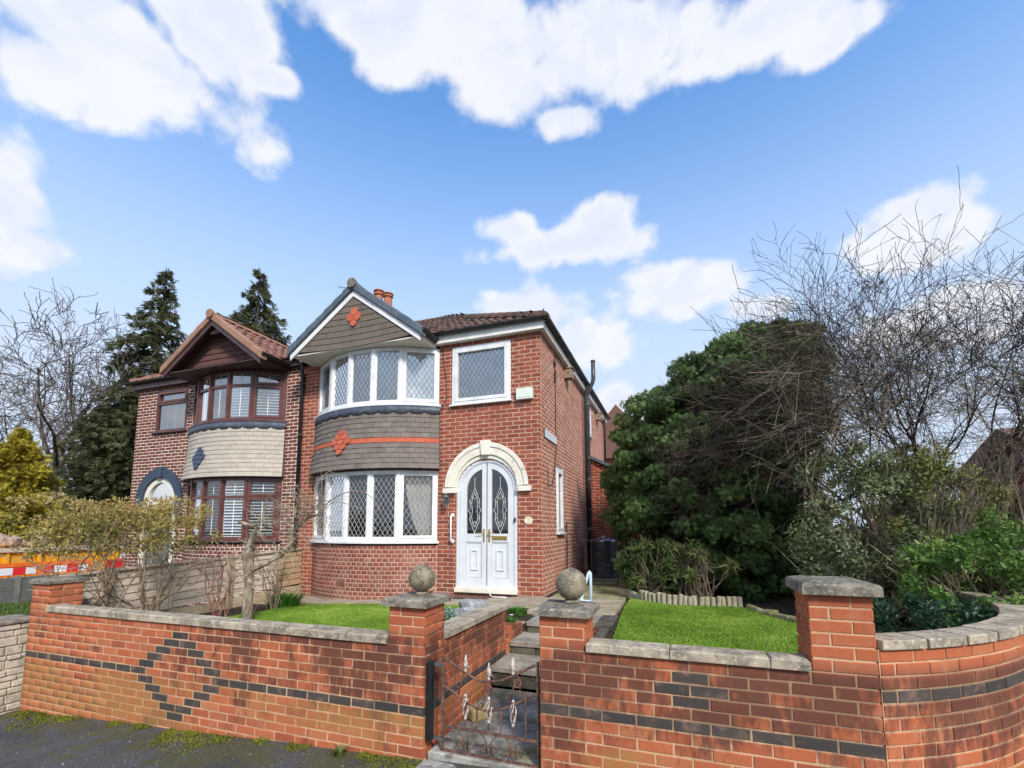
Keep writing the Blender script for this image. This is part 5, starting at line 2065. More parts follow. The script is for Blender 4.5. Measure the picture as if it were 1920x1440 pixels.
mb.prism([(GXC, zt - 0.15), (GXC + 0.105, zt - 0.075), (GXC, zt), (GXC - 0.105, zt - 0.075)], XZ, GYF - 0.012, GYF + 0.005)
part(mb, 'apex_tile', M['gable_tile'], house)
# main hipped roof: only the half over this house
RK, RZ0, RY0, RX0 = 0.60, 4.80, -0.12, 0.08
yr = 3.80
zr_ = RZ0 + RK * (yr - RY0)
xr_ = RX0 - (yr - RY0)
mb = MB()
A, B, C_, D = (RX0, RY0, RZ0), (RX0, 2 * yr - RY0, RZ0), (XP, 2 * yr - RY0, RZ0), (XP, RY0, RZ0)
R1, R2 = (xr_, yr, zr_), (XP, yr, zr_)
mb.add([A, B, C_, D, R1, R2], [(0, 4, 5, 3), (0, 1, 4), (1, 2, 5, 4), (0, 3, 2, 1), (3, 5, 2)])
part(mb, 'roof_deck', M['brown_dark'], house)
ln = math.hypot(1, RK)
lay_roof(house, (XP, RY0 - 0.03, RZ0), (1, 0, 0), (0, 1 / ln, RK / ln), RX0 - XP, (yr - RY0) * ln - 0.1, 0.29, 0.31, M['roof_tile'],
         clip=lambda a, b: a < (RX0 - XP) - b / ln - 0.10 and (a > 3.0 - b * 0.9 or a < 0.35))
lay_roof(house, (RX0 + 0.03, RY0, RZ0), (0, 1, 0), (-1 / ln, 0, RK / ln), 2 * (yr - RY0), (yr - RY0) * ln, 0.29, 0.31, M['roof_tile'],
         clip=lambda a, b: b / ln - 0.05 < a < 2 * (yr - RY0) - b / ln + 0.05, as_parts=False)
ridge_run(house, (RX0 + 0.02, RY0 - 0.02, RZ0 + 0.03), (xr_, yr, zr_ + 0.03), 0.14, 0.45, M['roof_tile'], 'hip_tile')
ridge_run(house, (xr_, yr, zr_ + 0.03), (XP, yr, zr_ + 0.03), 0.12, 0.45, M['roof_tile'])
mb = MB()
mb.tube([(RX0 + 0.03, RY0 - 0.03, RZ0 + 0.0), (RX0 + 0.03, RY0 - 0.03, RZ0 + 0.16)], 0.012, 6)
part(mb, 'hip_iron', M['gutter'], house)
mb = MB()
mb.box(-2.068, 0.098, -0.120, -0.100, 4.632, 4.80)
mb.box(0.078, 0.099, -0.099, 7.7, 4.632, 4.80)
part(mb, 'fascia', M['white_paint'], house)
mb = MB()
mb.box(-2.068, 0.09, -0.099, 0.0, 4.634, 4.648)
mb.box(0.0, 0.077, -0.0985, 7.7, 4.6345, 4.648)
part(mb, 'soffit', M['white_paint'], house)
gutter_run(house, (-2.05, -0.175, 4.815), (0.20, -0.175, 4.815))
gutter_run(house, (0.158, -0.12, 4.815), (0.158, 7.75, 4.815))
# chimney stack with two pots on the party wall
mb = MB()
mb.box(XP - 0.42, XP + 0.42, 2.25, 2.85, 5.6, 6.95)
mb.box(XP - 0.47, XP + 0.47, 2.20, 2.90, 6.951, 7.05)
chim = part(mb, 'chimney', M['house_brick'], house)
for dx, top in ((-0.08, 7.66), (0.22, 7.52)):
    mb = MB()
    h = top - 7.04
    mb.lathe([(0.125, 0), (0.115, h * 0.55), (0.10, h * 0.78), (0.135, h * 0.80), (0.140, h * 0.88), (0.115, h * 0.89), (0.115, h * 0.95), (0.15, h * 0.955), (0.145, h)], (XP + dx + 0.06, 2.57, 7.04), 16)
    part(mb, 'chimney_pot', M['chimney_pot'], chim)
ant = MB()
ant.tube([(XP - 0.45, 2.2, 6.6), (XP - 0.45, 2.2, 7.72)], 0.012, 5)
ant.tube([(XP - 0.95, 2.05, 7.68), (XP - 0.35, 2.22, 7.60)], 0.007, 5)
for i in range(8):
    f = i / 7
    p = np.array((XP - 0.95, 2.05, 7.68)) * (1 - f) + np.array((XP - 0.35, 2.22, 7.60)) * f
    ant.tube([p + (0.03, -0.10, 0), p + (-0.03, 0.10, 0)], 0.004, 4)
part(ant, 'aerial', M['steel'], house)
# small fittings on the front
mb = MB()
mb.box(-0.430, -0.130, -0.075, 0.002, 3.405, 3.605)
mb.box(-0.405, -0.165, -0.082, -0.074, 3.435, 3.455)
al = part(mb, 'alarm_box', M['alarm_white'], house, bevel=0.012)
mb = MB()
P = [(-0.235 + 0.078 * math.cos(2 * PI * i / 28), 1.272 + 0.068 * math.sin(2 * PI * i / 28)) for i in range(28)]
mb.prism(P, XZ, -0.016, 0.004)
plq = part(mb, 'number_plaque', M['china'], house, bevel=0.004)
mb = MB()
dg = [(-0.020, 0.020), (-0.008, 0.032), (0.012, 0.030), (0.020, 0.016), (0.012, 0.002), (-0.012, -0.018), (-0.022, -0.030), (0.024, -0.030)]
mb.tube([(-0.235 + u, -0.0175, 1.272 + v) for u, v in dg], 0.0030, 5)
rg = [(-0.235 + 0.060 * math.cos(2 * PI * i / 24), -0.0172, 1.272 + 0.051 * math.sin(2 * PI * i / 24)) for i in range(25)]
mb.tube(rg, 0.0018, 4)
part(mb, 'numeral', M['china_ink'], plq)
mb = MB()
mb.box(-0.500, -0.468, -0.012, 0.012, 1.245, 1.325)
part(mb, 'doorbell', M['black_plastic'], house, bevel=0.005)
mb = MB()
mb.tube([(-1.685, 0.0, 1.375), (-1.685, -0.050, 1.375), (-1.685, -0.075, 1.355), (-1.685, -0.075, 0.925), (-1.685, -0.050, 0.905), (-1.685, 0.0, 0.905)], 0.017, 10)
for z in (1.375, 0.905):
    mb.lathe([(0.001, -0.035), (0.035, -0.034), (0.035, 0.034), (0.001, 0.035)], (-1.685, -0.004, z), 12)
part(mb, 'grab_rail', M['white_upvc'], house, smooth=True)
lt = MB()
lt.lathe([(0.012, 0.20), (0.03, 0.185), (0.062, 0.155), (0.066, 0.148)], (-1.785, -0.105, 1.555), 6)
lt.lathe([(0.010, -0.035), (0.030, -0.02), (0.040, 0.0), (0.036, 0.006)], (-1.785, -0.105, 1.555), 6)
for i in range(6):
    a = 2 * PI * i / 6
    lt.tube([(-1.785 + 0.038 * math.cos(a), -0.105 + 0.038 * math.sin(a), 1.556), (-1.785 + 0.060 * math.cos(a), -0.105 + 0.060 * math.sin(a), 1.705)], 0.004, 4)
lt.tube([(-1.785, 0.0, 1.66), (-1.785, -0.03, 1.73), (-1.785, -0.10, 1.775), (-1.785, -0.105, 1.75)], 0.008, 6)
lt.box(-1.815, -1.755, -0.010, 0.002, 1.60, 1.72)
lant = part(lt, 'wall_lantern', M['steel'], house)
gl = MB()
gl.lathe([(0.036, 0.006), (0.058, 0.148)], (-1.785, -0.105, 1.555), 6)
part(gl, 'lantern_glass', M['glass'], lant)
# street name plate and fittings on the side wall
sp = Frame2D((0.0, 0.185), (0.0, 1.09))
mb = MB()
sp.box(mb, 0.02, sp.w, 2.765, 2.905, -0.002, 0.014)
npl = part(mb, 'street_name_plate', M['plate_white'], house)
mb = MB()
sp.box(mb, 0.0, sp.w - 0.06, 2.748, 2.764, -0.002, 0.016)
sp.box(mb, 0.0, 0.019, 2.765, 2.905, -0.002, 0.016)
part(mb, 'plate_edge', M['black_plastic'], npl)
mb = MB()
u = 0.10
for w in (0.05, 0.03, 0.05, 0.05, 0.03, 0.05, 0.06, 0.03, 0.05, 0.05):   # worn, unreadable letters
    sp.box(mb, u, u + 0.011, 2.80 + random.uniform(0, .008), 2.87, 0.0138, 0.0152)
    if w > 0.04:
        zq = random.choice((2.80, 2.83, 2.858))
        sp.box(mb, u + 0.011, u + w, zq, zq + 0.011, 0.0138, 0.0150)
    u += w + 0.028
part(mb, 'worn_lettering', M['faded_ink'], npl)
mb = MB()
mb.tube([(0.008, 1.02, 4.55), (0.008, 1.05, 3.9), (0.01, 1.02, 3.2), (0.008, 1.06, 2.7), (0.01, 0.88, 2.2), (0.008, 0.72, 1.95), (0.01, 0.42, 1.9), (0.008, 0.40, 2.2)], 0.007, 5)
mb.tube([(-1.93, -0.012, 4.55), (-1.86, -0.012, 3.95), (-1.84, -0.012, 3.6), (-1.93, -0.012, 3.36)], 0.006, 5)
mb.box(0.0, 0.03, 0.98, 1.06, 4.02, 4.22)
mb.box(0.0, 0.04, 0.93, 1.02, 4.33, 4.41)
part(mb, 'cable', M['gutter'], house)
mb = MB()
mb.tube([(0.115, 4.00, -0.05), (0.115, 4.00, 4.52), (0.13, 4.0, 4.62), (0.26, 3.97, 4.86), (0.29, 3.96, 4.96), (0.29, 3.96, 5.44)], 0.055, 12)
for z in (0.5, 1.6, 2.35, 2.9, 4.3):
    mb.lathe([(0.066, -0.04), (0.070, -0.03), (0.070, 0.03), (0.066, 0.04)], (0.115, 4.0, z), 12)
mb.lathe([(0.060, -0.02), (0.064, 0.0), (0.060, 0.02)], (0.29, 3.96, 5.43), 12)
part(mb, 'soil_pipe', M['soil_pipe'], house, smooth=True)
mb = MB()
mb.tube([(0.10, 3.80, -0.05), (0.10, 3.80, 4.55), (0.155, 3.80, 4.72), (0.158, 3.80, 4.79)], 0.030, 10)
part(mb, 'downpipe', M['gutter'], house, smooth=True)
mb = MB()
mb.tube([(0.08, 7.25, 2.9), (0.08, 7.25, 4.6), (0.155, 7.25, 4.76)], 0.034, 10)
mb.tube([(0.08, 7.25, 2.9), (0.30, 7.25, 2.6)], 0.034, 10)
part(mb, 'downpipe', M['gutter'], house, smooth=True)
mb = MB()
mb.tube([(-5.27, -0.06, -0.2), (-5.27, -0.06, 4.45), (-5.27, -0.13, 4.66), (-5.27, -0.15, 4.72)], 0.040, 10)
for z in (0.9, 2.0, 3.1, 4.2):
    mb.lathe([(0.050, -0.03), (0.052, 0.0), (0.050, 0.03)], (-5.27, -0.06, z), 10)
part(mb, 'downpipe', M['black_plastic'], house, smooth=True)

# lean-to at the side, seen down the passage
ext = thing('side_extension', 'single storey brown brick lean-to behind the soil pipe at the side', 'extension')
mb = MB()
mb.prism([(0.02, -0.2), (1.75, -0.2), (1.75, 2.10), (0.02, 2.98)], XZ, 4.812, 7.3)
part(mb, 'wall', M['side_mortar'], ext)
its = courses(0.02, 1.75, -0.2, 42, HC, 0.2286, line_map(0, 4.80, 0), M['house_brick'], [lambda z: (1.75 - max(0, (z - 2.10) / 0.507), 9) if z > 2.10 else None])
place_bricks(ext, its, 0)
mb = MB()
mb.prism([(0.012, 3.02), (1.95, 2.035), (1.95, 2.12), (0.012, 3.105)], XZ, 4.70, 7.4)
part(mb, 'roof', M['verge_grey'], ext)
mb = MB()
mb.box(0.35, 0.47, 4.70, 4.79, 2.30, 2.42)
mb.tube([(0.41, 4.79, 2.40), (0.41, 4.62, 2.46)], 0.02, 6)
part(mb, 'floodlight', M['steel'], ext)

for (y, lab) in ((1.98, 'weathered wooden nest box under the side eaves near the front corner'), (6.10, 'weathered wooden nest box under the side eaves behind the soil pipe')):
    nb = thing('nest_box', lab, 'nest box', 'wooden boxes under the side eaves')
    mb = MB()
    mb.box(0.001, 0.17, y - 0.10, y + 0.10, 4.36, 4.57)
    part(mb, 'box', M['box_wood'], nb, bevel=0.004)
    mb = MB()
    mb.box(0.0, 0.20, y - 0.12, y + 0.12, 4.571, 4.59)
    part(mb, 'lid', M['box_wood'], nb)
    mb = MB()
    mb.prism([(0.085 + 0.02 * math.cos(2 * PI * i / 10), 4.47 + 0.02 * math.sin(2 * PI * i / 10)) for i in range(10)], XZ, y - 0.102, y - 0.098)
    part(mb, 'entrance_hole', M['black_plastic'], nb)

# ---------------------------------------------------------------- neighbouring house
NX = 2 * XP
NBX = NX - BX
nhouse = thing('semi_detached_house', 'dark brick half of the semi with brown bay windows and cream tiles', 'house')
nxc = NX + 1.025 + 0.06
nd_hole = arch_hole(nxc, 0.583, 1.81, -0.4)
nw_hole = rect_hole(-9.90, -8.80, 3.49, 4.56)
items = house_shell(nhouse, NX, XP, -0.76, [(NX, NX + 2.0), (NX + 4.87, XP)], [nd_hole, nw_hole], [],
                    M['neighbour_brick'], M['pale_mortar'], M['neighbour_brick'], M['pale_mortar'], -1)
nbc = bay_c(NBX)
items += courses(0, LB, -0.76, 21, HC, 0.1143, arc_map(nbc, BAY_R, -BAY_T), M['neighbour_brick'], [], shift=lambda k: 0.057 if k % 2 else 0.1143)
place_bricks(nhouse, items, 300)
mb = MB()
arc_slab(mb, nbc, BAY_R - 0.22, BAY_R - 0.004, -BAY_T, BAY_T, -0.9, 0.83, 24)
part(mb, 'bay_base', M['pale_mortar'], nhouse)
bay_window_brown(nhouse, NBX, 0.905, 2.21, False)
bay_window_brown(nhouse, NBX, 3.465, 4.575, True)
skirt(nhouse, NBX, 2.235, 3.405, M['cream_tile'], None, M['blue_tile'], -0.165, 4)
window_flat(nhouse, Frame2D((-9.90, 0.0), (-8.80, 0.0)), 3.50, 4.555, M['brown_upvc'], 'transom')
# its door: navy surround, cream frame, fanlight over a pale door
mb = MB()
for a0, a1 in ((0.0, PI / 2 - 0.1), (PI / 2 + 0.1, PI)):
    ring(mb, nxc, 1.81, 0.58, 0.80, a0, a1, -0.05, 0.05, 18)
for sg in (-1, 1):
    a, b = sorted((nxc + sg * 0.58, nxc + sg * 0.80))
    mb.box(a, b, -0.05, 0.05, 1.50, 1.809)
part(mb, 'arch_surround', M['navy_paint'], nhouse)
mb = MB()
mb.prism([(nxc - 0.075, 2.36), (nxc + 0.075, 2.36), (nxc + 0.095, 2.64), (nxc - 0.095, 2.64)], XZ, -0.075, 0.05)
part(mb, 'keystone', M['navy_paint'], nhouse, bevel=0.01)
mb = MB()
ring(mb, nxc, 1.81, 0.45, 0.578, 0, PI, 0.01, 0.10, 24)
for sg in (-1, 1):
    a, b = sorted((nxc + sg * 0.45, nxc + sg * 0.578))
    mb.box(a, b, 0.01, 0.10, -0.4, 1.809)
mb.box(nxc - 0.45, nxc + 0.45, 0.012, 0.098, 1.62, 1.80)
nd = part(mb, 'front_door', M['soffit_cream'], nhouse)
mb = MB()
mb.add([(nxc + 0.455 * math.cos(PI * i / 16), 0.06, 1.80 + 0.455 * math.sin(PI * i / 16)) for i in range(17)], [tuple(range(17))])
part(mb, 'fanlight', M['glass'], nd)
mb = MB()
mb.box(nxc - 0.449, nxc + 0.449, 0.05, 0.09, -0.39, 1.619)
fr = Frame2D((nxc - 0.449, 0.05), (nxc + 0.449, 0.05))
fr.rect_frame(mb, 0.08, 0.40, 0.75, 1.5, 0.03, -0.01, 0.012)
fr.rect_frame(mb, 0.50, 0.82, 0.75, 1.5, 0.03, -0.01, 0.012)
part(mb, 'door_leaf', M['grey_concrete'], nd)
# gable
NGX, NGZ, NGS, NGH, NGY = -7.085, 5.70, 0.715, 1.40, -0.78
mb = MB()
mb.box(NGX - NGH + 0.01, NGX + NGH - 0.01, NGY + 0.004, 0.0, 4.585, 4.605)
part(mb, 'soffit', M['brown_dark'], nhouse)
for sg in (-1, 1):
    mb = MB()
    x = NGX + sg * NGH
    mb.box(x - 0.012, x + 0.012, NGY - 0.03, 0.25, 4.578, 4.70)
    part(mb, 'fascia', M['brown_dark'], nhouse)
gutter_run(nhouse, (NGX + NGH + 0.075, 0.10, 4.70), (NGX + NGH + 0.075, NGY - 0.03, 4.70))
yw_ = NGY + 0.26
zz = 4.607
while zz < NGZ - 0.18:
    h = 0.128
    z2 = min(zz + h, NGZ - 0.10)
    w0, w1 = (NGZ - 0.07 - zz) / NGS, (NGZ - 0.07 - z2) / NGS
    w0, w1 = min(w0, NGH - 0.02), min(w1, NGH - 0.02)
    mb = MB()
    vs = [(NGX - w0, yw_ - 0.016, zz + 0.004), (NGX + w0, yw_ - 0.016, zz + 0.004), (NGX + w1, yw_, z2), (NGX - w1, yw_, z2)]
    vs += [(x, yw_ + 0.03, z) for x, y, z in vs]
    mb.add(vs, [(0, 1, 2, 3), (7, 6, 5, 4), (0, 4, 5, 1), (1, 5, 6, 2), (2, 6, 7, 3), (3, 7, 4, 0)])
    part(mb, 'board', M['clad_board'], nhouse)
    zz += h
mb = MB()
mb.prism([(NGX - NGH, 4.60), (NGX + NGH, 4.60), (NGX, NGZ - 0.08)], XZ, yw_ + 0.031, yw_ + 0.08)
mb.prism([(NGX - 0.16, NGZ - 0.36), (NGX + 0.16, NGZ - 0.36), (NGX, NGZ - 0.22)], XZ, NGY + 0.05, NGY + 0.24)
part(mb, 'gable_wall', M['brown_dark'], nhouse)
gable(nhouse, NGX, NGZ, NGS, NGH, NGY, M['verge_brown'], M['brown_dark'], M['terracotta_tile'], None, 'board')
mb = MB()
mx_ = lambda p: (NX - p[0], p[1], p[2])
mb.add([mx_(A), mx_(B), C_, D, mx_(R1), R2], [(0, 3, 5, 4), (0, 4, 1), (1, 4, 5, 2), (0, 1, 2, 3), (3, 2, 5)])
part(mb, 'roof_deck', M['brown_dark'], nhouse)
WN = XP - (NX - RX0)
lay_roof(nhouse, (NX - RX0, RY0 - 0.03, RZ0), (1, 0, 0), (0, 1 / ln, RK / ln), WN, (yr - RY0) * ln - 0.1, 0.29, 0.31, M['terracotta_tile'],
         clip=lambda a, b: a > b / ln - 0.05)
lay_roof(nhouse, (NX - RX0 - 0.03, 2 * yr - RY0, RZ0), (0, -1, 0), (1 / ln, 0, RK / ln), 2 * (yr - RY0), (yr - RY0) * ln, 0.29, 0.31, M['terracotta_tile'],
         clip=lambda a, b: b / ln - 0.05 < a < 2 * (yr - RY0) - b / ln + 0.05, as_parts=False)
ridge_run(nhouse, mx_((RX0 + 0.02, RY0 - 0.02, RZ0 + 0.03)), mx_((xr_, yr, zr_ + 0.03)), 0.12, 0.45, M['terracotta_tile'], 'hip_tile')
ridge_run(nhouse, mx_((xr_, yr, zr_ + 0.03)), (XP - 0.01, yr, zr_ + 0.03), 0.12, 0.45, M['terracotta_tile'])
mb = MB()
mb.box(NX - 0.098, NGX - NGH - 0.02, -0.120, -0.100, 4.632, 4.80)
mb.box(NX - 0.099, NX - 0.078, -0.099, 7.7, 4.632, 4.80)
mb.box(NX - 0.09, NGX - NGH - 0.02, -0.099, 0.0, 4.634, 4.648)
mb.box(NGX + NGH + 0.02, XP - 0.005, -0.120, -0.100, 4.632, 4.80)
part(mb, 'fascia', M['brown_dark'], nhouse)
gutter_run(nhouse, (NX - 0.20, -0.175, 4.815), (NGX - NGH - 0.06, -0.175, 4.815))
gutter_run(nhouse, (NGX + NGH + 0.13, -0.175, 4.80), (GXC - GHF - 0.02, -0.175, 4.80))


# ------------------------------------------------------------------ fence between the front gardens
FX = -5.16
fence = thing('lap_fence', 'low pale timber lap panel fence with concrete gravel boards between the gardens', 'fence')
posts_y = [0.20, -1.62, -3.42]


def ftop(y):
    return 0.765 + 0.046 * (y - 0.2)


def fbot(y):
    return 0.045 + 0.035 * (y - 0.2)


panels = [(0.16, -0.62, 'fence_board_tan'), (-0.66, -1.56, 'fence_board'), (-1.68, -2.59, 'fence_board'), (-2.645, -3.36, 'fence_board'), (-3.48, -3.95, 'fence_board')]
for ya, yb, mt in panels:
    n = 6
    for k in range(n):
        mb = MB()
        vs = []
        for y in (ya, yb):
            z0 = fbot(y) + (ftop(y) - 0.03 - fbot(y)) * k / n
            z1 = fbot(y) + (ftop(y) - 0.03 - fbot(y)) * (k + 1.12) / n
            w = random.uniform(-0.006, 0.006)
            vs += [(FX + 0.034, y, z0 + w), (FX + 0.010, y, z0 + w), (FX + 0.006, y, min(z1, ftop(y) - 0.02)), (FX + 0.016, y, min(z1, ftop(y) - 0.02))]
        mb.add(vs, [(0, 1, 2, 3), (7, 6, 5, 4), (0, 4, 5, 1), (1, 5, 6, 2), (2, 6, 7, 3), (3, 7, 4, 0)])
        part(mb, 'board', M[mt], fence)
    mb = MB()
    for y in (ya, yb):
        mb.box(FX + 0.018, FX + 0.048, y - 0.022, y + 0.022, fbot(y), ftop(y) - 0.031)
    part(mb, 'batten', M[mt], fence)
    mb = MB()
    mb.obox((FX - 0.012, yb, ftop(yb) - 0.030), (0.075, 0, 0), (0, ya - yb, ftop(ya) - ftop(yb)), (0, 0, 0.024))
    part(mb, 'capping', M[mt], fence)
    mb = MB()
    mb.obox((FX - 0.01, yb + 0.003, -0.42), (0.045, 0, 0), (0, ya - yb - 0.006, 0), (0, 0, fbot(yb) + 0.40))
    part(mb, 'gravel_board', M['cream_concrete'], fence)
for y in posts_y:
    mb = MB()
    mb.box(FX - 0.03, FX + 0.075, y - 0.045, y + 0.045, -0.5, ftop(y) + 0.02)
    part(mb, 'post', M['fence_post'] if y < 0 else M['fence_board'], fence, bevel=0.006)

# planter, cable, doormat by the door
mb = MB()
mb.lathe([(0.09, 0), (0.135, 0.15), (0.155, 0.155), (0.155, 0.195), (0.13, 0.195), (0.125, 0.16)], (-1.98, -0.42, -0.08), 20)
o = tag(mb.obj('plant_pot', M['terracotta'], None, True), 'empty terracotta pot standing against the wall beside the bay base', 'plant pot')
mb = MB()
for k in range(9):
    mb.box(-1.52 + 0.075 * k, -1.47 + 0.075 * k, -0.33, -0.09, 0.0, 0.014)
mb.box(-1.54, -0.86, -0.34, -0.322, 0.0, 0.016)
mb.box(-1.54, -0.86, -0.10, -0.082, 0.0, 0.016)
o = mb.obj('door_mat', M['rust'])
o.location.z = -0.040
tag(o, 'worn dark scraper mat on the paving before the white door', 'mat')
mb = MB()
mb.tube([(-0.96, -0.03, 0.10), (-0.94, -0.07, 0.03), (-0.86, -0.16, -0.012), (-0.74, -0.22, -0.008), (-0.55, -0.23, -0.006)], 0.009, 6)
tag(mb.obj('cable', M['white_paint'], None, True), 'short white cable trailing from under the white door onto the paving', 'cable')

# step handrail
mb = MB()
R3 = [(0.83, -1.02, 0.0), (0.84, -1.00, 0.10), (0.955, -0.98, 0.50), (0.975, -0.97, 0.525), (0.985, -0.97, 0.50), (0.982, -0.96, 0.0)]
mb.tube(R3, 0.021, 8)
mb.tube([(0.853, -0.998, 0.135), (0.90, -0.99, 0.115), (0.983, -0.965, 0.115)], 0.018, 8)
mb.lathe([(0.045, 0), (0.045, 0.012), (0.03, 0.02)], (0.83, -1.02, 0.001), 12)
mb.lathe([(0.045, 0), (0.045, 0.012), (0.03, 0.02)], (0.982, -0.96, 0.001), 12)
tag(mb.obj('handrail', M['rail_blue'], None, True), 'pale blue painted tubular handrail at the top of the steps', 'handrail')

# iron side gate
sg_ = thing('side_gate', 'thin black iron gate across the passage beside the house', 'gate')
SY, SX0, SX1 = 1.70, 0.045, 1.04


def srail(z, n=16):
    return [(SX0 + (SX1 - SX0) * i / n, SY, z - 0.14 * math.sin(PI * i / n)) for i in range(n + 1)]


mb = MB()
mb.tube([(SX0, SY, 0.02), (SX0, SY, 1.27)], 0.014, 6).tube([(SX1, SY, 0.02), (SX1, SY, 1.22)], 0.014, 6)
part(mb, 'stile', M['gutter'], sg_)
for z in (1.27, 1.03):
    part(MB().tube(srail(z), 0.010, 5), 'rail', M['gutter'], sg_)
for z in (0.19, 0.03):
    part(MB().tube([(SX0, SY, z), (SX1, SY, z)], 0.010, 5), 'rail', M['gutter'], sg_)
for k in range(1, 8):
    x = SX0 + (SX1 - SX0) * k / 8
    part(MB().tube([(x, SY, 0.19), (x, SY, 1.03 - 0.14 * math.sin(PI * k / 8))], 0.007, 5), 'bar', M['gutter'], sg_)
for k in range(5):
    x = SX0 + (SX1 - SX0) * (k + 0.5) / 5
    mb = MB()
    mb.tube(spiral(x - 0.05, 0.11, 0.005, 0.04, 0, 1.2, 14, SY), 0.005, 4).tube(spiral(x + 0.05, 0.11, 0.005, 0.04, PI, -1.2, 14, SY), 0.005, 4)
    part(mb, 'scroll', M['gutter'], sg_)
for k in range(3):
    x = SX0 + (SX1 - SX0) * (k + 0.6) / 3.6
    mb = MB()
    mb.tube([(x - 0.05, SY, 0.95 - 0.06), (x + 0.02, SY, 1.17)], 0.005, 4).tube(spiral(x + 0.05, 1.12, 0.005, 0.035, PI, 1.2, 14, SY), 0.005, 4)
    part(mb, 'scroll', M['gutter'], sg_)

# compost bin with the bagged thing behind it
cb = thing('compost_bin', 'black conical plastic compost bin behind the side gate', 'compost bin')
BXY = (0.50, 3.55)
mb = MB()
prof = [(0.37, 0.0), (0.375, 0.05)]
for k in range(6):
    z = 0.08 + k * 0.115
    r = 0.365 - 0.075 * z / 0.8
    prof += [(r, z), (r, z + 0.085), (r - 0.012, z + 0.095), (r - 0.012, z + 0.108)]
prof += [(0.285, 0.80), (0.270, 0.815)]
mb.lathe(prof, (*BXY, 0.0), 24)
part(mb, 'body', M['bin_plastic'], cb, smooth=False)
mb = MB()
mb.lathe([(0.29, 0.80), (0.30, 0.815), (0.295, 0.85), (0.24, 0.89), (0.10, 0.915), (0.05, 0.93), (0.05, 0.95)], (*BXY, 0.0), 24)
part(mb, 'lid', M['steel'], cb, smooth=True)
mb = MB()
a = Frame2D((BXY[0] - 0.06, BXY[1] - 0.375), (BXY[0] + 0.20, BXY[1] - 0.33))
a.box(mb, 0, a.w, 0.02, 0.35, -0.02, 0.012)
for k in range(6):
    a.box(mb, 0.02, a.w - 0.02, 0.40 + 0.055 * k, 0.43 + 0.055 * k, -0.09, -0.005 - 0.006 * k)
part(mb, 'hatch', M['bin_plastic'], cb, bevel=0.006)
mb = MB()
mb.prism([(0.80, 0.0), (1.12, 0.0), (0.93, 0.78), (0.84, 0.80)], XZ, 3.55, 3.62)
tag(mb.obj('paving_slab_leaning', M['pale_stone'], None, bevel=0.01), 'pale tapered slab leaning upright beside the compost bin', 'slab')
bpy.data.objects['paving_slab_leaning'].name = 'leaning_slab'

# log-roll edging and edging stones along the right lawn
le = thing('log_edging', 'weathered half log edging behind the right lawn under the big evergreen', 'edging')
cpts = [np.array(p) for p in ((1.36, 0.50), (1.48, 0.20), (1.66, -0.05), (1.95, -0.24), (2.35, -0.30), (2.75, -0.25), (3.0, -0.20))]
seg_l = [0]
for a, b in zip(cpts[:-1], cpts[1:]):
    seg_l.append(seg_l[-1] + np.linalg.norm(b - a))
s_ = 0.0
while s_ < seg_l[-1]:
    i = max(k for k in range(len(seg_l)) if seg_l[k] <= s_)
    i = min(i, len(cpts) - 2)
    f = (s_ - seg_l[i]) / (seg_l[i + 1] - seg_l[i])
    p = cpts[i] * (1 - f) + cpts[i + 1] * f
    r = random.uniform(0.032, 0.038)
    h = random.uniform(0.145, 0.175) * (0.7 if s_ < 0.45 else 1)
    ln_ = random.gauss(0, 0.05)
    mb = MB()
    mb.tube([(p[0], p[1], -0.05), (p[0] + ln_ * h, p[1] + 0.01, h - 0.008), (p[0] + ln_ * h, p[1] + 0.01, h)], [r, r, r * 0.82], 9)
    part(mb, 'log', M['log_wood'], le)
    s_ += 2 * r + 0.004
for k, (x, y, rz) in enumerate(((3.13, -0.46, -1.1), (3.24, -0.72, -1.15), (3.36, -0.98, -1.0), (3.50, -1.22, -0.9))):
    mb = MB()
    mb.box(-0.13, 0.13, -0.07, 0.07, -0.06, 0.055)
    o = mb.obj('edging_stone', M['mossy_paving'], None, bevel=0.02)
    o.location = (x, y, 0.02)
    o.rotation_euler = (random.gauss(0, .12), random.gauss(0, .1), rz)
    tag(o, ('flat mossy edging stone next to the log edging', 'second mossy edging stone from the log edging', 'third mossy edging stone from the log edging', 'mossy edging stone nearest the tall brick pier')[k], 'edging stone', 'flat stones edging the right lawn')


def rock(x, y, z, r, label, sq=(1, 0.8, 0.6)):
    bm = bmesh.new()
    bmesh.ops.create_icosphere(bm, subdivisions=3, radius=1.0)
    ph = random.uniform(0, 9)
    for v in bm.verts:
        c = v.co
        k = 1 + 0.20 * math.sin(2.7 * c.x + ph) * math.cos(2.1 * c.y - ph) + 0.12 * math.sin(5 * c.z + 3 * c.x + ph)
        q = Vector((max(-0.75, min(0.75, c.x * k)), max(-0.8, min(0.7, c.y * k)), max(-0.6, min(0.72, c.z * k))))
        v.co = Vector((q.x * sq[0], q.y * sq[1], q.z * sq[2])) * r
    me = bpy.data.meshes.new('rock')
    bm.to_mesh(me)
    bm.free()
    me.materials.append(M['rock'])
    o = link('rock', me)
    o.location = (x, y, z)
    o.rotation_euler = (0.1, 0.15, ph)
    tag(o, label, 'rock', 'grey rocks in the bed behind the wing wall')


rock(-0.14, -2.62, 0.13, 0.19, 'pale grey angular rock just behind the wing wall coping', (1.0, 0.8, 0.75))
rock(-0.48, -1.72, 0.06, 0.24, 'larger grey rock in the bed nearest the front path', (1.2, 0.8, 0.6))

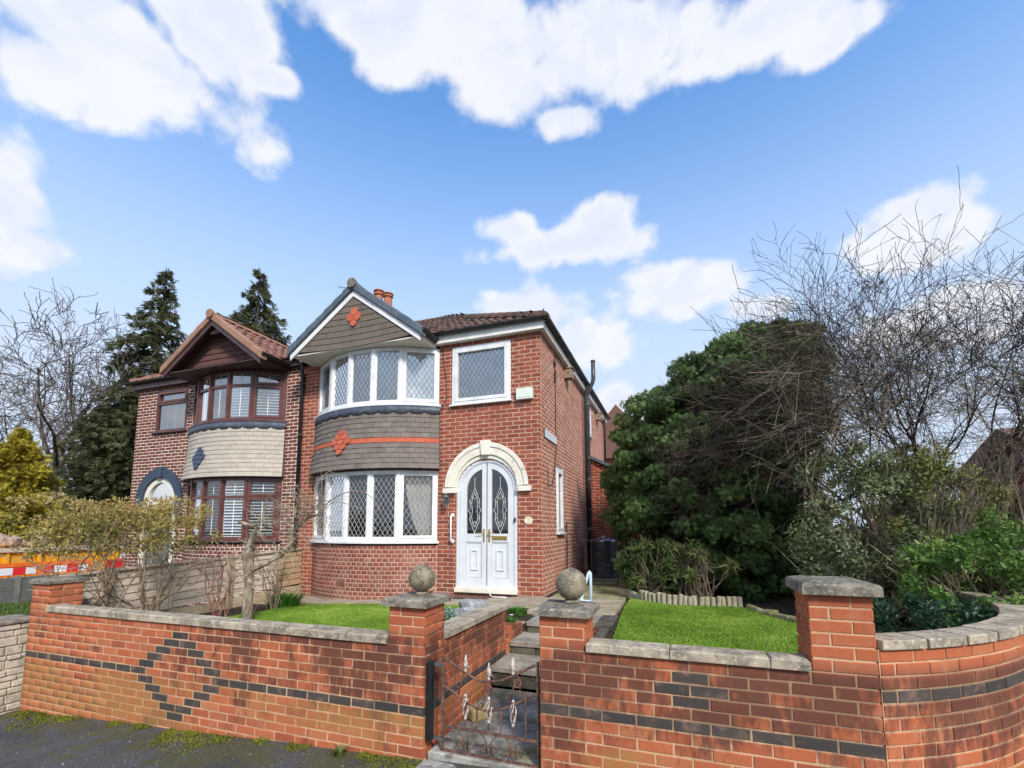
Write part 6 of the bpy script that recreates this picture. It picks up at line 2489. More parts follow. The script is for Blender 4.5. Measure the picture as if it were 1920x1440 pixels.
# ------------------------------------------------------------------ plants
def frames(f, roll=None, nrm=None):
    f = f / np.linalg.norm(f, axis=1, keepdims=True)
    n = len(f)
    a = nrm if nrm is not None else rng.normal(size=(n, 3)) if roll is None else np.tile(np.array(roll, float), (n, 1)) + rng.normal(0, 0.35, (n, 3))
    r = np.cross(f, a)
    r /= np.linalg.norm(r, axis=1, keepdims=True) + 1e-9
    u = np.cross(r, f)
    return f, r, u


def tmpl_spray(n=5, spread=55, w=0.17, droop=0.25):
    V, F = [], []
    for k in range(n):
        a = math.radians(-spread + 2 * spread * k / (n - 1))
        L = 1.0 - 0.35 * abs(k - (n - 1) / 2) / ((n - 1) / 2)
        d, s = np.array((math.cos(a), math.sin(a))), np.array((-math.sin(a), math.cos(a)))
        b = len(V)
        for (t, ww) in ((0.06, -0.35), (0.06, 0.35), (L * 0.62, 1.0), (L, 0.12)):
            q = d * t + s * w * ww * (0.5 if t < 0.1 else 1.0)
            V.append((q[0], q[1], -droop * t * t + 0.03 * (k % 2)))
        q = d * L * 0.62 - s * w
        V[b + 3] = (*(d * L), -droop * L * L)
        V.append((q[0], q[1], -droop * (L * .62) ** 2))
        F.append((b, b + 1, b + 2, b + 3))
        F.append((b, b + 3, b + 4, b))
    F = [(a_, b_, c_, d_) for a_, b_, c_, d_ in F]
    return np.array(V), F


def tmpl_leaf(w=0.45, droop=0.2):
    V = np.array([(0, 0, 0), (0.45, -w / 2, 0.06), (1, 0, -droop), (0.45, w / 2, 0.06), (0.5, 0, -0.02)])
    F = [(0, 1, 4), (1, 2, 4), (4, 2, 3), (0, 4, 3)]
    return V, F


def tmpl_tri(F):
    out = []
    for q in F:
        q = list(dict.fromkeys(q))
        for i in range(1, len(q) - 1):
            out.append((q[0], q[i], q[i + 1]))
    return np.array(out)


SPRAY = tmpl_spray(7, 62, 0.085, 0.35)
SPRAY3 = tmpl_spray(3, 40, 0.22, 0.35)
LEAF = tmpl_leaf()
LANCE = tmpl_leaf(0.22, 0.35)


def scatter(name, P, D, size, T, mat, parent, tint, roll=None, nrm=None):
    V0, F0 = T
    F0 = tmpl_tri(F0)
    f, r, u = frames(D, roll, nrm)
    n = len(P)
    s = np.asarray(size).reshape(-1, 1, 1) * np.ones((n, 1, 1))
    V = P[:, None, :] + s * (V0[None, :, 0:1] * f[:, None, :] + V0[None, :, 1:2] * r[:, None, :] + V0[None, :, 2:3] * u[:, None, :])
    F = F0[None] + (np.arange(n) * len(V0))[:, None, None]
    return link(name, np_mesh(name, V.reshape(-1, 3), F.reshape(-1, 3), mat, np.repeat(tint, len(V0))), parent)


def clumped(centres, outs, per, rad, flat=0.7, shell=0.55):
    """points in soft lumps round the centres, with outward directions"""
    n = len(centres)
    d = rng.normal(size=(n, per, 3))
    d /= np.linalg.norm(d, axis=2, keepdims=True)
    d += outs[:, None, :] * 0.55
    d /= np.linalg.norm(d, axis=2, keepdims=True)
    rr = rad[:, None, None] * rng.uniform(shell, 1.0, (n, per, 1))
    off = d * rr
    off[:, :, 2] *= flat
    P = centres[:, None, :] + off
    return P.reshape(-1, 3), d.reshape(-1, 3)


def profile_surface(prof, n, yk=0.85, inner=(0.82, 1.0), yc=0.0):
    """points on a crown given as rows (z, centre x, half width)"""
    prof = sorted(prof)
    zs = np.array([p[0] for p in prof])
    xm = np.array([p[1] for p in prof])
    hw = np.array([p[2] for p in prof])
    # area-weighted heights
    zz = rng.uniform(zs[0], zs[-1], n * 4)
    h = np.interp(zz, zs, hw)
    keep = rng.uniform(0, hw.max(), n * 4) < h + 0.12 * hw.max()
    zz, h = zz[keep][:n], h[keep][:n]
    th = rng.uniform(0, 2 * PI, len(zz))
    k = rng.uniform(*inner, len(zz))
    x = np.interp(zz, zs, xm) + h * k * np.cos(th)
    y = yc + h * k * yk * np.sin(th)
    dz = np.gradient(np.interp(np.linspace(zs[0], zs[-1], 60), zs, hw))
    sl = np.interp(zz, np.linspace(zs[0], zs[-1], 60), -dz / ((zs[-1] - zs[0]) / 59))
    out = np.stack([np.cos(th), np.sin(th), np.clip(sl, -0.5, 1.5)], 1)
    out /= np.linalg.norm(out, axis=1, keepdims=True)
    return np.stack([x, y, zz], 1), out


def trunk(parent, pts, rad, mat, name='trunk', seg=10):
    return part(MB().tube(pts, rad, seg), name, mat, parent, smooth=True)


def grow(mb, p, d, L, r, depth, kids, spread, up, wob=0.16, seg=5, kidlen=0.68, rmin=0.0035, first=0.35, minlen=0.12):
    """one limb and its side shoots, as tapering tubes"""
    n = 7 if depth > 0 else 5
    pts, rad = [np.array(p, float)], [r]
    d = np.array(d, float)
    d /= np.linalg.norm(d)
    for i in range(n):
        d = d + rng.normal(0, wob, 3) + np.array((0, 0, up))
        d /= np.linalg.norm(d)
        pts.append(pts[-1] + d * L / n)
        rad.append(max(rmin, r * (1 - 0.62 * (i + 1) / n)))
    mb.tube(pts, rad, seg if r > 0.02 else (4 if r > 0.008 else 3), cap=False)
    if depth <= 0 or L < minlen:
        return
    for k in range(kids):
        f = first + (1 - first) * (k + rng.uniform(0.2, 0.9)) / kids
        i = min(n - 1, int(f * n))
        q = pts[i] + (pts[i + 1] - pts[i]) * (f * n - i)
        t = pts[i + 1] - pts[i]
        t /= np.linalg.norm(t)
        side = np.cross(t, rng.normal(size=3))
        side /= np.linalg.norm(side) + 1e-9
        dd = t * math.cos(spread) + side * math.sin(spread) * rng.uniform(0.7, 1.15)
        grow(mb, q, dd, L * kidlen * rng.uniform(0.7, 1.15), max(rmin, rad[i] * 0.62), depth - 1, kids, spread, up, wob, seg, kidlen, rmin, first, minlen)


# --- big dark evergreen on the right
t = thing('evergreen_tree', 'large dense dark green evergreen bush right of the house', 'tree')
HP = [(0.05, 2.9, 1.40), (1.0, 2.84, 1.72), (2.1, 2.78, 1.77), (2.9, 2.86, 1.77), (3.4, 2.98, 1.68), (3.9, 3.22, 1.44), (4.35, 3.58, 1.10), (4.68, 3.84, 0.72), (4.86, 3.98, 0.22)]
cs, outs = profile_surface(HP, 430, 0.86, (0.80, 1.06), 2.0)
rad = rng.uniform(0.16, 0.36, len(cs))
P, D = clumped(cs, outs, 125, rad, 0.60, 0.50)
tc = np.repeat(rng.uniform(0.1, 0.8, len(cs)), 125)
tint = np.clip(tc + rng.normal(0, 0.14, len(P)), 0, 1)
D2 = rng.normal(0, 0.75, D.shape) + np.array((0, 0, 0.55)) + 0.35 * D
scatter('crown', P, D2, rng.uniform(0.06, 0.115, len(P)), SPRAY, M['leaf_hinoki'], t, tint, nrm=D + rng.normal(0, 0.38, D.shape))
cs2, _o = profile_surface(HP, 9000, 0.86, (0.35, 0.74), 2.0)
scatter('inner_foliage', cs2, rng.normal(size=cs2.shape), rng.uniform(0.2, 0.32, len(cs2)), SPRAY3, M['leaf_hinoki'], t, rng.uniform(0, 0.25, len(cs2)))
trunk(t, [(3.0, 2.0, -0.1), (3.02, 2.0, 1.5), (3.3, 2.0, 3.0), (3.9, 2.0, 4.8)], [0.16, 0.13, 0.09, 0.02], M['bark_mossy'])

# --- bare tree at the corner: many stems fanning out
t = thing('bare_tree', 'leafless many stemmed tree fanning out above the shrubs by the corner', 'tree')
mb_tr, mb_br = MB(), MB()
base = np.array((5.45, 0.35, -0.1))
stems = [(-1.45, -0.3, 1.1, 2.1), (-1.2, 0.3, 1.15, 2.3), (-0.95, 0.10, 1.0, 2.5), (-0.62, -0.30, 1.0, 2.7), (-0.35, 0.25, 1.0, 2.9), (-0.12, -0.15, 1.0, 3.1), (0.12, 0.2, 1.0, 3.0), (0.38, -0.25, 1.0, 3.0), (0.66, 0.1, 1.0, 2.9), (0.95, -0.2, 0.9, 2.8), (1.3, 0.15, 0.8, 2.7), (-0.25, -0.45, 0.9, 2.5), (0.9, -0.5, 0.9, 2.5)]
for k, (dx, dy, dz, L) in enumerate(stems):
    b = base + np.array((dx * 0.22, dy * 0.4, 0))
    mid = b + np.array((dx * 0.50, dy * 0.5, 1.35))
    tip = mid + np.array((dx, dy, dz)) * 0.75
    r0 = random.uniform(0.030, 0.056)
    mb_tr.tube([b, b + (mid - b) * 0.5 + rng.normal(0, 0.05, 3), mid, (mid + tip) / 2 + rng.normal(0, 0.05, 3), tip], [r0, r0 * 0.9, r0 * 0.75, r0 * 0.62, r0 * 0.5], 8)
    dd = np.array((dx * 1.15, dy, dz * 0.9))
    for q in range(5):
        st = mid + (tip - mid) * (0.05 + 0.23 * q)
        grow(mb_br, st, dd + rng.normal(0, 0.25, 3), L * (0.74 - 0.045 * q), r0 * 0.36, 4, 4, 0.60, 0.012, 0.15, 6, 0.64, 0.0026, 0.20, 0.05)
part(mb_tr, 'trunk', M['bark_mossy'], t, smooth=True)
part(mb_br, 'branches', M['twig_dark'], t)
# long pale arching shoots on its left side
mb = MB()
for k in range(290):
    st = np.array((rng.uniform(4.2, 5.4 if k < 160 else 6.8), rng.uniform(-0.9, 0.9), rng.uniform(2.1, 3.4)))
    dirn = np.array((-1.0 if k < 160 else rng.uniform(-1, 1), rng.uniform(-0.55, 0.25), rng.uniform(-0.05, 0.85)))
    L = rng.uniform(0.8, 2.3)
    n = 9
    pts = [st]
    d = dirn / np.linalg.norm(dirn)
    for i in range(n):
        d = d + rng.normal(0, 0.24, 3) + np.array((0, 0, -0.085))
        d /= np.linalg.norm(d)
        pts.append(pts[-1] + d * L / n)
    r = rng.uniform(0.0022, 0.0048)
    mb.tube(pts, [r * (1 - 0.6 * i / n) for i in range(n + 1)], 4, cap=False)
    for q in range(5):
        i = rng.integers(2, n)
        dd = (pts[i] - pts[i - 1]) + rng.normal(0, 0.16, 3)
        dd /= np.linalg.norm(dd)
        l2 = L * rng.uniform(0.2, 0.4)
        mb.tube([pts[i], pts[i] + dd * l2 * 0.5, pts[i] + dd * l2 + np.array((0, 0, -0.05 * l2))], [r * 0.6, r * 0.5, 0.0025], 3, cap=False)
part(mb, 'arching_shoots', M['twig_pale'], t)


def shrub(label, centre, radii, nleaf, size, T, leafmat, stems, stemmat, cat='shrub', hollow=0.55, tintmu=0.5, name='shrub', floor=None, lumps=None):
    t = thing(name, label, cat)
    c, rd = np.array(centre), np.array(radii)
    nl = lumps or max(10, nleaf // 130)
    d = rng.normal(size=(nl, 3))
    d /= np.linalg.norm(d, axis=1, keepdims=True)
    cs = c + d * rd * rng.uniform(hollow, 0.92, (nl, 1))
    per = nleaf // nl
    P, D = clumped(cs, d, per, rng.uniform(0.14, 0.30, nl) * float(np.mean(rd)), 0.85, 0.3)
    tn = np.clip(np.repeat(rng.normal(tintmu, 0.18, nl), per) + rng.normal(0, 0.18, len(P)), 0, 1)
    if floor is not None:
        ok = P[:, 2] > floor
        P, D, tn = P[ok], D[ok], tn[ok]
    scatter('foliage', P, 0.4 * D + rng.normal(0, 0.7, D.shape), rng.uniform(0.65, 1.25, len(P)) * size, T, leafmat, t, tn, nrm=D + rng.normal(0, 0.6, D.shape) + np.array((0, 0, 0.3)))
    mb = MB()
    for k in range(stems):
        a = d[rng.integers(0, nl)]
        b = np.array((c[0] + rng.normal(0, rd[0] * 0.25), c[1] + rng.normal(0, rd[1] * 0.25), (floor if floor is not None else c[2] - rd[2]) - 0.05))
        tip = c + a * rd * rng.uniform(0.7, 1.08)
        mid = (b * 0.45 + tip * 0.55) + rng.normal(0, 0.12, 3) * rd
        r = rng.uniform(0.005, 0.012)
        mb.tube([b, b * 0.6 + mid * 0.4, mid, mid * 0.45 + tip * 0.55, tip], [r * 1.3, r * 1.1, r * 0.9, r * 0.7, r * 0.3], 4, cap=False)
        for q in range(2):
            e = tip + rng.normal(0, 0.18, 3) * rd
            mb.tube([mid, (mid + e) / 2 + rng.normal(0, 0.03, 3), e], [r * 0.6, r * 0.45, r * 0.25], 3, cap=False)
    part(mb, 'stems', stemmat, t)
    return t


shrub('tall variegated grey green shrub behind the tallest brick pier', (4.35, -0.75, 1.0), (0.80, 0.55, 1.30), 13000, 0.060, LEAF, M['leaf_variegated'], 70, M['twig_brown'], floor=0.0)
shrub('olive green twiggy shrub under the bare tree', (5.05, -0.75, 1.05), (0.80, 0.6, 1.25), 12000, 0.055, LEAF, M['leaf_mixed'], 150, M['twig_pale'], floor=0.0)
shrub('bright green glossy shrub spilling over the curved wall', (4.78, -1.95, 0.62), (0.66, 0.60, 0.55), 9500, 0.060, LEAF, M['leaf_laurel'], 40, M['twig_brown'], floor=0.0)
shrub('low dark green shrub in the bed behind the curved wall joint', (4.0, -2.80, 0.26), (0.55, 0.60, 0.28), 4500, 0.05, LEAF, M['leaf_dark'], 20, M['bark_dark'], floor=0.0)
shrub('yellow green leggy shrub growing among the bare stems', (5.15, -0.2, 2.05), (0.42, 0.35, 0.42), 1500, 0.05, LEAF, M['leaf_mixed'], 36, M['twig_pale'], tintmu=0.75, floor=0.0)
shrub('brown twiggy tangled shrub with few leaves at the far right', (6.05, -0.3, 1.35), (1.0, 0.7, 0.95), 2600, 0.045, LEAF, M['leaf_dry'], 330, M['twig_pale'], floor=0.0)
shrub('mid green shrub filling the bed right of the olive shrub', (5.75, -1.1, 0.75), (0.7, 0.5, 0.75), 6500, 0.055, LEAF, M['leaf_laurel'], 120, M['twig_pale'], tintmu=0.45, floor=0.0)
shrub('small drooping lance leaved shrub beside the side path', (1.72, 0.30, 0.52), (0.46, 0.32, 0.50), 1900, 0.12, LANCE, M['leaf_bamboo'], 30, M['bark_mossy'], tintmu=0.45, floor=0.05)
shrub('yellowish lance leaved shrub under the dark evergreen', (2.45, 0.30, 0.60), (0.55, 0.30, 0.34), 900, 0.14, LANCE, M['leaf_bamboo'], 40, M['twig_brown'], tintmu=0.75, floor=0.05)

# --- leggy hedge shrubs by the fence
for (bx, by, cx_, cy_, lab) in ((-4.98, -3.62, -5.45, -3.62, 'leggy yellow green hedge shrub nearest the left end pier'), (-4.88, -3.02, -4.95, -2.95, 'leggy yellow green hedge shrub nearest the pruned tree')):
    t = thing('hedge_shrub', lab, 'shrub', 'leggy hedge shrubs along the fence')
    c, rd = np.array((cx_, cy_, 1.20)), np.array((0.68, 0.55, 0.42))
    nl = 84
    d = rng.uniform(-1, 1, (nl, 3))
    cs = c + d * rd * np.array((0.95, 0.95, 0.82))
    P, D = clumped(cs, d / np.linalg.norm(d, axis=1, keepdims=True), 58, rng.uniform(0.09, 0.19, nl), 0.8, 0.2)
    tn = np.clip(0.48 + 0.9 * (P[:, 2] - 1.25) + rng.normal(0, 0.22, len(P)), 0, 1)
    keep = P[:, 2] < 1.57 + rng.normal(0, 0.03, len(P))
    scatter('foliage', P[keep], D[keep] + rng.normal(0, 0.6, D[keep].shape), rng.uniform(0.035, 0.065, keep.sum()), LEAF, M['leaf_hedge'], t, tn[keep], nrm=D[keep] + rng.normal(0, 0.7, D[keep].shape) + np.array((0, 0, 0.3)))
    mb = MB()
    for k in range(9):
        a = rng.uniform(-1, 1, 3)
        b = np.array((bx + rng.normal(0, 0.07), by + rng.normal(0, 0.07), gz(bx) - 0.03))
        grow(mb, b, (a[0] * 0.55 + (cx_ - bx) * 0.5, a[1] * 0.4, 0.9), 1.0, rng.uniform(0.013, 0.024), 2, 4, 0.62, 0.03, 0.17, 5, 0.6, 0.004, 0.30)
    part(mb, 'stems', M['twig_brown'], t)

# --- pruned tree on the left lawn
t = thing('pruned_tree', 'hard pruned bare tree with pale flaky bark on the left lawn', 'tree')
TB = np.array((-3.40, -2.72, -0.14))


def T3(x, z, y=-2.7):
    return (x, y, z)


mb = MB()
mb.tube([TB, (-3.42, -2.72, 0.15), (-3.43, -2.7, 0.40), (-3.455, -2.7, 0.62), (-3.475, -2.7, 0.74), (-3.46, -2.7, 0.84), (-3.42, -2.71, 0.95), (-3.39, -2.715, 1.02)], [0.084, 0.064, 0.058, 0.062, 0.078, 0.070, 0.048, 0.036], 12)
part(mb, 'trunk', M['bark_grey'], t, smooth=True)
mb = MB()
mb.tube([T3(-3.45, 0.84), T3(-3.37, 1.06, -2.72), T3(-3.30, 1.17, -2.75)], [0.045, 0.036, 0.030], 9)
mb.tube([T3(-3.30, 1.16, -2.75), T3(-3.39, 1.20, -2.82), T3(-3.48, 1.235, -2.88)], [0.031, 0.027, 0.024], 9)
mb.tube([T3(-3.43, 0.55), T3(-3.24, 0.66, -2.62), T3(-3.02, 0.78, -2.56), T3(-2.87, 0.97, -2.54), T3(-2.89, 1.08, -2.53), T3(-2.80, 1.19, -2.5), T3(-2.66, 1.305, -2.48), T3(-2.46, 1.335, -2.45)], [0.034, 0.031, 0.030, 0.032, 0.026, 0.024, 0.020, 0.013], 8)
mb.tube([T3(-3.45, 0.72), T3(-3.58, 0.745, -2.75), T3(-3.66, 0.73, -2.78)], [0.03, 0.022, 0.016], 7)
part(mb, 'limbs', M['bark_grey'], t, smooth=True)
mb = MB()
for pts, r in (([(-3.30, 1.20), (-3.335, 1.32), (-3.32, 1.46), (-3.27, 1.58), (-3.215, 1.67)], 0.014),
               ([(-2.89, 1.08), (-2.94, 1.20), (-2.97, 1.31), (-3.06, 1.33)], 0.010),
               ([(-2.68, 1.29), (-2.70, 1.40), (-2.66, 1.47), (-2.50, 1.52), (-2.27, 1.515), (-1.92, 1.48), (-1.72, 1.43), (-1.60, 1.38)], 0.008),
               ([(-2.46, 1.33), (-2.36, 1.44), (-2.25, 1.53), (-2.06, 1.61), (-1.86, 1.64), (-1.68, 1.61), (-1.55, 1.53), (-1.47, 1.42), (-1.45, 1.34)], 0.009),
               ([(-3.30, 1.16), (-3.10, 1.22), (-2.96, 1.36), (-2.90, 1.46)], 0.012),
               ([(-3.38, 1.05), (-3.45, 1.02), (-3.62, 1.20), (-3.72, 1.27)], 0.009),
               ([(-2.80, 1.2), (-2.86, 1.34), (-2.95, 1.44), (-3.0, 1.50)], 0.009)):
    y = -2.6 + random.uniform(-0.15, 0.15)
    q = [(x, y + 0.02 * math.sin(i), z) for i, (x, z) in enumerate(pts)]
    mb.tube(q, [r * (1 - 0.6 * i / (len(q) - 1)) for i in range(len(q))], 6, cap=False)
for k in range(150):
    seeds = [(-2.7, -2.48, 1.30), (-2.88, -2.53, 1.08), (-3.3, -2.75, 1.18), (-2.55, -2.46, 1.33), (-3.45, -2.7, 0.85), (-2.95, -2.55, 0.86), (-3.45, -2.7, 0.5), (-2.5, -2.5, 1.5), (-2.65, -2.6, 1.42)]
    sd = np.array(seeds[k % len(seeds)]) + rng.normal(0, 0.05, 3)
    grow(mb, sd, rng.normal(0, 1, 3) * np.array((1, 0.7, 0.8)) + np.array((0.15, 0, 0.25)), rng.uniform(0.14, 0.55), rng.uniform(0.0035, 0.0075), 1, 2, 0.7, -0.02, 0.26, 4, 0.6, 0.0022, 0.3)
part(mb, 'twigs', M['twig_pale'], t)

# --- bare cane shrubs in the bed by the fence
for lab, (bx, by), n, ht, mt in (('bare red caned rose shrub in front of the fence post', (-4.25, -2.45), 9, 1.0, M['cane_red']),
                                 ('bare thorny shrub with a few reddish leaves behind the pruned tree', (-3.95, -1.75), 11, 0.85, M['twig_brown'])):
    t = thing('cane_shrub', lab, 'shrub')
    mb = MB()
    tips = []
    for k in range(n):
        b = np.array((bx + rng.normal(0, 0.05), by + rng.normal(0, 0.05), gz(bx) - 0.03))
        dx = rng.uniform(-0.6, 0.45)
        pts = [b]
        for i in range(1, 6):
            f = i / 5
            pts.append(b + np.array((dx * f ** 1.3, rng.uniform(-0.08, 0.08), ht * f * rng.uniform(0.92, 1.05))) + rng.normal(0, 0.015, 3))
        mb.tube(pts, [0.011 - 0.0015 * i for i in range(6)], 5, cap=False)
        for q in range(4):
            i = rng.integers(2, 5)
            e = pts[i] + rng.normal(0, 0.15, 3) + np.array((0, 0, 0.15))
            mb.tube([pts[i], (pts[i] + e) / 2 + rng.normal(0, 0.015, 3), e], [0.005, 0.004, 0.002], 4, cap=False)
            tips.append(e)
    part(mb, 'canes', mt, t)
    tips = np.array(tips)
    P = np.repeat(tips, 4, 0) + rng.normal(0, 0.04, (len(tips) * 4, 3))
    scatter('leaves', P, rng.normal(size=P.shape), rng.uniform(0.02, 0.04, len(P)), LEAF, M['leaf_dry'], t, rng.uniform(0, 1, len(P)))


def strap_plant(label, x, y, z, n, h, spread, mat, name='strap_plant', w=0.010):
    V, F, tn = [], [], []
    for k in range(n):
        a = rng.uniform(0, 2 * PI)
        r0 = rng.uniform(0, spread * 0.55)
        bx, by = x + r0 * math.cos(a) * 1.3, y + r0 * math.sin(a)
        hh = h * rng.uniform(0.6, 1.1)
        lean = rng.uniform(0.15, 0.9) * hh
        s = np.array((-math.sin(a), math.cos(a), 0)) * w * rng.uniform(0.7, 1.3)
        b = len(V)
        for i in range(5):
            f = i / 4
            c = np.array((bx + math.cos(a) * lean * f ** 1.7, by + math.sin(a) * lean * f ** 1.7, z + hh * (f - 0.28 * f * f * (lean / hh))))
            ww = (1 - f ** 2.2) + 0.05
            V += [c - s * ww, c + s * ww]
        for i in range(4):
            F.append((b + 2 * i, b + 2 * i + 1, b + 2 * i + 3, b + 2 * i + 2))
        tn += [rng.uniform(0, 1)] * 10
    o = link(name, np_mesh(name, np.array(V), np.array(F), mat, np.array(tn)))
    return tag(o, label, 'plant')


strap_plant('large clump of green strap leaves beside the path by the fence', -4.02, -1.48, -0.16, 420, 0.27, 0.42, M['leaf_strap'])
strap_plant('green strap leaved clump between the gate pier and the rocks', -0.50, -2.35, -0.01, 190, 0.20, 0.20, M['leaf_strap'])
strap_plant('small green clump at the top of the steps beyond the wing wall', 0.02, -1.42, -0.05, 190, 0.13, 0.20, M['leaf_strap'])
strap_plant('tiny clump with a white flower on the low step wall', 0.15, -1.98, -0.05, 40, 0.09, 0.08, M['leaf_strap'], 'flower_clump')
strap_plant('pale green weed rooted at the foot of the wall near the gate', -0.42, YW - 0.10, pz(-0.42) + 0.01, 26, 0.10, 0.06, M['leaf_bamboo'], 'weed', 0.016)
mb = MB()
for i in range(6):
    a = 2 * PI * i / 6
    mb.add([(0.17, -2.02, 0.06), (0.17 + 0.018 * math.cos(a), -2.02 + 0.018 * math.sin(a), 0.068), (0.17 + 0.03 * math.cos(a + .5), -2.02 + 0.03 * math.sin(a + .5), 0.062), (0.17 + 0.018 * math.cos(a + 1), -2.02 + 0.018 * math.sin(a + 1), 0.068)], [(0, 1, 2, 3)])
part(mb, 'flower', M['white_paint'], bpy.data.objects['flower_clump'])
shrub('silver leaved cushion plant behind the gate pier', (-0.16, -3.30, 0.13), (0.26, 0.42, 0.16), 2600, 0.045, LEAF, M['leaf_silver'], 10, M['leaf_silver'], cat='plant', name='silver_plant', floor=0.0)

# moss along the foot of the wall and loose chips on the tarmac
n = 22000
xs = rng.uniform(-4.8, 0.3, n)
lump = np.sin(xs * 2.6 + 0.6) + 0.7 * np.sin(xs * 5.9 + 1.0) + 0.35 * np.sin(xs * 13.0)
reach = np.clip(0.12 + 0.16 * lump, 0.0, 0.42)
ys = YW - 0.01 - np.abs(rng.normal(0, 0.5, n)) * reach
ok = (reach > 0.06) & (rng.uniform(0, 1, n) < 0.35 + 0.5 * (np.sin(xs * 17 + ys * 23) > -0.2))
xs, ys = xs[ok], ys[ok]
zs = np.array([pav_h(x, y) for x, y in zip(xs, ys)])
P = np.stack([xs, ys, zs - 0.004 + 0.012 * rng.uniform(0, 1, len(xs))], 1)
D = rng.normal(0, 0.8, P.shape) + np.array((0, 0, 0.5))
o = scatter('moss', P, D, rng.uniform(0.010, 0.028, len(P)), LEAF, M['moss'], None, np.clip(0.45 + 0.25 * np.sin(xs * 7 + ys * 9) + rng.normal(0, 0.2, len(xs)), 0, 1))
o['kind'] = 'stuff'
tag(o, 'yellow green moss growing in cushions along the foot of the brick wall', 'moss')
P = np.concatenate([rng.uniform((-4.1, -4.1), (-0.3, -1.2), (260, 2)), rng.uniform((1.5, -4.1), (3.4, -0.3), (190, 2))])
ok = poly_in(LAWN_A)(P[:, 0], P[:, 1]) | poly_in(LAWN_B)(P[:, 0], P[:, 1])
P = P[ok]
P = np.stack([P[:, 0], P[:, 1], np.array([gz(x) for x in P[:, 0]]) + 0.055], 1)
o = scatter('leaf_litter', P, rng.normal(0, 1, P.shape) * np.array((1, 1, 0.3)), rng.uniform(0.015, 0.035, len(P)), LEAF, M['leaf_dry'], None, rng.uniform(0, 1, len(P)))
o['kind'] = 'stuff'
tag(o, 'scattered small dead leaves lying on the two front lawns', 'litter')
n = 1500
xs = rng.uniform(-4.9, 1.2, n)
ys = YW - 0.02 - np.abs(rng.normal(0, 0.16, n)) - 0.5 * (rng.uniform(0, 1, n) < 0.12) * rng.uniform(0, 2, n)
P = np.stack([xs, ys, np.array([pav_h(x, y) for x, y in zip(xs, ys)]) + 0.003], 1)
D = rng.normal(0, 1, P.shape) * np.array((1, 1, 0.25))
o = scatter('leaf_litter', P, D, rng.uniform(0.006, 0.026, n), LEAF, M['leaf_dry'], None, rng.uniform(0, 1, n))
o['kind'] = 'stuff'
tag(o, 'brown leaf crumbs and dirt swept along the foot of the brick wall', 'litter')
n = 900
xs, ys = rng.uniform(-5.6, 1.0, n), rng.uniform(-6.4, YW - 0.03, n)
P = np.stack([xs, ys, np.array([pav_h(x, y) for x, y in zip(xs, ys)]) + 0.001], 1)
VB, FB = brick_vf(1, 1, 1, 0.2)
VB = np.array(VB) * np.array((1, 0.8, 0.6))
f, r, u = frames(rng.normal(size=(n, 3)))
s = np.abs(rng.normal(0, 0.0045, n))[:, None, None] + 0.002
V = P[:, None] + s * (VB[None, :, 0:1] * f[:, None] + VB[None, :, 1:2] * r[:, None] + VB[None, :, 2:3] * u[:, None])
F = np.array(FB)[None] + (np.arange(n) * len(VB))[:, None, None]
o = link('gravel', np_mesh('gravel', V.reshape(-1, 3), F.reshape(-1, 4), M['rock']))
o['kind'] = 'stuff'
tag(o, 'loose pale stone chips scattered over the dark tarmac pavement', 'gravel')

# ------------------------------------------------------------------ trees behind the houses
THIN = tmpl_spray(4, 38, 0.085, 0.55)


def conifer(label, x, y, zb, prof, nbranch, dens, size, mat, name='conifer_tree', rise=0.10, sag=0.45, tn=(0.15, 0.8)):
    """trunk, drooping branches at every height and sprays hanging along them"""
    t = thing(name, label, 'tree')
    prof = sorted(prof)
    zs, dx, hw = (np.array([p[i] for p in prof]) for i in range(3))
    PP, DD, TT = [], [], []
    mb = MB()
    H = zs[-1] - zs[0]
    for k in range(nbranch):
        z = zs[0] + H * ((k + rng.uniform(0, 1)) / nbranch)
        L = np.interp(z, zs, hw) * rng.uniform(0.35, 1.18)
        a = rng.uniform(0, 2 * PI)
        cx = x + np.interp(z, zs, dx)
        d = np.array((math.cos(a), math.sin(a), 0))
        u = np.linspace(0, 1, 6)
        line = np.array((cx, y, z + 0.10 * L)) + d * L * u[:, None] + np.array((0, 0, 1)) * (L * (rise * u - sag * u ** 2))[:, None]
        mb.tube(line, [0.004 * H * (1 - 0.8 * q) * (0.3 + 0.7 * L / hw.max()) + 0.006 for q in u], 4, cap=False)
        n = max(8, int(dens * L))
        f = rng.uniform(0.12, 1.03, n) ** 0.75
        base = np.stack([np.interp(f, u, line[:, i]) for i in range(3)], 1)
        side = np.array((-d[1], d[0], 0))
        wid = 0.20 * L * (1.15 - f) + 0.04 * L
        off = side * (rng.normal(0, 1, n) * wid)[:, None] + np.array((0, 0, 1)) * (rng.normal(0, 0.05 * L + 0.05, n) - 0.03 * L)[:, None]
        PP.append(base + off)
        DD.append(d * 0.8 + side * rng.normal(0, 0.6, n)[:, None] + np.array((0, 0, 1)) * rng.normal(-0.35, 0.35, n)[:, None])
        TT.append(np.clip(rng.uniform(*tn) + rng.normal(0, 0.16, n), 0, 1))
    P, D, T = np.concatenate(PP), np.concatenate(DD), np.concatenate(TT)
    scatter('crown', P, D, rng.uniform(0.6, 1.3, len(P)) * size, THIN, mat, t, T)
    part(mb, 'branches', M['bark_dark'], t)
    top = zs[-1]
    mb = MB()
    mb.tube([(x, y, zb - 0.3), (x + 0.02, y, (top + zb) / 2), (x + dx[-1], y, top - 0.3)], [0.018 * (top - zb), 0.010 * (top - zb), 0.02], 8)
    part(mb, 'trunk', M['bark_dark'], t)
    return t


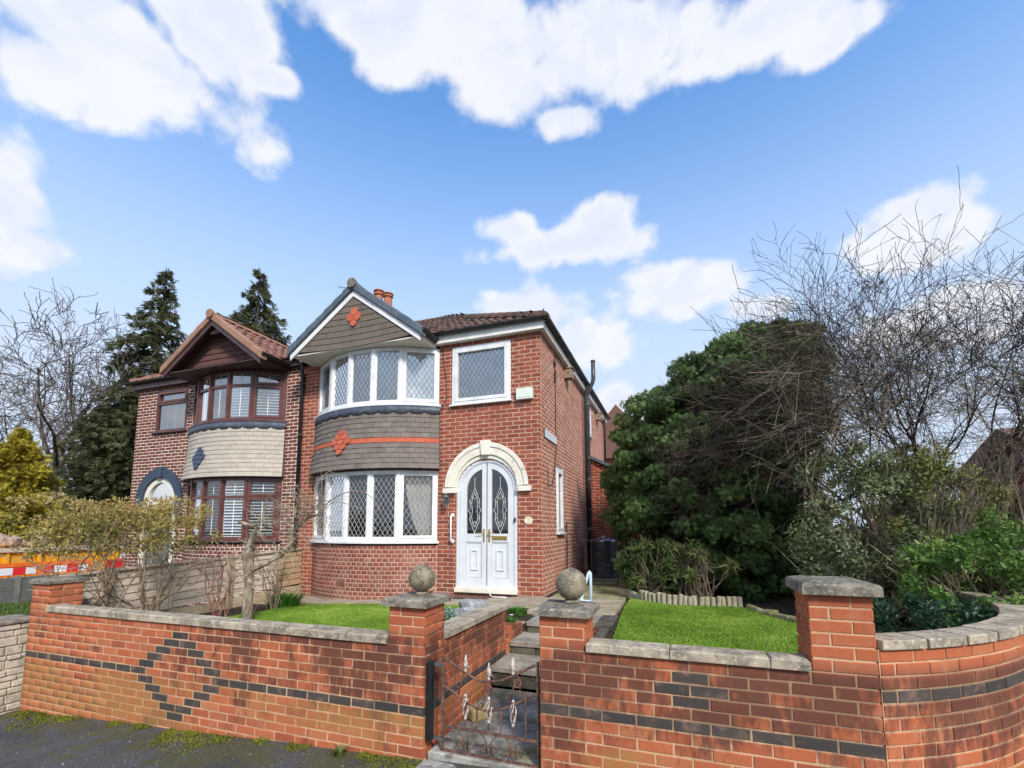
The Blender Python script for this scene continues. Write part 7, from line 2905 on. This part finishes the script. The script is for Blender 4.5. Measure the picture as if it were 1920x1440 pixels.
conifer('tall loose conifer behind the left end of the dark brick house', -33.0, 14.0, -2.6,
        [(-2, 0, 3.6), (3, -0.3, 4.0), (7, -0.5, 3.8), (10, -0.4, 3.3), (13, 0, 2.7), (15.5, 0.3, 1.9), (17.5, 0.5, 1.15), (19.2, 0.7, 0.5), (19.9, 0.8, 0.12)], 280, 19, 0.44, M['leaf_conifer'])
conifer('lower spreading conifer left of the tall loose conifer', -37.2, 14.5, -2.6,
        [(-2, 0, 2.6), (3, -0.3, 3.2), (6, -0.2, 3.0), (9, 0.3, 2.3), (11.5, 0.8, 1.3), (12.8, 1.0, 0.4)], 200, 19, 0.44, M['leaf_conifer'])
conifer('narrow topped conifer showing between the two gables', -25.6, 16.0, -2.0,
        [(4, 0, 4.2), (11, 0, 3.6), (14, 0.1, 2.6), (15.8, -0.2, 2.0), (17.2, 0.2, 1.2), (18.6, 0, 0.6), (19.6, 0.1, 0.12)], 210, 19, 0.44, M['leaf_conifer'])
conifer('golden yellow conifer at the left edge beyond the hedge shrubs', -21.3, 2.0, -1.7,
        [(-1.6, 0, 2.0), (0.5, 0.2, 1.75), (2.0, 0.5, 1.2), (3.2, 0.8, 0.7), (4.1, 1.0, 0.32), (4.7, 1.1, 0.08)], 560, 95, 0.17, M['leaf_golden'], 'golden_conifer', 0.75, 0.1, (0.1, 0.95))
shrub('dense yellow green hedge bush at the far left edge', (-18.6, 0.2, 0.75), (1.5, 1.1, 1.2), 7000, 0.13, LEAF, M['leaf_golden'], 10, M['bark_dark'], floor=-0.6, tintmu=0.45)
shrub('dark green bush between the golden conifer and the dark brick house', (-17.5, 5.0, 0.6), (2.4, 1.4, 1.9), 4500, 0.28, LEAF, M['leaf_conifer'], 10, M['bark_dark'], floor=-1.6)
shrub('olive bush below the lower spreading conifer', (-24.0, 6.5, 0.4), (3.0, 1.6, 2.0), 4500, 0.34, LEAF, M['leaf_mixed'], 10, M['bark_dark'], floor=-1.8, tintmu=0.25)

for lab, b, L, dirs, r in (('pale barked bare tree standing left of the conifers', (-36.6, 12.0, -2.6), 8.0, [(-0.55, 0, 1), (0.25, 0.1, 1), (-0.9, 0.1, 0.9), (-0.1, -0.3, 1), (-0.35, 0.2, 1)], 0.24),
                           ('slim bare tree behind the pale barked bare tree', (-36.5, 19.5, -2.6), 7.2, [(0.05, 0, 1), (0.3, 0.2, 1), (-0.25, -0.1, 1)], 0.15),
                           ('bare tree cut by the left edge of the view', (-49.0, 16.0, -3.0), 7.0, [(0.0, 0, 1), (0.4, 0.2, 1), (-0.4, -0.1, 1), (0.7, 0, 0.9)], 0.2)):
    t = thing('bare_tree', lab, 'tree', 'bare trees far left')
    b = np.array(b)
    fork = b + np.array((-0.28 * L, 0, L * 0.95))
    trunk(t, [b, b + np.array((-0.22 * L, 0, L * 0.5)), fork], [r, r * 0.85, r * 0.7], M['birch'])
    mb = MB()
    for d in dirs:
        grow(mb, fork, d, L * 0.95, r * 0.55, 4, 4, 0.62, 0.02, 0.20, 6, 0.64, 0.016, 0.25, 0.5)
    part(mb, 'branches', M['birch'], t)

# ------------------------------------------------------------------ roadworks and low wall far left
gw = thing('gravel_board_fence', 'low fence of two grey concrete boards far left beyond the grass', 'fence')
for (z0, z1) in ((-0.62, -0.325), (-0.318, -0.012)):
    for (ya, yb) in ((-2.4, -0.9), (-0.89, 0.6), (0.61, 2.1)):
        mb = MB()
        mb.box(-12.98, -12.92, ya, yb, z0, z1)
        part(mb, 'board', M['grey_board'], gw, bevel=0.006)
for y in (-2.42, -0.895, 0.605, 2.12):
    mb = MB()
    mb.box(-13.02, -12.90, y - 0.05, y + 0.05, -1.2, 0.02)
    part(mb, 'post', M['grey_concrete'], gw)


def barrier(x, y, z, rot, label, L=1.0):
    t = thing('road_barrier', label, 'barrier', 'roadworks barriers')
    e, n = np.array((math.cos(rot), math.sin(rot), 0)), np.array((math.sin(rot), -math.cos(rot), 0))
    o = np.array((x, y, z))

    def bx(mb, u0, u1, z0, z1, d0, d1):
        mb.obox(o + e * u0 + n * d0 + np.array((0, 0, z0)), e * (u1 - u0), n * (d1 - d0), (0, 0, z1 - z0))
    mb = MB()
    bx(mb, 0, L, 0.90, 1.0, -0.025, 0.025)
    bx(mb, 0, L, 0.68, 0.90, -0.02, 0.012)
    bx(mb, 0, 0.07, 0.06, 0.90, -0.025, 0.025)
    bx(mb, L - 0.07, L, 0.06, 0.90, -0.025, 0.025)
    for k in range(1, 6):
        bx(mb, L * k / 6 - 0.02, L * k / 6 + 0.02, 0.10, 0.68, -0.018, 0.018)
    bx(mb, 0, L, 0.06, 0.12, -0.022, 0.022)
    part(mb, 'panel', M['orange_plastic'], t)
    for k in range(4):
        mb = MB()
        bx(mb, 0.02 + (L - 0.04) * k / 4, 0.02 + (L - 0.04) * (k + 1) / 4, 0.70, 0.88, 0.0125, 0.018)
        part(mb, 'reflective_strip', M['refl_red'] if k % 2 == 0 else M['refl_white'], t)
    for u in (0.12, L - 0.12):
        mb = MB()
        bx(mb, u - 0.06, u + 0.06, 0.0, 0.06, -0.28, 0.28)
        part(mb, 'foot', M['black_plastic'], t)
    return t


barrier(-13.9, -2.20, -0.72, PI / 2, 'orange roadworks barrier with red and white band cut by the left edge', 1.05)
barrier(-13.9, -1.12, -0.72, PI / 2, 'orange roadworks barrier with red and white band in front of the skip', 1.05)
barrier(-13.9, -0.04, -0.72, PI / 2 - 0.15, 'orange roadworks barrier at the right end of the row by the skip', 1.05)
rb = thing('road_barrier', 'red plastic barrier with a white top standing beyond the timber fence', 'barrier', 'roadworks barriers')
mb = MB()
mb.box(-13.75, -13.65, 1.35, 2.6, -0.7, 0.25)
part(mb, 'panel', M['red_plastic'], rb, bevel=0.03)
mb = MB()
mb.box(-13.76, -13.64, 1.72, 2.62, 0.26, 0.42)
part(mb, 'reflective_strip', M['refl_white'], rb, bevel=0.01)
sk = thing('skip', 'yellow rubble skip standing behind the roadworks barriers', 'skip')
mb = MB()
mb.prism([(-2.6, 0.60), (2.3, 0.60), (1.7, -0.95), (-2.1, -0.95)], lambda p, q, d: (d, p, q), -16.2, -14.5)
part(mb, 'body', M['skip_yellow'], sk)
mb = MB()
for (x0, x1, y0, y1) in ((-14.5, -14.42, -2.7, 2.4), (-16.28, -16.2, -2.7, 2.4), (-16.2, -14.5, 2.3, 2.4), (-16.2, -14.5, -2.7, -2.6)):
    mb.box(x0, x1, y0, y1, 0.54, 0.65)
part(mb, 'rim', M['fence_board'], sk)
mb = MB()
for k in range(9):
    mb.box(-14.497, -14.45, -2.2 + k * 0.34, -2.14 + k * 0.34, -0.85, 0.53)
part(mb, 'ribs', M['skip_yellow'], sk)
for k in range(60):
    r = random.uniform(0.10, 0.24)
    bm = bmesh.new()
    bmesh.ops.create_icosphere(bm, subdivisions=1, radius=r)
    for v in bm.verts:
        v.co *= random.uniform(0.7, 1.2)
    me = bpy.data.meshes.new('rubble')
    bm.to_mesh(me)
    bm.free()
    me.materials.append(M['rubble'])
    o = link('rubble_lump', me, sk)
    y = random.uniform(-2.4, 2.0)
    o.location = (random.uniform(-16.0, -14.6), y, 0.60 + 0.16 * (1 - ((y + 0.5) / 2.4) ** 2) + random.uniform(-.05, .05))

# ------------------------------------------------------------------ houses in the distance
def far_house(label, x0, x1, y0, y1, zb, ze, zr, axis, wall, roofm, wins):
    t = thing('brick_house', label, 'house')
    mb = MB()
    mb.box(x0, x1, y0, y1, zb, ze)
    part(mb, 'wall', wall, t)
    mb = MB()
    o_ = 0.3
    if axis == 'x':
        ym = (y0 + y1) / 2
        mb.prism([(y0 - o_, ze - 0.1), (y1 + o_, ze - 0.1), (ym, zr)], lambda p, q, d: (d, p, q), x0 - o_, x1 + o_)
    else:
        xm = (x0 + x1) / 2
        mb.prism([(x0 - o_, ze - 0.1), (x1 + o_, ze - 0.1), (xm, zr)], XZ, y0 - o_, y1 + o_)
    part(mb, 'roof', roofm, t)
    for (u0, u1, z0, z1) in wins:
        s = Frame2D((u0, y0), (u1, y0))
        mb = MB()
        s.rect_frame(mb, 0, s.w, z0, z1, 0.08, -0.02, 0.04)
        s.box(mb, s.w / 2 - 0.03, s.w / 2 + 0.03, z0 + 0.08, z1 - 0.08, -0.02, 0.035)
        w = part(mb, 'window', M['white_upvc'], t)
        part(s.quad(0.08, s.w - 0.08, z0 + 0.08, z1 - 0.08, 0.012), 'pane', M['glass_low'], w)
        part(s.quad(0.08, s.w - 0.08, z0 + 0.08, z1 - 0.08, 0.004), 'blind', M['net'], w)
    return t


far_house('red brick house with white windows glimpsed behind the corner shrubs', 12.6, 19.5, 9.0, 15.0, -0.8, 2.9, 4.4, 'x', M['red_brick_far'], M['roof_tile'],
          [(12.9, 14.2, 0.3, 1.4), (12.9, 14.2, 1.9, 2.7), (15.2, 16.8, 0.3, 1.4), (15.2, 16.8, 1.9, 2.7)])
far_house('distant house roof showing between the side wall and the evergreen', -3.2, 1.5, 19.0, 26.0, -0.5, 5.2, 8.2, 'y', M['red_brick_far'], M['terracotta_tile'], [(-2.4, -1.2, 3.2, 4.6)])
